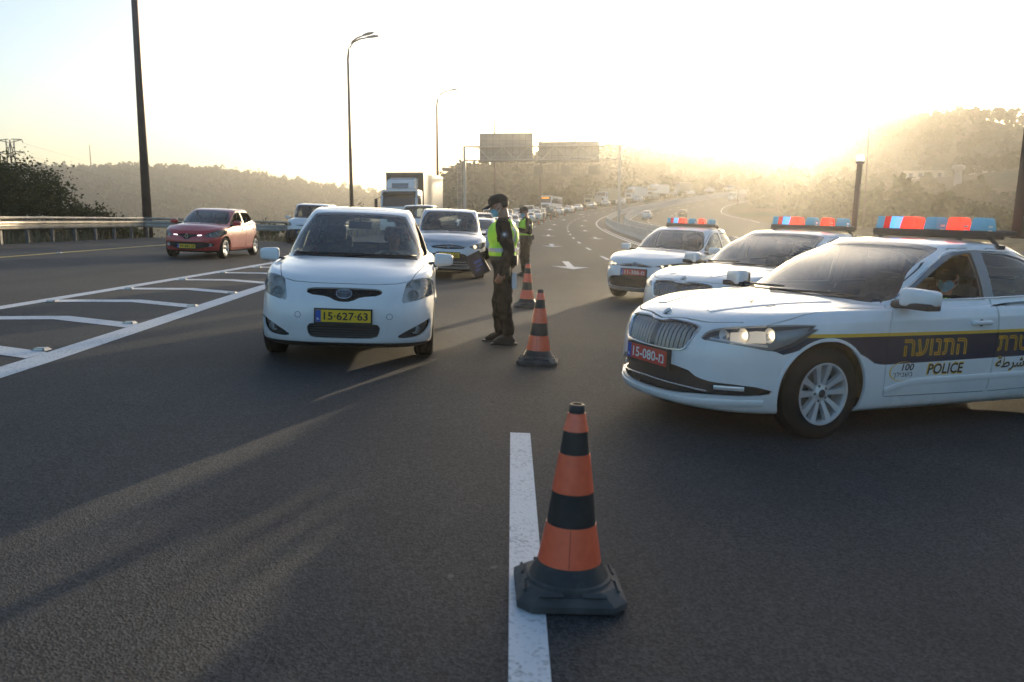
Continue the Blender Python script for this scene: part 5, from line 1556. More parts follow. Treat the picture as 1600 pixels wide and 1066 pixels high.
        sh.ribbon('tow_eye_cover', [(sd * 0.435 + 0.028 * math.cos(t), 0.505 + 0.028 * math.sin(t)) for t in np.linspace(0, 2 * math.pi, 17)[:-1]], 0.004, 0.001, M_GAP, root, closed=True)
        handle(root, sh, -0.13, 0.86, sd, M_WHITE); handle(root, sh, -1.05, 0.89, sd, M_WHITE)
        sh.ribbon('side_moulding', lerp_pts([(0.80, 0.56), (-0.85, 0.58)], 14), 0.05, 0.012, M_WHITE, root, 'side', sd)
    # grille: two mesh bars and the emblem
    for z in (0.758, 0.740, 0.722, 0.705):
        sh.ribbon('grille_bar', lerp_pts([(-0.36, z), (0.36, z)], 16), 0.006, 0.004, M_BLACKP, root, lift=-0.02)
    for y in np.arange(-0.34, 0.35, 0.034):
        sh.ribbon('grille_bar', lerp_pts([(y, 0.692), (y + 0.012, 0.766)], 3), 0.005, 0.004, M_BLACKP, root, lift=-0.022)
    for z in (0.400, 0.375, 0.350, 0.325, 0.303):
        sh.ribbon('intake_slat', lerp_pts([(-0.345, z), (0.345, z)], 14), 0.011, 0.004, mat('slat_grey', (0.05, 0.05, 0.052), 0.4), root, lift=-0.022)
    oval_emblem(root, sh, 0.712, 0.155, 0.105)
    p, n = sh.pf(0.0, 0.505)
    plate(root, p + Vector((0.012, 0, 0)), FRONT_ROT, '15\u00b7627\u00b763', 'y')
    mirror(root, sh, 0.66, 1.0, 0.965, (0.13, 0.215, 0.145), M_WHITE)
    wipers(root, sh, [[(-0.62, 1.035), (-0.3, 1.045), (0.12, 1.05)], [(-0.10, 1.03), (0.25, 1.045), (0.66, 1.035)]])
    # raked scuttle below the glass
    sh.ribbon('scuttle', lerp_pts([(-0.66, 1.022), (0, 1.038), (0.66, 1.022)], 20), 0.06, 0.004, M_BLACKP, root)
    cabin(root, (-0.05, -1.0), 0.26, 0.66, (0.92, 0.92))
    V, F = rbox((0.34, 0.0, 1.35), (0.035, 0.26, 0.085), 0.016, 3); mm = mesh_from('rear_view_mirror', V, F, M_GLOSSB, root, True)
    mb = MB(); mb.tube([(0.35, 0, 1.37), (0.38, 0, 1.45)], 0.014, 6); mb.build('mirror_stem', M_GLOSSB, mm)
    return root, sh, sp
# ------------------------------------------------------------------ police equipment
def em_mat(name, col, estr): return mat(name, col, 0.15, 0, 0.5, 0.5, emit=col, estr=estr)
def beacon_mat(name, tint, estr):
    """coloured see-through lens with an internal glow"""
    m = glass_mat(name, tint, 0.05, 1.45, 0.0); nt = m.node_tree; L = nt.links.new
    out = [n for n in nt.nodes if n.type == 'OUTPUT_MATERIAL'][0]; src = out.inputs[0].links[0].from_socket
    d = nt.nodes.new('ShaderNodeBsdfDiffuse'); d.inputs[0].default_value = (*tint, 1); e = nt.nodes.new('ShaderNodeEmission'); e.inputs[0].default_value = (*tint, 1); e.inputs[1].default_value = estr
    a = nt.nodes.new('ShaderNodeAddShader'); L(d.outputs[0], a.inputs[0]); L(e.outputs[0], a.inputs[1])
    x = nt.nodes.new('ShaderNodeMixShader'); x.inputs[0].default_value = 0.55; L(src, x.inputs[1]); L(a.outputs[0], x.inputs[2]); L(x.outputs[0], out.inputs[0]); return m
M_RLENS = beacon_mat('red_beacon_lens', (0.80, 0.035, 0.025), 0.15)
M_BLENS = beacon_mat('blue_beacon_lens', (0.16, 0.50, 0.70), 0.10)
M_RLIT = beacon_mat('lit_red_beacon', (1.0, 0.06, 0.035), 0.85)
M_BLIT = beacon_mat('lit_blue_beacon', (0.14, 0.45, 0.85), 0.6)
def lightbar(root, x, z, L, rack_y, mast=None):
    """roof rack, bar and coloured lens blocks; the bar lies across the car"""
    bar = rb('light_bar', (x, 0, z + 0.045), (0.26, L, 0.05), 0.018, M_BLACKP, root)
    for yy in (-rack_y, rack_y):
        f = MB(); f.tube([(x + 0.02, yy * 0.55, z + 0.03), (x + 0.02, yy * 0.9, z + 0.015), (x + 0.02, yy * 1.02, z - 0.055)], [0.02, 0.02, 0.016], 8); f.box((x + 0.02, yy * 1.03, z - 0.06), (0.10, 0.05, 0.03)); f.build('rack_foot', M_BLACKP, bar)
    for dx in (-0.09, 0.09):
        f = MB(); f.box((x + dx, 0, z + 0.012), (0.035, rack_y * 1.9, 0.022)); f.build('rack_rail', M_BLACKP, bar)
    # lens blocks from the left (driver) end to the right end
    seq = [('b', 0.19, 0), ('r', 0.19, 1), ('b', 0.19, 0), ('r', 0.21, 1), ('b', 0.045, 1), ('r', 0.06, 0), ('b', 0.07, 0)]
    tot = sum(q[1] for q in seq); y = L / 2
    for i, (c, w, lit) in enumerate(seq):
        wy = w / tot * L
        m = {('r', 0): M_RLENS, ('r', 1): M_RLIT, ('b', 0): M_BLENS, ('b', 1): M_BLIT}[(c, lit)]
        gp = 0.085 if w > 0.1 else 0.004
        b_ = rb('beacon_lens', (x, y - wy / 2, z + 0.124), (0.17 if w > 0.1 else 0.2, wy - gp, 0.112), 0.026 if w > 0.1 else 0.012, m, bar, 3, None, (0.80, 0.80 if w > 0.1 else 1.0))
        if w > 0.1:
            q = MB(); q.lathe([(0.001, 0.0), (0.045, 0), (0.05, 0.04), (0.02, 0.06), (0.001, 0.06)], 10, 'z', (x, y - wy / 2, z + 0.075)); q.build('bulb_unit', M_DISC, b_)
            q = MB(); q.box((x, y - wy / 2, z + 0.09), (0.05, wy * 0.6, 0.05)); q.build('reflector_block', M_REFLR, b_)
        y -= wy
    if mast:
        mx, my, h, m = mast
        r_ = rb('light_mast', (mx, my, z + 0.02 + h / 2), (0.052, 0.062, h) if h < 0.95 else (0.07, 0.085, h), 0.01, mat('mast_dark', (0.055, 0.038, 0.032), 0.45, 0.4), root, 2)
        a = MB(); a.tube([(x - 0.1, my, z + 0.06), (mx, my, z + 0.06)], 0.025, 8); a.build('mast_arm', M_BLACKP, r_)
        c = MB(); c.lathe([(0.055, h), (0.06, h + 0.02), (0.055, h + 0.03)], 14, 'z', (mx, my, z + 0.02)); c.build('mast_collar', M_BLACKP, r_)
        d = MB(); d.lathe([(0.05, h + 0.03), (0.052, h + 0.09), (0.035, h + 0.125), (0.001, h + 0.13)], 14, 'z', (mx, my, z + 0.02)); d.build('mast_lamp', m, r_, True)
    return bar
def front_text(root, sh, txt, cx, cy, w, h, m, shear=0.0, off=0.0):
    """lettering across the bonnet, readable from the front"""
    V, F = text_mesh(txt, 1.0, off, shear); V = fit_text(V, w, h)
    return decal(root, sh, 'lettering', np.array([(cx - p[1], cy + p[0], 0) for p in V]), F, m, 'top', 0.002)

def police_liftback(name, tagno, full=True, sc=1.0, mast=None, driver_open=True):
    NF = (6.5, 2.3)
    rings = [
        dict(xf=2.19, xr=-2.40, w=0.84, z=[(0, 0.175)], nf=NF),
        dict(xf=2.31, xr=-2.47, w=0.885, z=[(-2.4, 0.24), (1, 0.20), (2.3, 0.20)], nf=NF),
        dict(xf=2.335, xr=-2.52, w=0.915, z=[(0, 0.31)], nf=NF),
        dict(xf=2.33, xr=-2.53, w=0.928, z=[(0, 0.46)], nf=NF),
        dict(xf=2.315, xr=-2.50, w=0.932, z=[(0, 0.62)], nf=NF),
        dict(xf=2.275, xr=-2.47, w=0.932, z=[(-2.5, 0.80), (0, 0.775), (1.4, 0.765), (2.3, 0.735)], nf=NF),
        dict(xf=2.225, xr=-2.45, w=0.926, z=[(-2.5, 0.93), (0, 0.875), (1.3, 0.85), (2.25, 0.79)], nf=(6, 2.25), crease=True),
        dict(xf=2.165, xr=-2.44, w=0.898, z=[(-2.5, 1.01), (-1.2, 0.965), (0, 0.94), (1.3, 0.905), (2.2, 0.825)], nf=(5.5, 2.2)),
        dict(xf=1.85, xr=-2.40, w=0.872, z=[(-2.5, 1.06), (-1.2, 1.0), (0, 0.97), (1.2, 0.945), (1.9, 0.905)], crown=0.012, nf=(5, 2.2), nr=(6, 2.4)),
        dict(xf=1.40, xr=-2.10, w=0.850, z=[(-2.2, 1.085), (-1.2, 1.02), (0, 0.985), (0.9, 0.965), (1.45, 0.975)], crown=0.025, nf=(4.5, 2.2), nr=(5, 2.4)),
        dict(xf=1.06, xr=-1.86, w=0.832, z=[(-2, 1.105), (-1.2, 1.035), (0, 1.0), (0.8, 0.98), (1.06, 1.01)], crown=0.015, nf=(4.2, 2.2), nr=(4.5, 2.4), crease=True),
        dict(xf=0.62, xr=-1.60, w=0.765, z=[(-2, 1.22), (-1.0, 1.22), (0, 1.205), (0.62, 1.205)], nf=(4.2, 2.3), nr=(4, 2.4)),
        dict(xf=0.13, xr=-1.20, w=0.675, z=[(-1.4, 1.34), (-0.8, 1.385), (-0.2, 1.392), (0.13, 1.37)], nf=(4.0, 2.45), nr=(3.5, 2.4), crease=True),
        dict(xf=0.03, xr=-1.12, w=0.64, z=[(-1.2, 1.365), (-0.6, 1.425), (-0.2, 1.43), (0.1, 1.405)], nf=(4.0, 2.5), nr=(3.5, 2.4)),
        dict(xf=-0.1, xr=-0.95, w=0.52, z=[(-1.1, 1.40), (-0.6, 1.455), (-0.2, 1.455), (0.0, 1.44)], crown=0.006, nf=(4, 2.5)),
        dict(xf=-0.25, xr=-0.75, w=0.28, z=[(-1, 1.44), (-0.5, 1.467), (-0.2, 1.462)]),
        dict(xf=-0.42, xr=-0.58, w=0.05, z=[(-1, 1.468), (-0.3, 1.469)]),
    ]
    seam = lambda p: np.interp(np.abs(p[:, 1]), [0, 0.10, 0.22, 0.45, 0.62, 0.8], [0.79, 0.80, 0.812, 0.805, 0.825, 0.845])
    band = [(2.06, 0.742), (1.9, 0.66), (1.83, 0.64), (1.78, 0.62), (1.42, 0.73), (1.08, 0.60), (0.98, 0.545), (0.9, 0.535), (-0.98, 0.565), (-1.42, 0.74), (-1.86, 0.58), (-2.42, 0.60), (-2.45, 0.775), (0, 0.748)]
    gold = [(2.10, 0.768)] + [(x, z - 0.0) for x, z in band[:-2]] + [(-2.5, 0.802), (0, 0.774)]
    sp = dict(name=name, rings=rings, paint=M_WHITE, axles=(1.42, -1.42), wheel=(0.334, 0.225, 0.232, 'ten'), arch=0.372, arch_z=0.345, track=1.60, N=110 if full else 84, vs=6 if full else 5,
        screen=smooth_poly([(0, 1.015), (0.45, 1.01), (0.70, 0.99), (0.745, 1.02), (0.575, 1.35), (0.545, 1.378), (0.3, 1.398), (0, 1.402), (-0.3, 1.398), (-0.545, 1.378), (-0.575, 1.35), (-0.745, 1.02), (-0.7, 0.99), (-0.45, 1.01)], 1),
        rear_screen=smooth_poly([(0.6, 1.12), (0.5, 1.36), (-0.5, 1.36), (-0.6, 1.12)], 1), rx=-1.6,
        windows=[smooth_poly([(0.60, 1.005), (0.29, 1.205), (0.04, 1.33), (-0.08, 1.358), (-0.21, 1.368), (-0.25, 1.018)], 1, (0, 4, 5)), smooth_poly([(-0.36, 1.022), (-0.33, 1.368), (-0.75, 1.36), (-1.14, 1.25), (-1.26, 1.12), (-1.22, 1.065)], 1, (0, 1))],
        dlo=smooth_poly([(0.68, 0.985), (0.31, 1.232), (0.05, 1.356), (-0.2, 1.388), (-0.8, 1.382), (-1.2, 1.262), (-1.62, 1.13), (-1.6, 1.095), (-1.0, 1.03)], 1),
        open=((0, 1),), trim_mat=M_GREY if full else M_BLACKP,
        front_cuts=[('headlight', smooth_poly([(0.475, 0.69), (0.50, 0.765), (0.66, 0.802), (0.84, 0.832), (0.90, 0.83), (0.885, 0.70), (0.835, 0.640), (0.73, 0.672), (0.60, 0.682)], 1, (0, 3, 6))),
                    ('grille', smooth_poly([(0, 0.778), (0.07, 0.778), (0.13, 0.798), (0.34, 0.792), (0.435, 0.772), (0.445, 0.74), (0.38, 0.605), (0.33, 0.582), (0, 0.574), (-0.33, 0.582), (-0.38, 0.605), (-0.445, 0.74), (-0.435, 0.772), (-0.34, 0.792), (-0.13, 0.798), (-0.07, 0.778)], 1, (4, 5, 6, 10, 11, 12))),
                    ('intake', smooth_poly([(0, 0.485), (0.4, 0.475), (0.52, 0.40), (0.78, 0.395), (0.835, 0.36), (0.82, 0.315), (0.5, 0.295), (0.3, 0.272), (0, 0.265), (-0.3, 0.272), (-0.5, 0.295), (-0.82, 0.315), (-0.835, 0.36), (-0.78, 0.395), (-0.52, 0.40), (-0.4, 0.475)], 1, (4, 12)))],
        side_cuts=[('gold_line', gold, ('body',)), ('navy_band', [(2.06, 0.742), (2.06, 0.3), (-2.6, 0.3), (-2.6, 0.778), (0, 0.75)], ('gold_line',))], side_mats=[M_GOLD, M_NAVY],
        lamp_back=mat('lamp_back_grey', (0.30, 0.30, 0.31), 0.3, 0.5), fx=1.5, wx=-0.2, lx=0.75, lrx=-1.3, rwx=-1.0,
        seams=[(lambda p: p[:, 2] - seam(p), lambda p, n: (p[:, 0] > 1.7) & (np.abs(p[:, 1]) < 0.66)),
               (lambda p: np.abs(p[:, 1]) - np.interp(p[:, 0], [0.8, 1.2, 1.7, 2.0, 2.2], [0.835, 0.832, 0.80, 0.73, 0.66]), lambda p, n: (p[:, 0] > 0.9) & (p[:, 0] < 2.06) & (n[:, 2] > 0.15)),
               (lambda p: np.abs(p[:, 1]) - np.interp(p[:, 0], [1.0, 1.5, 2.05, 2.2], [0.56, 0.50, 0.40, 0.36]), lambda p, n: p[:, 0] > 9)],
        doors=[smooth_poly([(0.86, 0.29), (0.885, 0.80), (0.80, 0.965), (0.33, 1.26), (0.05, 1.388), (-0.27, 1.408), (-0.315, 0.95), (-0.27, 0.28)], 1, (0, 7)), smooth_poly([(-0.28, 0.28), (-0.325, 0.95), (-0.28, 1.408), (-0.8, 1.395), (-1.22, 1.272), (-1.38, 1.08), (-1.30, 0.80), (-1.02, 0.50), (-0.94, 0.29)], 1, (0, 8))],
        rear_cuts=[('taillight', smooth_poly([(0.5, 0.82), (0.52, 0.94), (0.9, 0.96), (0.92, 0.80)], 1))])
    root, sh = make_car(sp)
    for sd in (1, -1):
        h = sp['_lamps'][('headlight', sd)]
        for y, z, r_, k in ((0.575, 0.728, 0.040, 0), (0.680, 0.738, 0.052, 1), (0.775, 0.748, 0.052, 2)):
            p, n = sh.pf(sd * y, z); c = p + Vector((-0.055 if k < 2 else -0.085, 0, 0))
            b_ = bowl('reflector', c, r_, 0.05, M_REFLR, h, 18)
            if k: dome('lit_bulb', c + Vector((-0.028, 0, 0)), 0.026, 0.03, M_WARM, b_)
        sh.ribbon('lit_panel', lerp_pts([(sd * 0.64, 0.735), (sd * 0.80, 0.752)], 6), 0.085, 0.004, mat('lit_reflector', (0.9, 0.8, 0.65), 0.4, emit=(1.0, 0.74, 0.45), estr=0.12), h, lift=-0.062)
        P = [sh.pf(sd * y, z)[0] + Vector((-0.03, 0, 0)) for y, z in lerp_pts([(0.52, 0.70), (0.80, 0.675)], 8)]
        mb = MB(); mb.tube(P, 0.008, 6); mb.build('lamp_strip', M_REFLR, h)
        V = []
        sh.ribbon('fog_lamp', lerp_pts([(sd * 0.60, 0.355), (sd * 0.75, 0.36)], 6), 0.03, 0.006, M_REFLR, root, lift=-0.03)
        sh.ribbon('bumper_chrome', lerp_pts([(0, 0.345), (sd * 0.4, 0.335), (sd * 0.56, 0.325)], 12), 0.011, 0.006, M_CHROME, root, lift=-0.01)
        sh.ribbon('bumper_lip', lerp_pts([(0, 0.225), (sd * 0.45, 0.235), (sd * 0.8, 0.27)], 14), 0.05, 0.012, M_WHITE, root)
        # window chrome and sill
        sh.ribbon('window_chrome', lerp_pts([(0.66, 1.0), (0.31, 1.234), (0.05, 1.358), (-0.2, 1.389), (-0.8, 1.384), (-1.2, 1.264), (-1.6, 1.12)], 40), 0.014, 0.006, M_CHROME, root, 'side', sd)
        sh.ribbon('window_chrome', lerp_pts([(0.66, 0.998), (0, 1.008), (-1.0, 1.04), (-1.58, 1.10)], 24), 0.014, 0.006, M_CHROME, root, 'side', sd)
        if full:
            sh.ribbon('sill_fold', lerp_pts([(0.86, 0.335), (0.6, 0.395), (-0.95, 0.41)], 18), 0.05, 0.008, M_WHITE, root, 'side', sd)
            handle(root, sh, -0.10, 0.835, sd, M_WHITE, 0.21); handle(root, sh, -1.12, 0.86, sd, M_WHITE, 0.21)
            for xa in (1.42, -1.42):   # rolled arch edge
                sh.ribbon('arch_edge', [(xa + 0.386 * math.cos(t), 0.345 + 0.386 * math.sin(t)) for t in np.linspace(-0.15, math.pi + 0.15, 26)], 0.022, 0.004, M_WHITE, root, 'side', sd)
        sh.ribbon('bonnet_fold', lerp_pts([(2.02, sd * 0.30), (1.6, sd * 0.44), (1.12, sd * 0.56)], 18), 0.09, 0.007, M_WHITE, root, 'top')
    # grille: chrome surround and upright slats
    g = [(0, 0.772), (0.07, 0.772), (0.13, 0.792), (0.34, 0.786), (0.425, 0.768), (0.437, 0.738), (0.376, 0.609), (0.33, 0.588), (0, 0.58)]
    loop = smooth_poly(g[:-1] + [g[-1]] + [(-y, z) for y, z in reversed(g[1:-1])], 1, (4, 5, 6, 10, 11, 12))
    sh.ribbon('grille_surround', loop, 0.016, 0.012, M_CHROME, root, closed=True)
    for k in range(-9, 10):
        y = k * 0.0445 + (0.0 if k else 0)
        if k == 0: 
            continue
        zt = float(np.interp(abs(y), [0, 0.07, 0.13, 0.34, 0.43], [0.765, 0.765, 0.787, 0.78, 0.76])); zb_ = float(np.interp(abs(y), [0, 0.33, 0.376, 0.437], [0.586, 0.594, 0.618, 0.745]))
        if zt - zb_ > 0.02:
            for dy in (-0.009, 0.009): sh.ribbon('grille_slat', lerp_pts([(y + dy, zb_), (y + dy * 1.0, zt)], 4), 0.010, 0.006, mat('slat_chrome', (0.34, 0.34, 0.34), 0.25, 0.9), root, lift=-0.022, nfix=(0.98, 0, 0.2))
    sh.ribbon('radar_panel', lerp_pts([(-0.0, 0.60), (0.0, 0.765)], 4), 0.07, 0.006, M_GLOSSB, root, lift=-0.02, nfix=(0.98, 0, 0.2))
    # round badge with a winged arrow
    p, n = sh.pf(0, 0.822); n = Vector((0.8, 0, 0.6)); up = Vector((-0.6, 0, 0.8)); rt = Vector((0, 1, 0)); rot = Matrix((rt, up, n)).transposed(); c = p + n * 0.004
    b = MB(); b.add([rot @ Vector((0.043 * math.cos(t), 0.043 * math.sin(t), 0.001)) + c for t in np.linspace(0, 6.2832, 25)[:-1]], [tuple(range(24))]); bo = b.build('emblem', M_PLW, root)
    ellipse_ring('emblem_ring', c, rot, 0.045, 0.045, 0.16, 0.005, M_CHROME, bo)
    pts = [(-0.030, -0.018), (0.004, -0.018), (0.004, -0.026), (0.024, -0.012), (0.004, -0.002), (0.004, -0.010), (-0.004, -0.010), (0.016, 0.010), (0.026, 0.026), (0.002, 0.016), (-0.022, -0.004)]
    mesh_from('emblem_arrow', [rot @ Vector((x, y, 0.003)) + c for x, y in pts], [(0, 1, 5, 6, 10), (2, 3, 4), (1, 2, 4, 5), (6, 7, 9, 10), (7, 8, 9)], M_TEXTK, bo)
    p, n = sh.pf(0, 0.51); plate(root, p + Vector((0.014, 0, 0)), FRONT_ROT, tagno, 'r')
    mirror(root, sh, 0.70, 1.035, 1.03, (0.14, 0.26, 0.14), M_WHITE, None, M_BLACKP)
    wipers(root, sh, [[(-0.64, 1.0), (0, 1.022)], [(-0.02, 1.0), (0.60, 1.008)]])
    sh.ribbon('scuttle', lerp_pts([(-0.68, 0.988), (0, 1.006), (0.68, 0.988)], 20), 0.05, 0.004, M_BLACKP, root)
    front_text(root, sh, '\u05d4\u05e8\u05d8\u05e9\u05de', 1.62, 0.34, 0.36, 0.085, M_TEXTK)
    front_text(root, sh, 'POLICE', 1.62, -0.30, 0.36, 0.085, M_TEXTK)
    cabin(root, (-0.10, -1.05), 0.24, 0.70, (0.72, 0.86))
    V, F = rbox((0.02, 0, 1.31), (0.035, 0.24, 0.07), 0.016, 3); mesh_from('rear_view_mirror', V, F, M_GLOSSB, root, True)
    lightbar(root, -0.62, 1.475, 1.16, 0.62, mast)
    if full:
        side_text_outline(root, sh, '\u05d4\u05e2\u05d5\u05e0\u05ea\u05d4', 0.37, 0.656, 0.66, 0.118, M_GOLD, 1, 0.0055)
        side_text_outline(root, sh, '\u05ea\u05e8\u05d8\u05e9\u05de', -0.64, 0.668, 0.62, 0.118, M_GOLD, 1, 0.0055)
        side_text(root, sh, 'POLICE', 0.24, 0.487, 0.385, 0.078, M_GOLD, 1, 0.002, 0.02, 0.12, grow=0.018); side_text(root, sh, 'POLICE', 0.24, 0.487, 0.385, 0.078, mat('dark_brown_print', (0.02, 0.015, 0.012), 0.5), 1, 0.0035, 0.016, 0.12)
        side_text(root, sh, '\ufe94\ufec3\ufeae\ufeb7', -0.50, 0.50, 0.34, 0.11, M_GOLD, 1, 0.002, 0.02, 0.1, grow=0.018); side_text(root, sh, '\ufe94\ufec3\ufeae\ufeb7', -0.50, 0.50, 0.34, 0.11, MATS['dark_brown_print'], 1, 0.0035, 0.012, 0.1)
        side_text(root, sh, '100', 0.645, 0.510, 0.125, 0.052, M_TEXTK, 1, 0.003, 0.02, 0.15)
        side_text(root, sh, '\u05da\u05dc\u05d9\u05d1\u05e9\u05d1', 0.69, 0.452, 0.20, 0.05, M_TEXTK, 1, 0.003, 0.0, 0.15)
        V = []; F = []
        for t in np.linspace(R(60), R(290), 24):
            for q, k in ((1.0, 0), (0.90 + 0.06 * abs(math.cos(t / 2)), 1)):
                V.append((0.69 - 0.14 * q * math.cos(t) , 0.478 + 0.075 * q * math.sin(t), 0))
        for i in range(23): F.append((2 * i, 2 * i + 1, 2 * i + 3, 2 * i + 2))
        decal(root, sh, 'swoosh', np.array(V), F, M_GOLD, 'side', 0.002, 1)
        an = MB(); an.tube([(-0.92, 0, 1.43), (-0.98, 0, 1.55)], [0.03, 0.012], 8); an.build('roof_antenna', M_BLACKP, root, True)
    return root, sh, sp
# ------------------------------------------------------------------ other cars: ring tables from a few key sizes
def std_rings(F, B, W, H, zn, xc, zc, xrf, xrb, xdb, zd, wr=0.64, ny=2.4):
    """F/B nose and tail x, W half width, H height, zn bonnet edge, (xc, zc) screen base, xrf/xrb roof ends, (xdb, zd) rear glass base"""
    m = (F + xc) / 2 + 0.06; wb = W - 0.085; nf = (6.5, ny); L = lambda a, b, t: a + (b - a) * t
    zr = H - 0.075
    return [dict(xf=F - 0.14, xr=B + 0.1, w=W - 0.08, z=[(0, 0.19)], nf=nf), dict(xf=F - 0.03, xr=B + 0.03, w=W - 0.035, z=[(0, 0.24)], nf=nf),
        dict(xf=F, xr=B, w=W - 0.01, z=[(0, 0.40)], nf=nf), dict(xf=F - 0.005, xr=B, w=W, z=[(0, 0.56)], nf=nf),
        dict(xf=F - 0.05, xr=B + 0.03, w=W, z=[(B, 0.78), (0, 0.76), (F, zn - 0.10)], nf=nf),
        dict(xf=F - 0.11, xr=B + 0.05, w=W - 0.01, z=[(B, zd - 0.14), (0, zc - 0.13), (xc + 0.3, zc - 0.14), (F - 0.1, zn)], nf=nf),
        dict(xf=F - 0.20, xr=B + 0.07, w=W - 0.035, z=[(B, zd - 0.06), (0, zc - 0.055), (xc + 0.2, zc - 0.07), (F - 0.2, zn + 0.05)], nf=(6, ny), crease=True),
        dict(xf=m, xr=L(B, xdb, 0.5), w=W - 0.06, z=[(B, zd - 0.02), (0, zc - 0.025), (xc, zc - 0.03), (m, L(zn, zc, 0.62) + 0.03)], crown=0.015, nf=(5, ny)),
        dict(xf=xc, xr=xdb, w=wb, z=[(B, zd), (0, zc), (xc - 0.3, zc - 0.01), (xc, zc + 0.02)], crown=0.02, nf=(4.3, ny), nr=(5, 2.5), crease=True),
        dict(xf=L(xc, xrf, 0.5), xr=L(xdb, xrb, 0.5), w=L(wb, wr, 0.45), z=[(B, L(zd, zr, 0.5)), (0, L(zc, zr, 0.53)), (xc, L(zc, zr, 0.54))], nf=(4.2, ny), nr=(4.6, 2.5)),
        dict(xf=xrf, xr=xrb, w=wr, z=[(xrb, zr - 0.04), (L(xrf, xrb, 0.5), zr + 0.005), (xrf, zr - 0.02)], nf=(4.2, ny + 0.1), nr=(4.4, 2.5), crease=True),
        dict(xf=xrf - 0.1, xr=xrb + 0.06, w=wr - 0.035, z=[(xrb, zr - 0.005), (L(xrf, xrb, 0.5), zr + 0.045), (xrf, zr + 0.015)], nf=(4.2, 2.5), nr=(4.4, 2.5)),
        dict(xf=xrf - 0.3, xr=xrb + 0.3, w=wr - 0.15, z=[(xrb, zr + 0.03), (L(xrf, xrb, 0.45), H - 0.008), (xrf, zr + 0.05)], crown=0.005),
        dict(xf=L(xrf, xrb, 0.42), xr=L(xrf, xrb, 0.52), w=0.06, z=[(-1, H), (0, H)])]
def std_spec(name, paint, F, B, W, H, zn, xc, zc, xrf, xrb, xdb, zd, wb, wheel_, xb=-0.28, sedan=False, wr=0.64, ny=2.4, van=False, **kw):
    zr = H - 0.075; a = (0, 3, 4)
    f0 = [(xc - 0.46, zc + 0.025), (L_ := (xc + xrf) / 2 - 0.33, (zc + zr) / 2 + 0.03), (xrf - 0.22, zr - 0.045), (xb + 0.05, zr - 0.03), (xb + 0.03, zc + 0.03)]
    xe = xdb + (0.42 if sedan else 0.34)
    f1 = [(xb - 0.07, zc + 0.03), (xb - 0.05, zr - 0.03), (xrb + 0.35, zr - 0.045), (xe - 0.05, (zd + zr) / 2 - 0.02), (xe, zd + 0.045)]
    sw = W - 0.16; st = wr - 0.085
    hf = [(st, zr - 0.03), (0, zr + 0.0)]
    scr = [(0, zc + 0.045), (sw * 0.7, zc + 0.035), (sw, zc + 0.015), (st, zr - 0.045), (st * 0.6, zr - 0.02), (0, zr - 0.012)]
    scr = smooth_poly(scr + [(-y, z) for y, z in reversed(scr[1:-1])], 1)
    rs = [(sw - 0.1, zd + 0.04), (st - 0.05, zr - 0.07)]; rs = smooth_poly(rs + [(-y, z) for y, z in reversed(rs)], 1)
    r_ = wheel_[0]
    fa, ra = wb / 2, -wb / 2
    d0 = [(xc - 0.22, 0.30), (xc - 0.20, zc - 0.04), (L_ - 0.02, (zc + zr) / 2 + 0.075), (xrf - 0.22, zr + 0.0), (xb, zr + 0.012), (xb - 0.03, zc - 0.05), (xb + 0.01, 0.29)]
    d1 = [(xb, 0.29), (xb - 0.04, zc - 0.05), (xb - 0.01, zr + 0.012), (xrb + 0.33, zr + 0.0), (xe - 0.12, zd + 0.02), (ra + 0.20, 0.78), (ra + 0.40, 0.5), (ra + 0.46, 0.29)]
    d = dict(name=name, rings=std_rings(F, B, W, H, zn, xc, zc, xrf, xrb, xdb, zd, wr, ny), paint=paint, axles=(fa, ra), wheel=wheel_, arch=r_ + 0.035, arch_z=r_ + 0.008, track=2 * W - 0.26,
             screen=scr, rear_screen=rs, windows=[smooth_poly(f0, 1, a)] + ([] if van else [smooth_poly(f1, 1, (0, 1))]), doors=[smooth_poly(d0, 1, (0, 6))] + ([] if van else [smooth_poly(d1, 1, (0, 7))]),
             fx=F - 0.85, rx=B + 0.7, zb=zc - 0.1, wx=xrf - 0.4, rwx=(xrb + xdb) / 2 + 0.55, lx=xc - 0.25, lrx=xdb + 0.15, N=70, vs=4,
             rear_cuts=[('taillight', smooth_poly([(W - 0.28, zd - 0.20), (W - 0.24, zd - 0.02), (W - 0.03, zd - 0.02), (W, zd - 0.22)], 1))])
    d.update(kw); return d
def mirpoly(pts): return pts + [(-y, z) for y, z in reversed(pts) if y > 1e-6]
def lamp_set(sp, sh, spots, lit=None, litm=None):
    for (nm, sd), h in sp['_lamps'].items():
        for y, z, r_, k in spots:
            p, n = sh.pf(sd * y, z)
            if p is None: continue
            c = p + Vector((-0.05 - 0.05 * max(0, y - 0.65) / 0.2, 0, 0)); b_ = bowl('reflector', c, r_, 0.045, M_REFLR, h, 14)
            if k: dome('lit_bulb', c + Vector((-0.02, 0, 0)), r_ * 0.5, 0.022, k if not isinstance(k, int) else M_WARM, b_, 12)
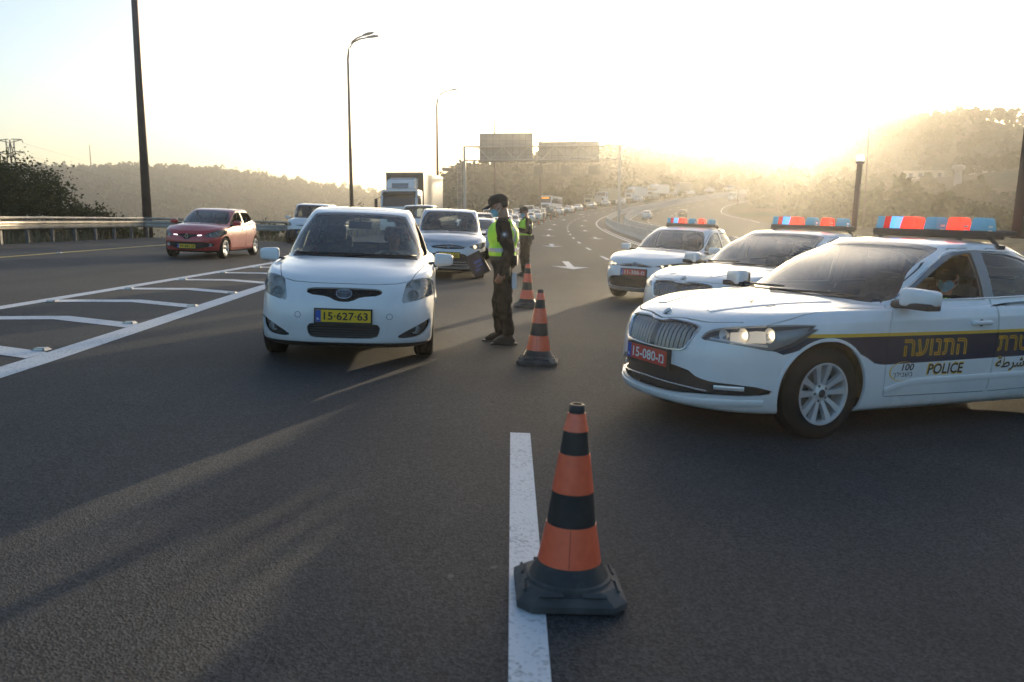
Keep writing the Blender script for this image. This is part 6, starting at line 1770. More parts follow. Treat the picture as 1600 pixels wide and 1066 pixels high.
def finish(sp, root, sh, plate_txt, pk, pz, dash, seats, mir, roof=None):
    p, n = sh.pf(0, pz); plate(root, p + Vector((0.014, 0, 0)), FRONT_ROT, plate_txt, pk)
    mirror(root, sh, mir[0], mir[1], mir[2], (0.13, 0.22, 0.14), sp['paint'])
    cabin(root, seats, 0.26, sp['rings'][3]['w'] - 0.22, dash)
    zc = dash[1] + 0.09
    for pts in ([(-0.6, zc + 0.03), (-0.05, zc + 0.04)], [(-0.02, zc + 0.03), (0.56, zc + 0.035)]): wipers(root, sh, [pts])
    V, F = rbox((mir[0] - 0.42, 0, sp['rings'][10]['z'][1][1] - 0.09), (0.035, 0.24, 0.07), 0.016, 3); mesh_from('rear_view_mirror', V, F, M_GLOSSB, root, True)
    for sd in (1, -1):
        for i, x in enumerate((-0.1, -1.0)): handle(root, sh, x, dash[1] - 0.06 + 0.02 * i, sd, sp['paint'])

def corolla_police():
    sp = std_spec('police_car', M_WHITE, 2.31, -2.31, 0.888, 1.475, 0.80, 1.08, 0.99, 0.22, -1.25, -1.78, 1.06, 2.70, (0.316, 0.205, 0.215, 'cover'), -0.32, True,
        front_cuts=[('headlight', smooth_poly([(0.36, 0.70), (0.55, 0.755), (0.86, 0.80), (0.87, 0.74), (0.80, 0.66), (0.62, 0.66)], 1, (0, 2))),
                    ('grille', smooth_poly(mirpoly([(0, 0.755), (0.10, 0.75), (0.36, 0.715), (0.40, 0.68), (0.2, 0.68), (0, 0.685)]), 1)),
                    ('intake', smooth_poly(mirpoly([(0, 0.50), (0.50, 0.49), (0.62, 0.44), (0.70, 0.30), (0.55, 0.28), (0, 0.27)]), 1)),
                    ('fog', smooth_poly([(0.70, 0.50), (0.83, 0.53), (0.86, 0.45), (0.82, 0.30), (0.76, 0.30)], 1))],
        side_cuts=[('gold_line', [(1.9, 0.757), (1.85, 0.735), (0.95, 0.56), (-0.9, 0.56), (-2.2, 0.6), (-2.2, 0.787), (0, 0.758)], ('body',)), ('navy_band', [(2, 0.735), (2, 0.3), (-2.4, 0.3), (-2.4, 0.762), (0, 0.735)], ('gold_line',))], side_mats=[M_GOLD, M_NAVY])
    root, sh = make_car(sp); lamp_set(sp, sh, ((0.50, 0.71, 0.03, 1), (0.62, 0.715, 0.038, 1), (0.74, 0.725, 0.036, 0)))
    for s_ in (1, -1):
        sh.ribbon('grille_chrome', lerp_pts([(0, 0.735), (s_ * 0.14, 0.725), (s_ * 0.40, 0.695), (s_ * 0.56, 0.69)], 14), 0.014, 0.008, M_CHROME, root)
        sh.ribbon('bumper_chrome', lerp_pts([(0, 0.262), (s_ * 0.6, 0.272), (s_ * 0.80, 0.295)], 12), 0.03, 0.01, M_SILVER, root)
        for z in (0.35, 0.40, 0.45): sh.ribbon('fog_louvre', lerp_pts([(s_ * 0.70, z), (s_ * 0.84, z + 0.015)], 5), 0.012, 0.006, M_SILVER, root, lift=-0.015)
    for z in (0.31, 0.355, 0.40, 0.445): sh.ribbon('intake_slat', lerp_pts([(-0.62, z), (0.62, z)], 12), 0.010, 0.005, M_BLACKP, root, lift=-0.02)
    oval_emblem(root, sh, 0.722, 0.13, 0.09)
    finish(sp, root, sh, '11-306-\u05de', 'r', 0.575, (0.78, 0.90), (-0.1, -1.05), (0.70, 1.02, 0.99))
    front_text(root, sh, 'POLICE \u05d4\u05e8\u05d8\u05e9\u05de', 1.62, 0.0, 0.80, 0.085, M_TEXTK)
    lightbar(root, -0.45, 1.482, 1.10, 0.60)
    return root, sh, sp
def red_hatch():
    sp = std_spec('red_hatchback', M_RED, 2.10, -1.96, 0.866, 1.45, 0.78, 1.10, 0.985, 0.28, -1.60, -1.87, 1.10, 2.59, (0.312, 0.205, 0.225, 'five'), -0.30, False,
        front_cuts=[('headlight', smooth_poly([(0.44, 0.66), (0.55, 0.74), (0.74, 0.83), (0.86, 0.85), (0.86, 0.72), (0.80, 0.63), (0.6, 0.61)], 1, (0,))),
                    ('grille', smooth_poly(mirpoly([(0, 0.73), (0.10, 0.70), (0.44, 0.70), (0.44, 0.655), (0.13, 0.63), (0.07, 0.555), (0, 0.545)]), 1)),
                    ('intake', smooth_poly(mirpoly([(0, 0.475), (0.48, 0.475), (0.70, 0.46), (0.72, 0.37), (0.55, 0.34), (0.35, 0.285), (0, 0.28)]), 1))],
        open=((0, 1), (1, 1)), lip=[(-2.1, 0.25), (2.2, 0.235)])
    root, sh = make_car(sp); lamp_set(sp, sh, ((0.60, 0.69, 0.045, 0), (0.72, 0.745, 0.05, 0)))
    for s_ in (1, -1):
        sh.ribbon('daylight_lamp', lerp_pts([(s_ * 0.29, 0.668), (s_ * 0.40, 0.676)], 6), 0.02, 0.008, M_DRL, root)
        p, n = sh.pf(s_ * 0.60, 0.40); f = dome('fog_lamp', p + Vector((-0.03, 0, 0)), 0.05, 0.03, M_LAMPG, root); bowl('reflector', p + Vector((-0.03, 0, 0)), 0.05, 0.03, M_REFLR, f)
    p, n = sh.pf(0, 0.645); c = p + Vector((0.014, 0, 0))
    for a, b, q, m in ((0.058, 0.088, 0.0, M_CHROME), (0.028, 0.045, 0.004, M_GLOSSB)):
        V = [c + Vector((q + h_, a * math.cos(t), b * math.sin(t))) for h_ in (0.0, 0.012) for t in (0, math.pi / 2, math.pi, 3 * math.pi / 2)]
        mesh_from('emblem', V, [(4, 5, 6, 7), (0, 1, 5, 4), (1, 2, 6, 5), (2, 3, 7, 6), (3, 0, 4, 7)], m, root)
    finish(sp, root, sh, '90\u00b7683\u00b733', 'y', 0.36, (0.82, 0.90), (-0.1, -1.0), (0.72, 1.03, 0.96))
    an = MB(); an.tube([(-1.1, 0, 1.43), (-1.25, 0, 1.58)], [0.008, 0.004], 5); an.build('roof_antenna', M_BLACKP, root)
    return root, sh, sp
def silver_mpv():
    sp = std_spec('silver_minivan', M_SILVER, 2.30, -2.14, 0.895, 1.63, 0.86, 1.20, 1.06, 0.38, -1.70, -1.98, 1.15, 2.78, (0.325, 0.215, 0.22, 'six'), -0.30, False, 0.68,
        front_cuts=[('headlight', smooth_poly([(0.42, 0.74), (0.60, 0.80), (0.86, 0.875), (0.88, 0.78), (0.80, 0.71), (0.62, 0.70)], 1, (0, 2))),
                    ('grille', smooth_poly(mirpoly([(0, 0.80), (0.12, 0.79), (0.42, 0.765), (0.44, 0.715), (0.2, 0.70), (0, 0.69)]), 1)),
                    ('intake', smooth_poly(mirpoly([(0, 0.61), (0.36, 0.60), (0.46, 0.53), (0.52, 0.32), (0.44, 0.29), (0, 0.28)]), 1)),
                    ('fog', smooth_poly([(0.60, 0.40), (0.72, 0.46), (0.78, 0.42), (0.76, 0.34), (0.66, 0.33)], 1))], lip=[(-2.2, 0.25), (2.3, 0.24)])
    root, sh = make_car(sp); lamp_set(sp, sh, ((0.62, 0.755, 0.042, 1), (0.74, 0.785, 0.042, 0)))
    for s_ in (1, -1):
        sh.ribbon('grille_chrome', lerp_pts([(0, 0.742), (s_ * 0.14, 0.742), (s_ * 0.42, 0.755)], 10), 0.014, 0.008, M_CHROME, root)
        p, n = sh.pf(s_ * 0.70, 0.395); f = dome('fog_lamp', p + Vector((-0.03, 0, 0)), 0.04, 0.02, M_LAMPG, root); bowl('reflector', p + Vector((-0.03, 0, 0)), 0.04, 0.03, M_REFLR, f)
        mb = MB(); pts = [(0.25, s_ * 0.62, 1.52), (0.15, s_ * 0.625, 1.585), (-1.4, s_ * 0.615, 1.60), (-1.55, s_ * 0.61, 1.53)]; mb.tube(pts, 0.018, 7); mb.build('roof_rail', M_CHROME, root, True)
    for z in (0.34, 0.40, 0.46, 0.52): sh.ribbon('intake_slat', lerp_pts([(-0.46, z), (0.46, z)], 12), 0.012, 0.005, M_SILVER if z < 0.42 else M_BLACKP, root, lift=-0.02)
    oval_emblem(root, sh, 0.765, 0.14, 0.095)
    finish(sp, root, sh, '26\u00b7814\u00b730', 'y', 0.56, (0.88, 0.97), (-0.05, -1.0), (0.80, 1.09, 1.0))
    return root, sh, sp
def white_van():
    sp = std_spec('white_van', M_WHITE, 2.0, -2.15, 0.895, 1.80, 0.93, 1.25, 1.14, 0.62, -2.0, -2.12, 1.20, 2.72, (0.32, 0.205, 0.205, 'cover'), -0.05, False, 0.76, van=True, N=56,
        front_cuts=[('headlight', smooth_poly([(0.52, 0.80), (0.58, 0.92), (0.80, 1.0), (0.86, 0.95), (0.87, 0.80), (0.75, 0.76)], 1)),
                    ('grille', smooth_poly(mirpoly([(0, 0.84), (0.4, 0.83), (0.42, 0.78), (0, 0.77)]), 1)),
                    ('black_bumper', smooth_poly(mirpoly([(0, 0.66), (0.5, 0.64), (0.92, 0.58), (0.92, 0.2), (0, 0.2)]), 0))])
    root, sh = make_car(sp); lamp_set(sp, sh, ((0.66, 0.85, 0.05, 0), (0.74, 0.92, 0.04, 0)))
    finish(sp, root, sh, '71\u00b7205\u00b738', 'y', 0.52, (0.95, 1.03), (-0.0, -1.0), (0.86, 1.16, 1.0))
    return root, sh, sp
# --- simple bodies for the far queue: same shells at low resolution, few parts
def far_car(name, paint, kind):
    P = {'hatch': (2.05, -1.95, 0.86, 1.47, 0.80, 1.12, 0.99, 0.30, -1.5, -1.78, 1.08, 2.55), 'sedan': (2.28, -2.28, 0.88, 1.46, 0.80, 1.05, 0.98, 0.18, -1.2, -1.75, 1.05, 2.68), 'suv': (2.2, -2.2, 0.91, 1.68, 0.95, 1.15, 1.14, 0.38, -1.75, -2.02, 1.2, 2.65), 'van': (2.3, -2.5, 0.97, 1.98, 1.0, 1.5, 1.25, 0.9, -2.35, -2.48, 1.3, 3.0)}[kind]
    sp = std_spec(name, paint, *P, (0.32, 0.21, 0.21, 'six'), -0.3, kind == 'sedan', 0.80 if kind == 'van' else 0.64, van=False, N=40, vs=2, low=True,
        front_cuts=[('headlight', smooth_poly([(0.46, P[4] - 0.12), (0.55, P[4] - 0.02), (0.84, P[4] + 0.03), (0.84, P[4] - 0.12), (0.7, P[4] - 0.15)], 1)), ('grille', mirpoly([(0, P[4] - 0.04), (0.4, P[4] - 0.05), (0.4, P[4] - 0.14), (0, P[4] - 0.16)])), ('intake', mirpoly([(0, 0.44), (0.5, 0.44), (0.55, 0.3), (0, 0.28)]))])
    root, sh = make_car(sp)
    for (nm, sd), h in sp['_lamps'].items():
        p, n = sh.pf(sd * 0.66, P[4] - 0.07); bowl('reflector', p + Vector((-0.05, 0, 0)), 0.06, 0.03, M_REFLR, h, 8)
    for q, rot in ((sh.pf(0, 0.52)[0], 1), (sh.pr(0, 0.75)[0], -1)):
        mb = MB(); mb.box(q + Vector((0.02 * rot, 0, 0)), (0.02, 0.5, 0.11)); mb.build('number_plate', M_PLY, root)
    mirror(root, sh, P[5] - 0.42, P[6] + 0.04, P[2] + 0.10, (0.12, 0.2, 0.13), paint)
    it = MB(); it.box((-0.4, 0, 0.75), (2.2, 1.3, 0.3)); it.box((-0.35, 0.36, 1.05), (0.15, 0.45, 0.5)); it.box((-0.35, -0.36, 1.05), (0.15, 0.45, 0.5)); it.box((-1.2, 0, 1.0), (0.15, 1.2, 0.35)); it.build('cabin', M_INT, root)
    return root

# ------------------------------------------------------------------ lorries and bus
def lorry(name, cabm, boxm, L=8.0, H=3.9, W=2.5, sign=False, box=True, cab_h=2.95, cabL=1.9):
    root = empty(name); x1 = L / 2; xc = x1 - cabL
    V = []; F = []
    def slab(nm, prof, w, m, par, bev=0.04):
        """side profile extruded across the lorry, edges rounded"""
        bm = bmesh.new(); vs = [bm.verts.new((x, -w / 2, z)) for x, z in prof]; f = bm.faces.new(vs)
        r_ = bmesh.ops.extrude_face_region(bm, geom=[f]); bmesh.ops.translate(bm, verts=[v for v in r_['geom'] if isinstance(v, bmesh.types.BMVert)], vec=(0, w, 0))
        bmesh.ops.recalc_face_normals(bm, faces=bm.faces)
        if bev: bmesh.ops.bevel(bm, geom=bm.edges[:], offset=bev, segments=2, affect='EDGES', clamp_overlap=True)
        me = bpy.data.meshes.new(nm); bm.to_mesh(me); bm.free(); return link_mesh(nm, me, m, par)
    cab = slab('cab', [(xc, 0.55), (xc, cab_h), (x1 - 0.45, cab_h), (x1 - 0.05, 1.75), (x1, 1.5), (x1, 0.42), (xc, 0.42)], W - 0.04, cabm, root, 0.06)
    ws = slab('windscreen', [(x1 - 0.12, 1.85), (x1 - 0.10, 1.85), (x1 - 0.38, cab_h - 0.28), (x1 - 0.40, cab_h - 0.28)], W - 0.35, M_GLOSSB, cab, 0)
    ws.location = (0.035, 0, 0)
    slab('sun_visor', [(x1 - 0.36, cab_h - 0.28), (x1 - 0.18, cab_h - 0.38), (x1 - 0.16, cab_h - 0.30), (x1 - 0.40, cab_h - 0.10)], W - 0.3, M_BLACKP, cab, 0.01)
    slab('grille', [(x1 + 0.003, 0.85), (x1 + 0.012, 0.85), (x1 + 0.012, 1.5), (x1 + 0.003, 1.5)], 1.5, M_BLACKP, cab, 0)
    slab('front_bumper', [(x1 - 0.25, 0.30), (x1 + 0.06, 0.32), (x1 + 0.06, 0.72), (x1 - 0.25, 0.72)], W, cabm, root, 0.04)
    for sd in (1, -1):
        mb = MB(); mb.box((x1 + 0.065, sd * 0.95, 0.55), (0.02, 0.4, 0.2)); mb.build('headlight', M_REFLR, root)
        mb = MB(); mb.box(((x1 + xc) / 2 + 0.2, sd * (W / 2 - 0.012), cab_h - 0.75), (0.9, 0.02, 0.75)); mb.build('side_window', M_GLOSSB, cab)
        m_ = rb('wing_mirror', (x1 + 0.1, sd * (W / 2 + 0.2), 2.05), (0.12, 0.2, 0.62), 0.05, M_BLACKP, root); mb = MB(); mb.tube([(x1 - 0.1, sd * (W / 2 - 0.05), 2.45), (x1 + 0.1, sd * (W / 2 + 0.2), 2.35)], 0.02, 6); mb.tube([(x1 - 0.1, sd * (W / 2 - 0.05), 1.75), (x1 + 0.1, sd * (W / 2 + 0.2), 1.8)], 0.02, 6); mb.build('mirror_arm', M_BLACKP, m_)
    if sign:   # air deflector with a dark lettered panel on the roof
        slab('air_deflector', [(xc + 0.1, cab_h), (x1 - 0.55, cab_h), (x1 - 0.75, cab_h + 0.62), (xc + 0.1, cab_h + 0.85)], W - 0.55, cabm, cab, 0.09)
        q = slab('name_panel', [(x1 - 0.60, cab_h + 0.12), (x1 - 0.585, cab_h + 0.12), (x1 - 0.67, cab_h + 0.42), (x1 - 0.685, cab_h + 0.42)], 1.1, M_GREY, cab, 0); q.location = (0.03, 0, 0)
    if box:
        slab('cargo_box', [(-x1, 1.05), (-x1, H), (xc - 0.12, H), (xc - 0.12, 1.05)], W + 0.05, boxm, root, 0.025)
        for sd in (1, -1):
            mb = MB(); mb.box(((-x1 + xc) / 2, sd * (W / 2 + 0.03), H - 0.06), (xc + x1 - 0.1, 0.05, 0.12)); mb.box(((-x1 + xc) / 2, sd * (W / 2 + 0.03), 1.1), (xc + x1 - 0.1, 0.05, 0.12)); mb.build('box_rail', M_GALV, root)
        mb = MB(); mb.box((xc - 0.1, 0, H - 0.05), (0.05, W + 0.1, 0.1)); mb.build('box_edge', M_GREY, root)
    mb = MB(); mb.box((-0.4, 0, 0.85), (L - 1.0, 0.9, 0.25)); mb.build('chassis', M_BLACKP, root)
    for x in (x1 - 0.75, -x1 + 1.7):
        for sd in (1, -1): wheel(root, x, sd * (W / 2 - 0.16), 0.5, 0.28, 0.29, 'six', 0, True)
    mb = MB(); mb.box((x1 + 0.065, 0, 0.45), (0.02, 0.5, 0.11)); mb.build('number_plate', M_PLY, root)
    return root
def bus(name):
    root = lorry(name, M_WHITE, M_WHITE, 11.5, 3.2, 2.5, False, False, 3.2, 11.4)
    mb = MB()
    for sd in (1, -1):
        w_ = MB(); w_.box((-0.6, sd * 1.245, 2.25), (9.6, 0.02, 0.95)); w_.build('window_band', M_GLOSSB, root)
    mb.box((5.62, 0, 2.78), (0.05, 1.5, 0.24)); mb.build('route_sign', mat('route_amber', (0.5, 0.15, 0.02), 0.5, emit=(1, 0.35, 0.05), estr=0.8), root)
    return root
def place(root, x, y, heading, scale=1.0):
    """heading: bearing (degrees, 0 = towards +Y, clockwise) the nose points to; the car sits on the cross-fallen road"""
    h = R(heading); f = Vector((math.sin(h), math.cos(h), 0)); l = Vector((-f.y, f.x, 0))
    p = on_road(x, y)
    a = on_road(x + f.x * 1.4, y + f.y * 1.4); b = on_road(x - f.x * 1.4, y - f.y * 1.4); fx = (a - b).normalized()
    c = on_road(x + l.x * 0.8, y + l.y * 0.8); d = on_road(x - l.x * 0.8, y - l.y * 0.8); ly = (c - d).normalized()
    up = fx.cross(ly).normalized(); ly = up.cross(fx).normalized()
    m = Matrix((fx * scale, ly * scale, up * scale)).transposed().to_4x4(); m.translation = p
    root.matrix_world = m
    return root
hb, hb_sh, hb_sp = white_hatchback()
tag(hb, 'dusty white hatchback with yellow plate stopped beside the officer', 'car')
place(hb, -1.84, 10.30, 174.6)
PG = 'police cars parked across the lane'
pc1, pc1_sh, pc1_sp = police_liftback('police_car', '15-080-\u05de', True, 1.0, (-1.16, 0.4, 1.05, M_RLIT))
tag(pc1, 'nearest white police car with navy side band and lettered doors', 'police car', PG)
place(pc1, 3.14, 7.40, 245.6)
pc2, _, _ = police_liftback('police_car', '15-093-\u05de', False, 1.0, (-0.95, 0.45, 0.92, mat('mast_white', (0.8, 0.8, 0.8), 0.2, emit=(1, 0.95, 0.85), estr=0.6)))
tag(pc2, 'middle white police car half hidden behind the nearest one', 'police car', PG)
place(pc2, 3.78, 12.0, 229.5, 1.02)
pc3, _, _ = corolla_police(); tag(pc3, 'farthest white police car, a sedan with thin chrome grille', 'police car', PG); place(pc3, 3.6, 18.33, 214)
rh, _, _ = red_hatch(); tag(rh, 'red hatchback with yellow plate driving past in the outer lane', 'car'); place(rh, -9.18, 26.5, 182.4)
mpv, mpv_sh, _ = silver_mpv(); tag(mpv, 'silver minivan with roof rails waiting behind the white hatchback', 'car'); place(mpv, -1.7, 22.9, 176.5, 1.04)
van, _, _ = white_van(); tag(van, 'white van with black bumper in the outer lane behind the red car', 'van'); place(van, -9.2, 40.0, 182)

def on_path(root, s, n, rev=True, scale=1.0):
    p = road_pt(s, n); return place_xyz(root, p, math.degrees(road_th(s)) + (180 if rev else 0), scale)
def place_xyz(root, p, heading, scale=1.0):
    h = R(heading); root.matrix_world = Matrix.Translation(p) @ Matrix.Rotation(math.pi / 2 - h, 4, 'Z') @ Matrix.Scale(scale, 4); return root
trk = lorry('box_truck', M_WHITE, mat('truck_box_cream', (0.50, 0.44, 0.36), 0.6, noise=(0.8, 0.12)), 9.0, 4.15, 2.5, True)
tag(trk, 'box truck with dark framed cream box and white cab behind the white hatchback', 'truck'); place_xyz(trk, road_pt(60.5, -8.9) + Vector((1.25, 0, 0)), 186)
for o_ in trk.children:
    if o_.name.startswith('cargo_box'):
        fr = MB(); fr.box((4.5 - 1.9 - 0.09, 0, 2.6), (0.02, 2.57, 3.1)); fr.build('box_front', mat('box_front_dark', (0.035, 0.033, 0.03), 0.6), trk)

# the queue beyond, cut into kinds that are copied
QG = 'cars queueing towards the checkpoint'
proto = {k: far_car('queue_car', M_WHITE, k) for k in ('hatch', 'sedan', 'suv', 'van')}
used = set()
def recolour(o, m):
    for ch in [o] + list(o.children_recursive):
        for sl in ch.material_slots:
            if sl.material in (M_WHITE,): sl.link = 'OBJECT'; sl.material = m
def queue(kind, s, n, m, lab, rev=True, grp=QG):
    o = proto[kind] if kind not in used else copy_tree(proto[kind]); used.add(kind)
    for ch in o.children_recursive:
        for sl in ch.material_slots:
            if sl.link == 'OBJECT': sl.link = 'DATA'
    if m is not M_WHITE: recolour(o, m)
    tag(o, lab, 'car', grp); on_path(o, s, n, rev)
QW = [('van', 46, -5.2, M_WHITE, 'white van roof seen between truck and silver minivan'), ('sedan', 31.5, -1.35, M_SILVER, 'silver sedan right behind the silver minivan'), ('suv', 40, -1.7, M_DKCAR, 'dark car behind the silver sedan, beside the officer'),
      ('hatch', 49, -1.7, M_WHITE, 'white hatchback fourth in the lane beside the cones')]
for q in QW: queue(*q)
cols = [M_WHITE, M_SILVER, M_WHITE, M_WHITE, M_GREY, M_WHITE, M_SILVER, M_WHITE, M_DKCAR]
kinds = ['sedan', 'hatch', 'suv', 'sedan', 'van', 'hatch', 'sedan', 'suv']
nm_c = {M_WHITE.name: 'white', M_SILVER.name: 'silver', M_GREY.name: 'grey', M_DKCAR.name: 'dark'}
nth = ['first', 'second', 'third', 'fourth', 'fifth', 'sixth', 'seventh', 'eighth', 'ninth', 'tenth', 'eleventh', 'twelfth', 'thirteenth', 'fourteenth', 'fifteenth', 'sixteenth', 'seventeenth', 'eighteenth', 'nineteenth', 'twentieth', 'twenty-first', 'twenty-second', 'twenty-third', 'twenty-fourth', 'twenty-fifth']
def lane(n, s0, s1, step, what, skip=()):
    s = s0; k = 0; i = int(s0)
    while s < s1:
        if not any(a <= s <= b for a, b in skip):
            m = cols[(i * 5 + k * 4) % len(cols)]; kd = kinds[(i * 3 + k * 5) % len(kinds)]
            queue(kd, s + random.uniform(-0.7, 0.7), n + random.uniform(-0.2, 0.2), m, f'{nm_c[m.name]} {dict(sedan="saloon", hatch="hatchback", suv="tall car", van="van")[kd]}, {nth[k]} far car in the {what} of the queue'); k += 1
        s += step * random.uniform(0.9, 1.25)
lane(-1.8, 60, 322, 10.5, 'lane beside the cones')
lane(-5.3, 74, 322, 13, 'middle lane', ((164, 190), (203, 276)))
b1 = bus('coach'); tag(b1, 'white coach with lit route sign standing in the far queue', 'bus'); on_path(b1, 176, -5.4)
t1 = lorry('flatbed_truck', mat('cream_cab', (0.52, 0.45, 0.25), 0.5), M_GALV, 7.0, 2.6, 2.4, False, True, 2.75); tag(t1, 'small cream yellow truck in the far queue', 'truck', 'lorries in the far queue'); on_path(t1, 211, -5.4)
LG = 'lorries in the far queue'
_tan = mat('tan_box', (0.42, 0.36, 0.22), 0.7)
for i, (s, n, bm_, lb) in enumerate(((222, -5.4, _tan, 'lorry with tan box right behind the small yellow truck'), (241, -5.4, M_WHITE, 'white box lorry, first of three on the far bend'), (255, -5.4, M_WHITE, 'white lorry, second of three on the far bend'), (268, -5.4, M_GREY, 'grey box lorry, last of three on the far bend'))):
    t = lorry('box_lorry', M_WHITE, bm_, 9.5, 3.7 if i else 3.9, 2.5, False); tag(t, lb, 'truck', LG); on_path(t, s, n)
# traffic leaving on the far carriageway
OG = 'traffic on the far carriageway'
queue('sedan', 154, 15.2, M_WHITE, 'white saloon driving away beyond the median barrier', False, OG)
queue('hatch', 165, 21.4, M_DKCAR, 'dark car driving away to the right of the white saloon', False, OG)
queue('van', 246, 20.5, M_WHITE, 'hazy white van driving away up the far bend', False, OG)
queue('sedan', 275, 17.2, M_SILVER, 'small hazy silver car highest on the far carriageway', False, OG)
# ------------------------------------------------------------------ traffic cones
M_ORANGE = mat('orange_reflective', (1.0, 0.15, 0.06), 0.32, 0, 0.5, 0.35, 0.2, noise=(30, 0.10), bump=(45, 0.25, 0.004))
M_CBLK = mat('cone_black_band', (0.018, 0.018, 0.018), 0.5, noise=(20, 0.3), bump=(40, 0.2, 0.003))
M_CBASE = mat('cone_rubber_base', (0.060, 0.059, 0.057), 0.75, noise=(8, 0.35), bump=(35, 0.35, 0.004))
def scuff(m, scale, amt, dirt):
    nt = m.node_tree; L = nt.links.new; b = nt.nodes['Principled BSDF']; src = b.inputs['Base Color'].links[0].from_socket
    tc = nt.nodes.new('ShaderNodeTexCoord'); mp = nt.nodes.new('ShaderNodeMapping'); mp.inputs['Scale'].default_value = (1, 1, 0.35); L(tc.outputs['Object'], mp.inputs[0])
    n = nt.nodes.new('ShaderNodeTexNoise'); n.inputs['Scale'].default_value = scale; n.inputs['Detail'].default_value = 9; n.inputs['Roughness'].default_value = 0.72; L(mp.outputs[0], n.inputs['Vector'])
    r = nt.nodes.new('ShaderNodeValToRGB'); r.color_ramp.elements[0].position = 0.56; r.color_ramp.elements[0].color = (0, 0, 0, 1); r.color_ramp.elements[1].position = 0.74; r.color_ramp.elements[1].color = (amt, amt, amt, 1); L(n.outputs[0], r.inputs[0])
    x = nt.nodes.new('ShaderNodeMix'); x.data_type = 'RGBA'; x.inputs[7].default_value = (*dirt, 1); L(r.outputs[0], x.inputs[0]); L(src, x.inputs[6]); L(x.outputs[2], b.inputs['Base Color'])
scuff(M_ORANGE, 14, 0.22, (0.30, 0.07, 0.04)); scuff(M_CBLK, 18, 0.6, (0.09, 0.085, 0.08)); scuff(M_CBASE, 11, 0.8, (0.15, 0.14, 0.125))
def make_cone():
    root = empty('traffic_cone')
    H = 0.77
    prof = [(0.155, 0.075), (0.128, 0.135), (0.123, 0.165), (0.096, 0.325), (0.0935, 0.328), (0.080, 0.452), (0.0585, 0.602), (0.050, 0.688), (0.034, 0.735), (0.030, 0.752), (0.027, 0.77)]
    def rad(z): return float(np.interp(z, [0.07, 0.10, 0.14, 0.30, 0.44, 0.58, 0.67, 0.735, 0.77], [0.165, 0.148, 0.126, 0.097, 0.0795, 0.059, 0.0475, 0.033, 0.029]))
    def band(nm, z0, z1, m, dr=0.0):
        mb = MB(); zs = np.linspace(z0, z1, 7)
        mb.lathe([(rad(z0) - 0.004, z0)] + [(rad(z) + dr, z) for z in zs] + [(rad(z1) - 0.004, z1)], 40); o = mb.build(nm, m, root, True, 40); return o
    band('black_band', 0.070, 0.140, M_CBLK); band('reflective_band', 0.140, 0.295, M_ORANGE, 0.0018); band('black_band', 0.295, 0.425, M_CBLK); band('reflective_band', 0.425, 0.578, M_ORANGE, 0.0018)
    band('black_band', 0.578, 0.668, M_CBLK); band('reflective_band', 0.668, 0.738, M_ORANGE, 0.0018)
    mb = MB(); mb.lathe([(rad(0.738), 0.738), (0.0325, 0.745), (0.0305, 0.768), (0.028, 0.772), (0.022, 0.772), (0.021, 0.70)], 28); mb.build('cone_tip', M_CBLK, root, True, 40)
    seam = MB(); seam.tube([(-(rad(z) + 0.002) * 0.12, -(rad(z) + 0.002) * 0.993, z) for z in np.linspace(0.145, 0.29, 6)], 0.0012, 4); seam.build('band_seam', mat('seam_red', (0.35, 0.03, 0.015), 0.5), root)
    # base: chamfered square, sloping up to the collar, four ribs
    def octo(h, c): return [(h - c, -h), (h, -h + c), (h, h - c), (h - c, h), (-h + c, h), (-h, h - c), (-h, -h + c), (-h + c, -h)]
    V = []; lev = [(0.208, 0.055, 0.0), (0.213, 0.055, 0.006), (0.213, 0.055, 0.030), (0.204, 0.053, 0.038), (0.165, 0.055, 0.068)]
    for h, c, z in lev: V += [(x, y, z) for x, y in octo(h, c)]
    F = [tuple(reversed(range(8)))]
    for i in range(len(lev) - 1):
        for k in range(8): F.append((i * 8 + k, i * 8 + (k + 1) % 8, i * 8 + 8 + (k + 1) % 8, i * 8 + 8 + k))
    F.append(tuple(len(V) - 8 + k for k in range(8)))
    b = mesh_from('cone_base', V, F, M_CBASE, root)
    mb = MB(); mb.lathe([(0.172, 0.066), (0.170, 0.078), (0.155, 0.083), (0.140, 0.079)], 36); mb.build('base_collar', M_CBASE, b, True, 40)
    for a in range(4):
        rot = Matrix.Rotation(a * math.pi / 2, 3, 'Z')
        for s_ in (-1, 1):
            q = MB(); q.box(rot @ Vector((s_ * 0.085, -0.182, 0.058)), (0.09, 0.012, 0.016), rot @ Matrix.Rotation(R(35), 3, 'X')); q.build('base_rib', M_CBASE, b)
        q = MB(); q.box(rot @ Vector((0.172, 0.0, 0.064)), (0.03, 0.07, 0.004), rot @ Matrix.Rotation(R(38), 3, 'Y')); q.build('maker_plate', M_CBLK, b)
    return root
cone0 = make_cone(); CG = 'orange and black traffic cones'
_cl = [(0.225, 3.27, 2, 'large foreground traffic cone standing on the white dash'), (0.27, 8.86, -6, 'second traffic cone just right of the front officer'), (0.25, 14.68, 4, 'third traffic cone behind the second, near the far officer')]
_far = [(29, 0.15, 'cone right behind the far officer'), (107, 0.1, 'first small cone beyond the far officer'), (123, 0, 'second small cone beyond the far officer'), (138, 0, 'third small cone beyond the far officer'), (148.5, 0, 'fourth small cone beyond the far officer'), (160.5, 0, 'fifth small cone beyond the far officer'), (173, 0, 'sixth small cone beyond the far officer'), (186.5, -0.3, 'seventh small cone beyond the far officer'), (197, -0.4, 'eighth small cone beyond the far officer'), (210, -0.4, 'ninth small cone beyond the far officer'), (224, -0.4, 'farthest small cone on the bend')]
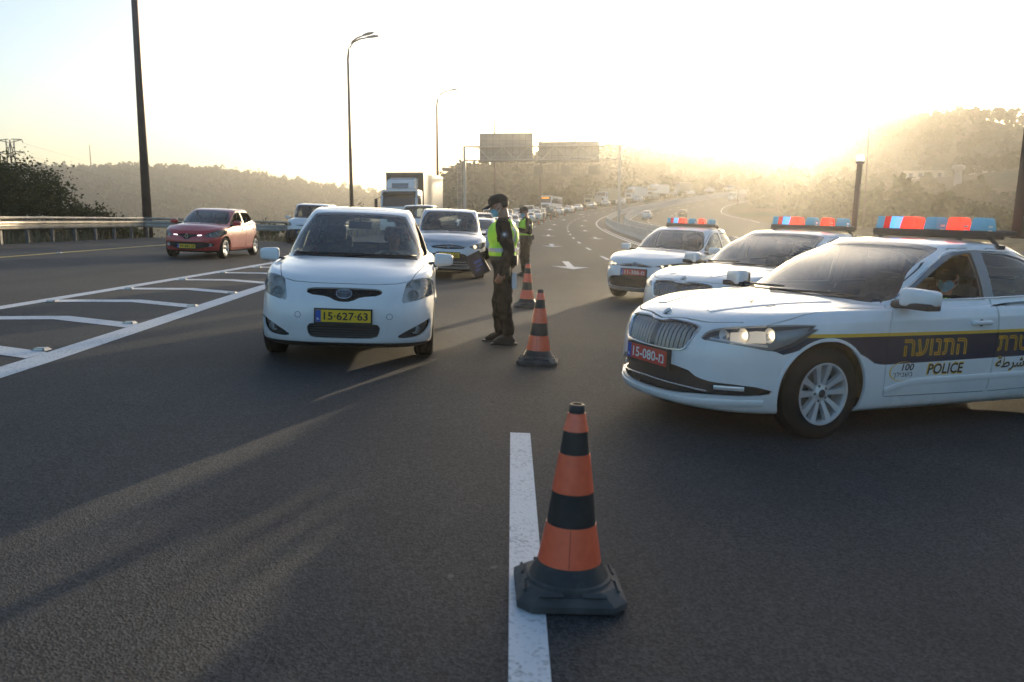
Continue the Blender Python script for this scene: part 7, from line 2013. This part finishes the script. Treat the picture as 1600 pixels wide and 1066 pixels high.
for i, (x, y, rz, lb) in enumerate(_cl):
    o = cone0 if i == 0 else copy_tree(cone0); o.location = on_road(x, y) + Vector((0, 0, 0.005)); o.rotation_euler = (0, R(2.2), R(rz)); tag(o, lb, 'traffic cone', CG)
for s, n, lb in _far:
    if s < 40: continue
    o = copy_tree(cone0); o.location = road_pt(s, n, 0.005); o.rotation_euler = (0, R(1.4), random.uniform(0, 1.5)); tag(o, lb, 'traffic cone', CG)

# ------------------------------------------------------------------ people
M_SKIN = mat('skin', (0.42, 0.22, 0.14), 0.5, noise=(20, 0.08))
M_UNI = mat('dark_uniform', (0.012, 0.0125, 0.014), 0.9, 0, 0.12, noise=(5, 0.12), bump=(30, 0.4, 0.012))
M_LIME = mat('lime_vest', (0.52, 0.92, 0.05), 0.6, noise=(9, 0.08), bump=(16, 0.4, 0.012))
M_TAPE = mat('silver_tape', (0.45, 0.46, 0.45), 0.35, 0.3)
M_MASK = mat('pale_blue_mask', (0.22, 0.50, 0.68), 0.8, bump=(60, 0.3, 0.004))
M_HAIR = mat('dark_hair', (0.03, 0.022, 0.017), 0.7)
M_BOOT = mat('black_leather', (0.016, 0.015, 0.014), 0.4, noise=(15, 0.3), bump=(20, 0.3, 0.008))
def cap_geo(mb, p0, p1, r0, r1, n=14):
    """capsule with tapered radius"""
    p0, p1 = Vector(p0), Vector(p1); d = (p1 - p0); L = d.length or 1e-4; d = d / L
    pts = []; rr = []
    for t in (-1, -0.9, -0.7, -0.4): pts.append(p0 + d * r0 * t); rr.append(r0 * math.sqrt(max(0.0004, 1 - t * t)))
    pts += [p0, p1]; rr += [r0, r1]
    for t in (0.4, 0.7, 0.9, 1): pts.append(p1 + d * r1 * t); rr.append(r1 * math.sqrt(max(0.0004, 1 - t * t)))
    up = Vector((0, 0, 1)) if abs(d.z) < 0.9 else Vector((1, 0, 0)); a = d.cross(up).normalized(); b = a.cross(d)
    V = [p + (a * math.cos(2 * math.pi * k / n) + b * math.sin(2 * math.pi * k / n)) * r for p, r in zip(pts, rr) for k in range(n)]
    F = [(i * n + k, i * n + (k + 1) % n, (i + 1) * n + (k + 1) % n, (i + 1) * n + k) for i in range(len(pts) - 1) for k in range(n)]
    F += [tuple(reversed(range(n))), tuple((len(pts) - 1) * n + k for k in range(n))]
    mb.add(V, F)
def ell_geo(mb, c, r, rot=None, n=16):
    V = []; F = []; m = 10
    for i in range(m + 1):
        th = math.pi * i / m; 
        for k in range(n):
            p = Vector((r[0] * max(0.02, math.sin(th)) * math.cos(2 * math.pi * k / n), r[1] * max(0.02, math.sin(th)) * math.sin(2 * math.pi * k / n), -r[2] * math.cos(th)))
            if rot is not None: p = rot @ p
            V.append(p + Vector(c))
    F = [(i * n + k, i * n + (k + 1) % n, (i + 1) * n + (k + 1) % n, (i + 1) * n + k) for i in range(m) for k in range(n)] + [tuple(reversed(range(n))), tuple(m * n + k for k in range(n))]
    mb.add(V, F)
def blob(name, shapes, vox, m, parent, smooth=3, wrinkle=0.0, keep=None, freq=12.0):
    """union of capsules and ellipsoids grown into one continuous surface"""
    mb = MB()
    for s_ in shapes:
        if s_[0] == 'c': cap_geo(mb, *s_[1:])
        else: ell_geo(mb, *s_[1:])
    o = mb.build('tmp_blob', None); md = o.modifiers.new('r', 'REMESH'); md.mode = 'VOXEL'; md.voxel_size = vox
    sm = o.modifiers.new('s', 'SMOOTH'); sm.iterations = smooth; sm.factor = 0.5
    me = eval_mesh(o)
    nv, nf = len(me.vertices), len(me.polygons)
    V = np.empty(nv * 3, np.float32); me.vertices.foreach_get('co', V); V = V.reshape(-1, 3)
    Fi = np.empty(len(me.loops), np.int32); me.loops.foreach_get('vertex_index', Fi); Fi = Fi.reshape(nf, -1)     # voxel surfaces are all quads
    if wrinkle:
        N = np.empty(nv * 3, np.float32); me.vertices.foreach_get('normal', N); N = N.reshape(-1, 3); x, y, z = (V * freq).T
        w = np.sin(1.1 * x + 1.9 * z + 1.7 * np.sin(1.3 * y + 0.7 * z)) * np.sin(1.5 * y - 1.4 * z + 1.2 * np.sin(2.1 * x + 1)) + 0.5 * np.sin(2.9 * x - 4.1 * z + 2 * np.sin(3.1 * y)) * np.sin(2.7 * y + 2.2 * z + 2)
        V = V + N * (w * wrinkle * 0.7)[:, None]
    if keep:
        C = V[Fi].mean(1); ok = np.array([bool(keep(Vector(c))) for c in C.tolist()]); Fi = Fi[ok]
        u, inv = np.unique(Fi.ravel(), return_inverse=True); V = V[u]; Fi = inv.reshape(-1, 4)
    bpy.data.meshes.remove(me)
    return np_mesh(name, V, Fi, m, parent, True)
def hand_shapes(w, d, nrm, curl=0.35, side=1):
    """palm, four fingers of different length, thumb from the side of the palm"""
    w, d, nrm = Vector(w), Vector(d).normalized(), Vector(nrm).normalized(); s = d.cross(nrm).normalized() * side; nrm = (nrm - d * nrm.dot(d)).normalized()
    S = []
    for q in (-0.026, -0.009, 0.009, 0.026): S.append(('c', w + d * 0.02 + s * q * 0.8, w + d * 0.088 + s * q, 0.014, 0.0115))
    for q, L in ((-0.030, 0.058), (-0.010, 0.074), (0.010, 0.080), (0.030, 0.070)):
        k = w + d * 0.09 + s * q; e1 = (d * math.cos(curl) + nrm * math.sin(curl)); e2 = (d * math.cos(curl * 2.2) + nrm * math.sin(curl * 2.2))
        m_ = k + e1 * L * 0.5; S.append(('c', k, m_, 0.0092, 0.0085)); S.append(('c', m_, m_ + e2 * L * 0.5, 0.0085, 0.0072))
    t0 = w + d * 0.03 + s * 0.030; t1 = t0 + (d * 0.7 + s * 0.6 + nrm * 0.3).normalized() * 0.036; S.append(('c', t0, t1, 0.0125, 0.0105)); S.append(('c', t1, t1 + (d * 0.9 + s * 0.15 + nrm * 0.4).normalized() * 0.032, 0.0105, 0.0085))
    return S
def head_shapes(c, rot):
    P = lambda x, y, z: Vector(c) + rot @ Vector((x, y, z))
    S = [('e', P(-0.008, 0, 0.03), (0.098, 0.077, 0.092), rot), ('e', P(0.018, 0, -0.035), (0.072, 0.060, 0.075), rot), ('c', P(0.058, 0, -0.085), P(0.062, 0, -0.083), 0.028, 0.026),
         ('c', P(0.083, 0, 0.012), P(0.104, 0, -0.022), 0.011, 0.015), ('c', P(0.08, 0.03, 0.028), P(0.08, -0.03, 0.028), 0.014, 0.014), ('c', P(0.082, 0.016, -0.052), P(0.082, -0.016, -0.052), 0.012, 0.012)]
    for s_ in (1, -1): S += [('e', P(-0.005, s_ * 0.079, 0.0), (0.018, 0.008, 0.032), rot), ('c', P(0.045, s_ * 0.045, -0.012), P(0.02, s_ * 0.055, -0.06), 0.018, 0.018)]
    return S
def face_bits(root, c, rot):
    for s_ in (1, -1):
        e = MB(); ell_geo(e, Vector(c) + rot @ Vector((0.080, s_ * 0.031, 0.012)), (0.010, 0.014, 0.007), rot, 10); e.build('eye', mat('eye_white', (0.55, 0.53, 0.5), 0.2), root, True)
        e = MB(); ell_geo(e, Vector(c) + rot @ Vector((0.0885, s_ * 0.031, 0.012)), (0.003, 0.006, 0.006), rot, 8); e.build('iris', M_HAIR, root, True)
        e = MB(); e.tube([Vector(c) + rot @ Vector((0.09, s_ * 0.014, 0.032)), Vector(c) + rot @ Vector((0.088, s_ * 0.034, 0.038)), Vector(c) + rot @ Vector((0.075, s_ * 0.052, 0.032))], 0.005, 5); e.build('eyebrow', M_HAIR, root)
def head_gear(root, c, rot, cap=True, mask=True):
    P = lambda x, y, z: Vector(c) + rot @ Vector((x, y, z))
    loc = lambda p: rot.transposed() @ (Vector(p) - Vector(c))
    hs = [('e', P(-0.010, 0, 0.030), (0.1005, 0.0795, 0.0945), rot)]
    blob('hair', hs, 0.008, M_HAIR, root, 2, 0.002, lambda q: loc(q).x < 0.045 + max(0, loc(q).z - 0.05) * 0.6 and loc(q).z > -0.025 and (loc(q).z > 0.04 or loc(q).x < -0.03))
    if cap:
        k = blob('cap', [('e', P(-0.008, 0, 0.055), (0.113, 0.092, 0.092), rot), ('e', P(0.01, 0, 0.085), (0.09, 0.08, 0.06), rot)], 0.008, mat('black_cap', (0.012, 0.012, 0.013), 0.85, bump=(40, 0.3, 0.004)), root, 2, 0, lambda q: loc(q).z > 0.042)
        V = []; n = 11
        for i in range(n):
            a = (i / (n - 1) - 0.5) * R(130)
            for q, dz in ((0.098, 0.048), (0.14, 0.040), (0.185, 0.022)):
                y = q * math.sin(a) * 0.86 if q < 0.11 else 0.088 * math.sin(a) / math.sin(R(65)) * (1 if q < 0.15 else 0.92)
                x = q * math.cos(a) if q < 0.11 else 0.04 + (q - 0.04) * math.cos(a * 0.95)
                V.append(P(x, y, dz - 1.6 * y * y)); 
        F = []
        for i in range(n - 1):
            for j in range(2): F.append((i * 3 + j, i * 3 + j + 1, i * 3 + j + 4, i * 3 + j + 3))
        m0 = len(V); V += [v - rot @ Vector((0, 0, 0.006)) for v in V]; F += [tuple(q + m0 for q in reversed(f)) for f in F]
        mesh_from('cap_brim', V, F, MATS['black_cap'], k, True)
        em = MB(); em.box(P(0.088, 0, 0.092), (0.01, 0.03, 0.025), rot @ Matrix.Rotation(R(-35), 3, 'Y')); em.build('cap_badge', M_GOLD, k)
    if mask:
        ms = [('e', P(0.034, 0, -0.045), (0.072, 0.066, 0.062), rot), ('c', P(0.085, 0, -0.018), P(0.104, 0, -0.028), 0.016, 0.018), ('c', P(0.07, 0, -0.09), P(0.072, 0, -0.085), 0.03, 0.028)]
        k = blob('face_mask', ms, 0.007, M_MASK, root, 2, 0.002, lambda q: loc(q).x > 0.030 and -0.105 < loc(q).z < -0.004 + 0.1 * (loc(q).x - 0.08))
        for s_ in (1, -1):
            e = MB(); e.tube([P(0.045, s_ * 0.068, -0.02), P(0.01, s_ * 0.083, 0.0), P(-0.008, s_ * 0.085, 0.02)], 0.0022, 5); e.tube([P(0.04, s_ * 0.066, -0.07), P(0.005, s_ * 0.083, -0.04), P(-0.008, s_ * 0.085, -0.02)], 0.0022, 5); e.build('ear_loop', M_PLW, k)
def officer(label, J, look, tablet=False):
    """J: joints in metres, local frame facing +x, y to the left"""
    root = empty('person'); tag(root, label, 'person', 'officers at the checkpoint')
    V3 = Vector
    hr = Matrix.Rotation(R(look[1]), 3, 'Z') @ Matrix.Rotation(R(look[0]), 3, 'Y'); hc = V3(J['head'])
    torso = [('e', (0.0, 0, 0.98), (0.125, 0.165, 0.13)), ('e', (0.012, 0, 1.12), (0.125, 0.160, 0.14)), ('e', (0.005, 0, 1.29), (0.140, 0.180, 0.17)), ('c', (-0.012, 0.13, 1.415), (-0.012, -0.13, 1.415), 0.07, 0.07)]
    arms = []; hands = []
    for s_, k in ((1, 'l'), (-1, 'r')):
        sh, el, wr = V3(J['sh' + k]), V3(J['el' + k]), V3(J['wr' + k])
        arms += [('c', sh, el, 0.068, 0.052), ('c', el, wr, 0.051, 0.038)]
        d, n_ = (wr - el).normalized(), J['pn' + k]
        hands += [('c', wr - d * 0.05, wr + d * 0.02, 0.028, 0.025)] + hand_shapes(wr, J.get('hd' + k, d), n_, J.get('curl' + k, 0.35), J.get('ts' + k, s_))
    legs = []; boots = []; soles = []
    for s_, k in ((1, 'l'), (-1, 'r')):
        hp, kn, an = V3((0, 0.09 * s_, 0.96)), V3(J['kn' + k]), V3(J['an' + k])
        legs += [('c', hp, kn, 0.108, 0.080), ('c', kn + V3((0.012, 0, 0)), an + V3((0, 0, 0.06)), 0.080, 0.068), ('e', kn + V3((-0.01, s_ * 0.055, 0.13)), (0.055, 0.03, 0.085))]
        fd = Matrix.Rotation(R(J.get('foot' + k, 6 * s_)), 3, 'Z') @ V3((1, 0, 0))
        boots += [('c', an + V3((0, 0, 0.10)), an, 0.052, 0.050), ('c', an + fd * -0.03 + V3((0, 0, -0.045)), an + fd * 0.135 + V3((0, 0, -0.055)), 0.045, 0.034), ('c', an + fd * 0.02, an + fd * 0.10 + V3((0, 0, -0.03)), 0.045, 0.036)]
        soles.append((an, fd))
    neck = [('c', V3((-0.015, 0, 1.40)), hc + hr @ V3((-0.02, 0, -0.06)), 0.058, 0.055)]
    body = blob('body', head_shapes(hc, hr) + neck + torso + [('c', a[1], a[2], a[3] - 0.012, a[4] - 0.008) for a in arms] + hands + [(l[0], l[1], l[2], l[3] - 0.02, l[4] - 0.02) if l[0] == 'c' else l for l in legs if l[0] == 'c'], 0.0068, M_SKIN, root, 2)
    face_bits(body, hc, hr)
    head_gear(body, hc, hr)
    blob('trousers', [('e', (0, 0, 0.985), (0.138, 0.178, 0.12))] + legs, 0.012, M_UNI, root, 3, 0.011, lambda q: q.z < 1.04 and q.z > 0.10)
    blob('shirt', [(t[0], t[1], tuple(r_ + 0.014 for r_ in t[2])) if t[0] == 'e' else (t[0], t[1], t[2], t[3] + 0.012, t[4] + 0.012) for t in torso] + [(a[0], a[1], a[2], a[3] + 0.010, a[4] + 0.010) for a in arms] + [('c', (-0.015, 0, 1.44), (-0.005, 0, 1.475), 0.068, 0.066)], 0.012, M_UNI, root, 3, 0.013, lambda q: q.z > 0.99 or abs(q.y) > 0.19)
    vs = [(t[0], t[1], tuple(r_ + 0.030 for r_ in t[2])) if t[0] == 'e' else (t[0], t[1], t[2], t[3] + 0.030, t[4] + 0.030) for t in torso] + [('c', J['shl'], V3(J['shl']) * 0.8 + V3(J['ell']) * 0.2, 0.085, 0.082), ('c', J['shr'], V3(J['shr']) * 0.8 + V3(J['elr']) * 0.2, 0.085, 0.082)]
    def vk(q):
        if q.z < 1.03 or q.z > 1.475 or (q.z > 1.44 and abs(q.y) < 0.085): return False
        if abs(q.y) > 0.20 and q.z > 1.22: return False
        if q.z > 1.215 and abs(q.x + 0.005) < 0.062 and abs(q.y) > 0.10: return False                 # arm hole
        if q.x > 0.02 and abs(q.y) < 0.022 + max(0, q.z - 1.2) * 0.16: return False                  # open front
        return True
    tape = lambda q: (1.10 < q.z < 1.15) or (q.z > 1.215 and 0.095 < abs(q.y) < 0.135 and q.x < -0.02)
    vest = blob('vest', vs, 0.012, M_LIME, root, 3, 0.006, lambda q: vk(q) and not tape(q))
    blob('reflective_tape', vs, 0.012, M_TAPE, vest, 3, 0.006, lambda q: vk(q) and tape(q))
    bo = blob('boots', boots, 0.009, M_BOOT, root, 3, 0.002, lambda q: q.z > 0.012)
    for an, fd in soles:
        rz = math.atan2(fd.y, fd.x); V, F = rbox((0, 0, 0), (0.285, 0.088, 0.022), 0.010, 2); m_ = Matrix.Rotation(rz, 3, 'Z'); mesh_from('boot_sole', [m_ @ v + an + fd * 0.05 + V3((0, 0, 0.0145 - an.z)) for v in V], F, M_CBLK, bo, True)
    # belt with holster, radio and pouch
    b = MB(); V = []; F = []; n = 28
    for k in range(n):
        a = 2 * math.pi * k / n
        for z, e in ((1.0, 0), (1.05, 0)): V.append((0.152 * math.cos(a), 0.186 * math.sin(a), z))
    for k in range(n): F.append((2 * k, 2 * ((k + 1) % n), 2 * ((k + 1) % n) + 1, 2 * k + 1))
    b.add(V, F); bl = b.build('belt', M_BOOT, root, True)
    rb('holster', (-0.05, 0.215, 0.93), (0.075, 0.045, 0.22), 0.018, M_BOOT, bl); rb('pouch', (-0.13, 0.13, 1.0), (0.05, 0.08, 0.12), 0.015, M_BOOT, bl); rb('radio', (-0.12, -0.14, 1.03), (0.05, 0.07, 0.15), 0.012, M_BLACKP, bl)
    # sleeve patch: dark shield with pale emblem on the left upper arm
    sh, el = V3(J['shl']), V3(J['ell']); c = sh * 0.62 + el * 0.38 + V3((0, 0.074, 0)); up = (sh - el).normalized(); out = V3((0, 1, 0)); out = (out - up * out.dot(up)).normalized(); rt = up.cross(out)
    c = sh * 0.6 + el * 0.4 + out * 0.0735
    pts = [(math.cos(t) * 0.040, math.sin(t) * 0.045) for t in np.linspace(0, 6.2832, 19)[:-1]]
    pa = mesh_from('sleeve_patch', [c + rt * x + up * y + out * (0.004 - 9 * x * x) for x, y in pts], [tuple(range(18))], mat('patch_navy', (0.02, 0.03, 0.07), 0.7), root)
    st = [(math.cos(t) * (0.026 if k % 2 == 0 else 0.014), math.sin(t) * (0.028 if k % 2 == 0 else 0.015)) for k, t in enumerate(np.linspace(math.pi / 2, math.pi / 2 + 6.2832, 13)[:-1])]
    mesh_from('patch_emblem', [c + rt * x + up * y + out * (0.007 - 9 * x * x) for x, y in st], [tuple(range(12))], M_TAPE, pa)
    return root
J1 = dict(head=(0.045, 0, 1.625), shl=(-0.01, 0.195, 1.40), shr=(-0.01, -0.195, 1.40), ell=(-0.075, 0.262, 1.12), elr=(0.05, -0.275, 1.13), wrl=(-0.005, 0.262, 0.885), wrr=(0.275, -0.16, 1.02),
          pnl=(0.35, -0.9, 0.1), pnr=(0.1, 0.8, 0.5), curll=0.4, curlr=0.75, hdl=(0.30, 0.02, -0.95), hdr=(0.75, 0.25, -0.55), knl=(-0.02, 0.10, 0.52), anl=(-0.06, 0.11, 0.098), knr=(0.045, -0.11, 0.52), anr=(0.05, -0.12, 0.098))
of1 = officer('officer with blue mask and tablet standing beside the white hatchback', J1, (17, 4))
of1.location = on_road(-0.10, 10.20); of1.rotation_euler = (0, 0, R(176)); of1.scale = (1.12, 1.08, 1.005)
J2 = dict(head=(0.035, 0, 1.63), shl=(-0.01, 0.195, 1.40), shr=(-0.01, -0.195, 1.40), ell=(-0.02, 0.27, 1.13), elr=(-0.02, -0.27, 1.13), wrl=(0.20, 0.12, 1.20), wrr=(0.20, -0.12, 1.16),
          pnl=(0.2, -1, 0), pnr=(0.2, 1, 0), curll=0.7, curlr=0.7, knl=(0.015, 0.11, 0.52), anl=(-0.02, 0.13, 0.098), knr=(0.02, -0.11, 0.52), anr=(0.0, -0.13, 0.098))
of2 = officer('second officer farther back, half hidden behind the first', J2, (14, 10))
of2.location = on_road(0.36, 22.6); of2.rotation_euler = (0, 0, R(196)); of2.scale = (1.12, 1.1, 1.03)
def tablet():
    root = empty('tablet'); tag(root, 'dark tablet with blue screen held low by the front officer', 'tablet')
    rb('tablet_case', (0, 0, 0), (0.20, 0.02, 0.275), 0.009, M_BLACKP, root, 2)
    q = MB(); q.box((0, 0.0105, 0), (0.165, 0.002, 0.235)); sc = q.build('screen', mat('tablet_screen', (0.012, 0.015, 0.03), 0.15, emit=(0.02, 0.035, 0.10), estr=0.02), root)
    for x, z, w, h in ((-0.02, 0.03, 0.09, 0.03), (-0.02, -0.02, 0.09, 0.02), (0.02, -0.06, 0.06, 0.02)):
        b = MB(); b.box((x, 0.012, z), (w, 0.0012, h)); b.build('screen_panel', mat('screen_blue', (0.03, 0.07, 0.26), 0.2, emit=(0.05, 0.12, 0.5), estr=0.02), sc)
    return root
tb = tablet()
tb.matrix_world = of1.matrix_basis.copy() @ Matrix.Translation((0.285, -0.045, 0.945)) @ Matrix.Rotation(R(-14), 4, 'Z') @ Matrix.Rotation(R(26), 4, 'Y') @ Matrix.Rotation(R(-12), 4, 'X')
_pp = empty('paper_slip'); tag(_pp, 'white paper slip hanging at the hip of the front officer', 'paper')
_pp.matrix_world = of1.matrix_basis @ Matrix.Translation((-0.12, 0.12, 0.76))
rb('paper_sheet', (0, 0, 0), (0.05, 0.006, 0.19), 0.0025, M_PLW, _pp, 1)

# drivers: seated figures, the same joints with other clothes
def driver(label, at, shirt_m, skin=M_SKIN, cap=False, mask=False, vest=False, raise_l=False, look=(0, 0)):
    """at: car empty, seat x, y, z in the car's own frame"""
    car, sx, sy, sz = at
    root = empty('person'); tag(root, label, 'person', 'drivers in their cars')
    hr = Matrix.Rotation(R(look[1]), 3, 'Z') @ Matrix.Rotation(R(look[0]), 3, 'Y'); hc = Vector((-0.10, 0, 0.69))
    tor = [('e', (0.02, 0, 0.10), (0.15, 0.17, 0.12)), ('e', (-0.04, 0, 0.25), (0.115, 0.16, 0.15)), ('e', (-0.09, 0, 0.40), (0.12, 0.175, 0.14)), ('c', (-0.11, 0.13, 0.475), (-0.11, -0.13, 0.475), 0.065, 0.065)]
    le, lw = ((0.06, 0.30, 0.42), (0.06, 0.20, 0.66)) if raise_l else ((0.10, 0.27, 0.26), (0.30, 0.16, 0.38))
    re, rw = (0.08, -0.27, 0.26), (0.30, -0.15, 0.36)
    arms = [('c', (-0.10, 0.19, 0.45), le, 0.06, 0.047), ('c', le, lw, 0.046, 0.034), ('c', (-0.10, -0.19, 0.45), re, 0.06, 0.047), ('c', re, rw, 0.046, 0.034)]
    hands = hand_shapes(lw, (0.2, -0.2, 0.9) if raise_l else (0.8, -0.1, 0.4), (0.3, -0.9, 0), 0.6, 1) + hand_shapes(rw, (0.8, 0.1, 0.4), (0.3, 0.9, 0), 0.8, -1)
    legs = [('c', (0.05, 0.10, 0.09), (0.48, 0.12, 0.16), 0.085, 0.065), ('c', (0.05, -0.10, 0.09), (0.48, -0.12, 0.16), 0.085, 0.065), ('c', (0.48, 0.12, 0.16), (0.68, 0.12, -0.10), 0.06, 0.045), ('c', (0.48, -0.12, 0.16), (0.68, -0.12, -0.10), 0.06, 0.045)]
    b = blob('body', head_shapes(hc, hr) + [('c', (-0.11, 0, 0.46), hc + hr @ Vector((-0.02, 0, -0.06)), 0.056, 0.052)] + tor + [(a[0], a[1], a[2], a[3] - 0.012, a[4] - 0.006) for a in arms] + hands + legs, 0.009, skin, root, 2)
    face_bits(b, hc, hr); head_gear(b, hc, hr, cap, mask)
    g = lambda q: [(t[0], t[1], tuple(r_ + q for r_ in t[2])) if t[0] == 'e' else (t[0], t[1], t[2], t[3] + q, t[4] + q) for t in tor]
    blob('shirt', g(0.013) + [(a[0], a[1], a[2], a[3] + 0.008, a[4] + 0.008) for a in arms], 0.014, shirt_m, root, 3, 0.008)
    blob('trousers', [(l[0], l[1], l[2], l[3] + 0.012, l[4] + 0.012) for l in legs], 0.016, M_UNI, root, 2, 0.004)
    if vest: blob('vest', g(0.028), 0.014, M_LIME, root, 3, 0.005, lambda q: 0.05 < q.z < 0.53 and not (q.x > -0.05 and abs(q.y) < 0.03))
    root.matrix_world = car.matrix_world @ Matrix.Translation((sx, sy, sz)); return root
bpy.context.view_layer.update()
M_CREAM = mat('cream_shirt', (0.55, 0.50, 0.40), 0.85); M_GSHIRT = mat('grey_shirt', (0.16, 0.16, 0.18), 0.85)
driver('driver of the white hatchback with one hand raised by the face', (hb, -0.22, 0.36, 0.50), M_CREAM, raise_l=True, look=(6, 18))
driver('officer in cap and vest at the wheel of the nearest police car', (pc1, -0.28, 0.37, 0.45), M_UNI, cap=True, mask=True, vest=True, look=(8, 25))
driver('driver behind the windscreen of the silver minivan', (mpv, -0.20, 0.37, 0.58), M_GSHIRT)
driver('driver of the passing red hatchback', (rh, -0.26, 0.36, 0.46), M_UNI)
bpy.data.scenes.remove(SCR)
# ------------------------------------------------------------------ haze: the dusty evening air of the valley
def build_haze():
    V = [(-1130, -1130, -54), (1130, -1130, -54), (1130, 1130, -54), (-1130, 1130, -54), (-1130, -1130, 64), (1130, -1130, 64), (1130, 1130, 64), (-1130, 1130, 64)]
    F = [(0, 3, 2, 1), (4, 5, 6, 7), (0, 1, 5, 4), (1, 2, 6, 5), (2, 3, 7, 6), (3, 0, 4, 7)]
    m = bpy.data.materials.new('haze_air'); m.use_nodes = True
    nt = m.node_tree; nt.nodes.clear()
    o = nt.nodes.new('ShaderNodeOutputMaterial'); v = nt.nodes.new('ShaderNodeVolumePrincipled')
    v.inputs['Color'].default_value = (0.97, 0.95, 0.91, 1)
    v.inputs['Density'].default_value = HAZE_D
    v.inputs['Anisotropy'].default_value = 0.80
    nt.links.new(v.outputs[0], o.inputs['Volume'])
    h = mesh_from('haze', V, F, m)
    tag(h, 'pale golden evening haze filling the valley', kind='stuff')
HAZE_D = 0.00078
build_haze()
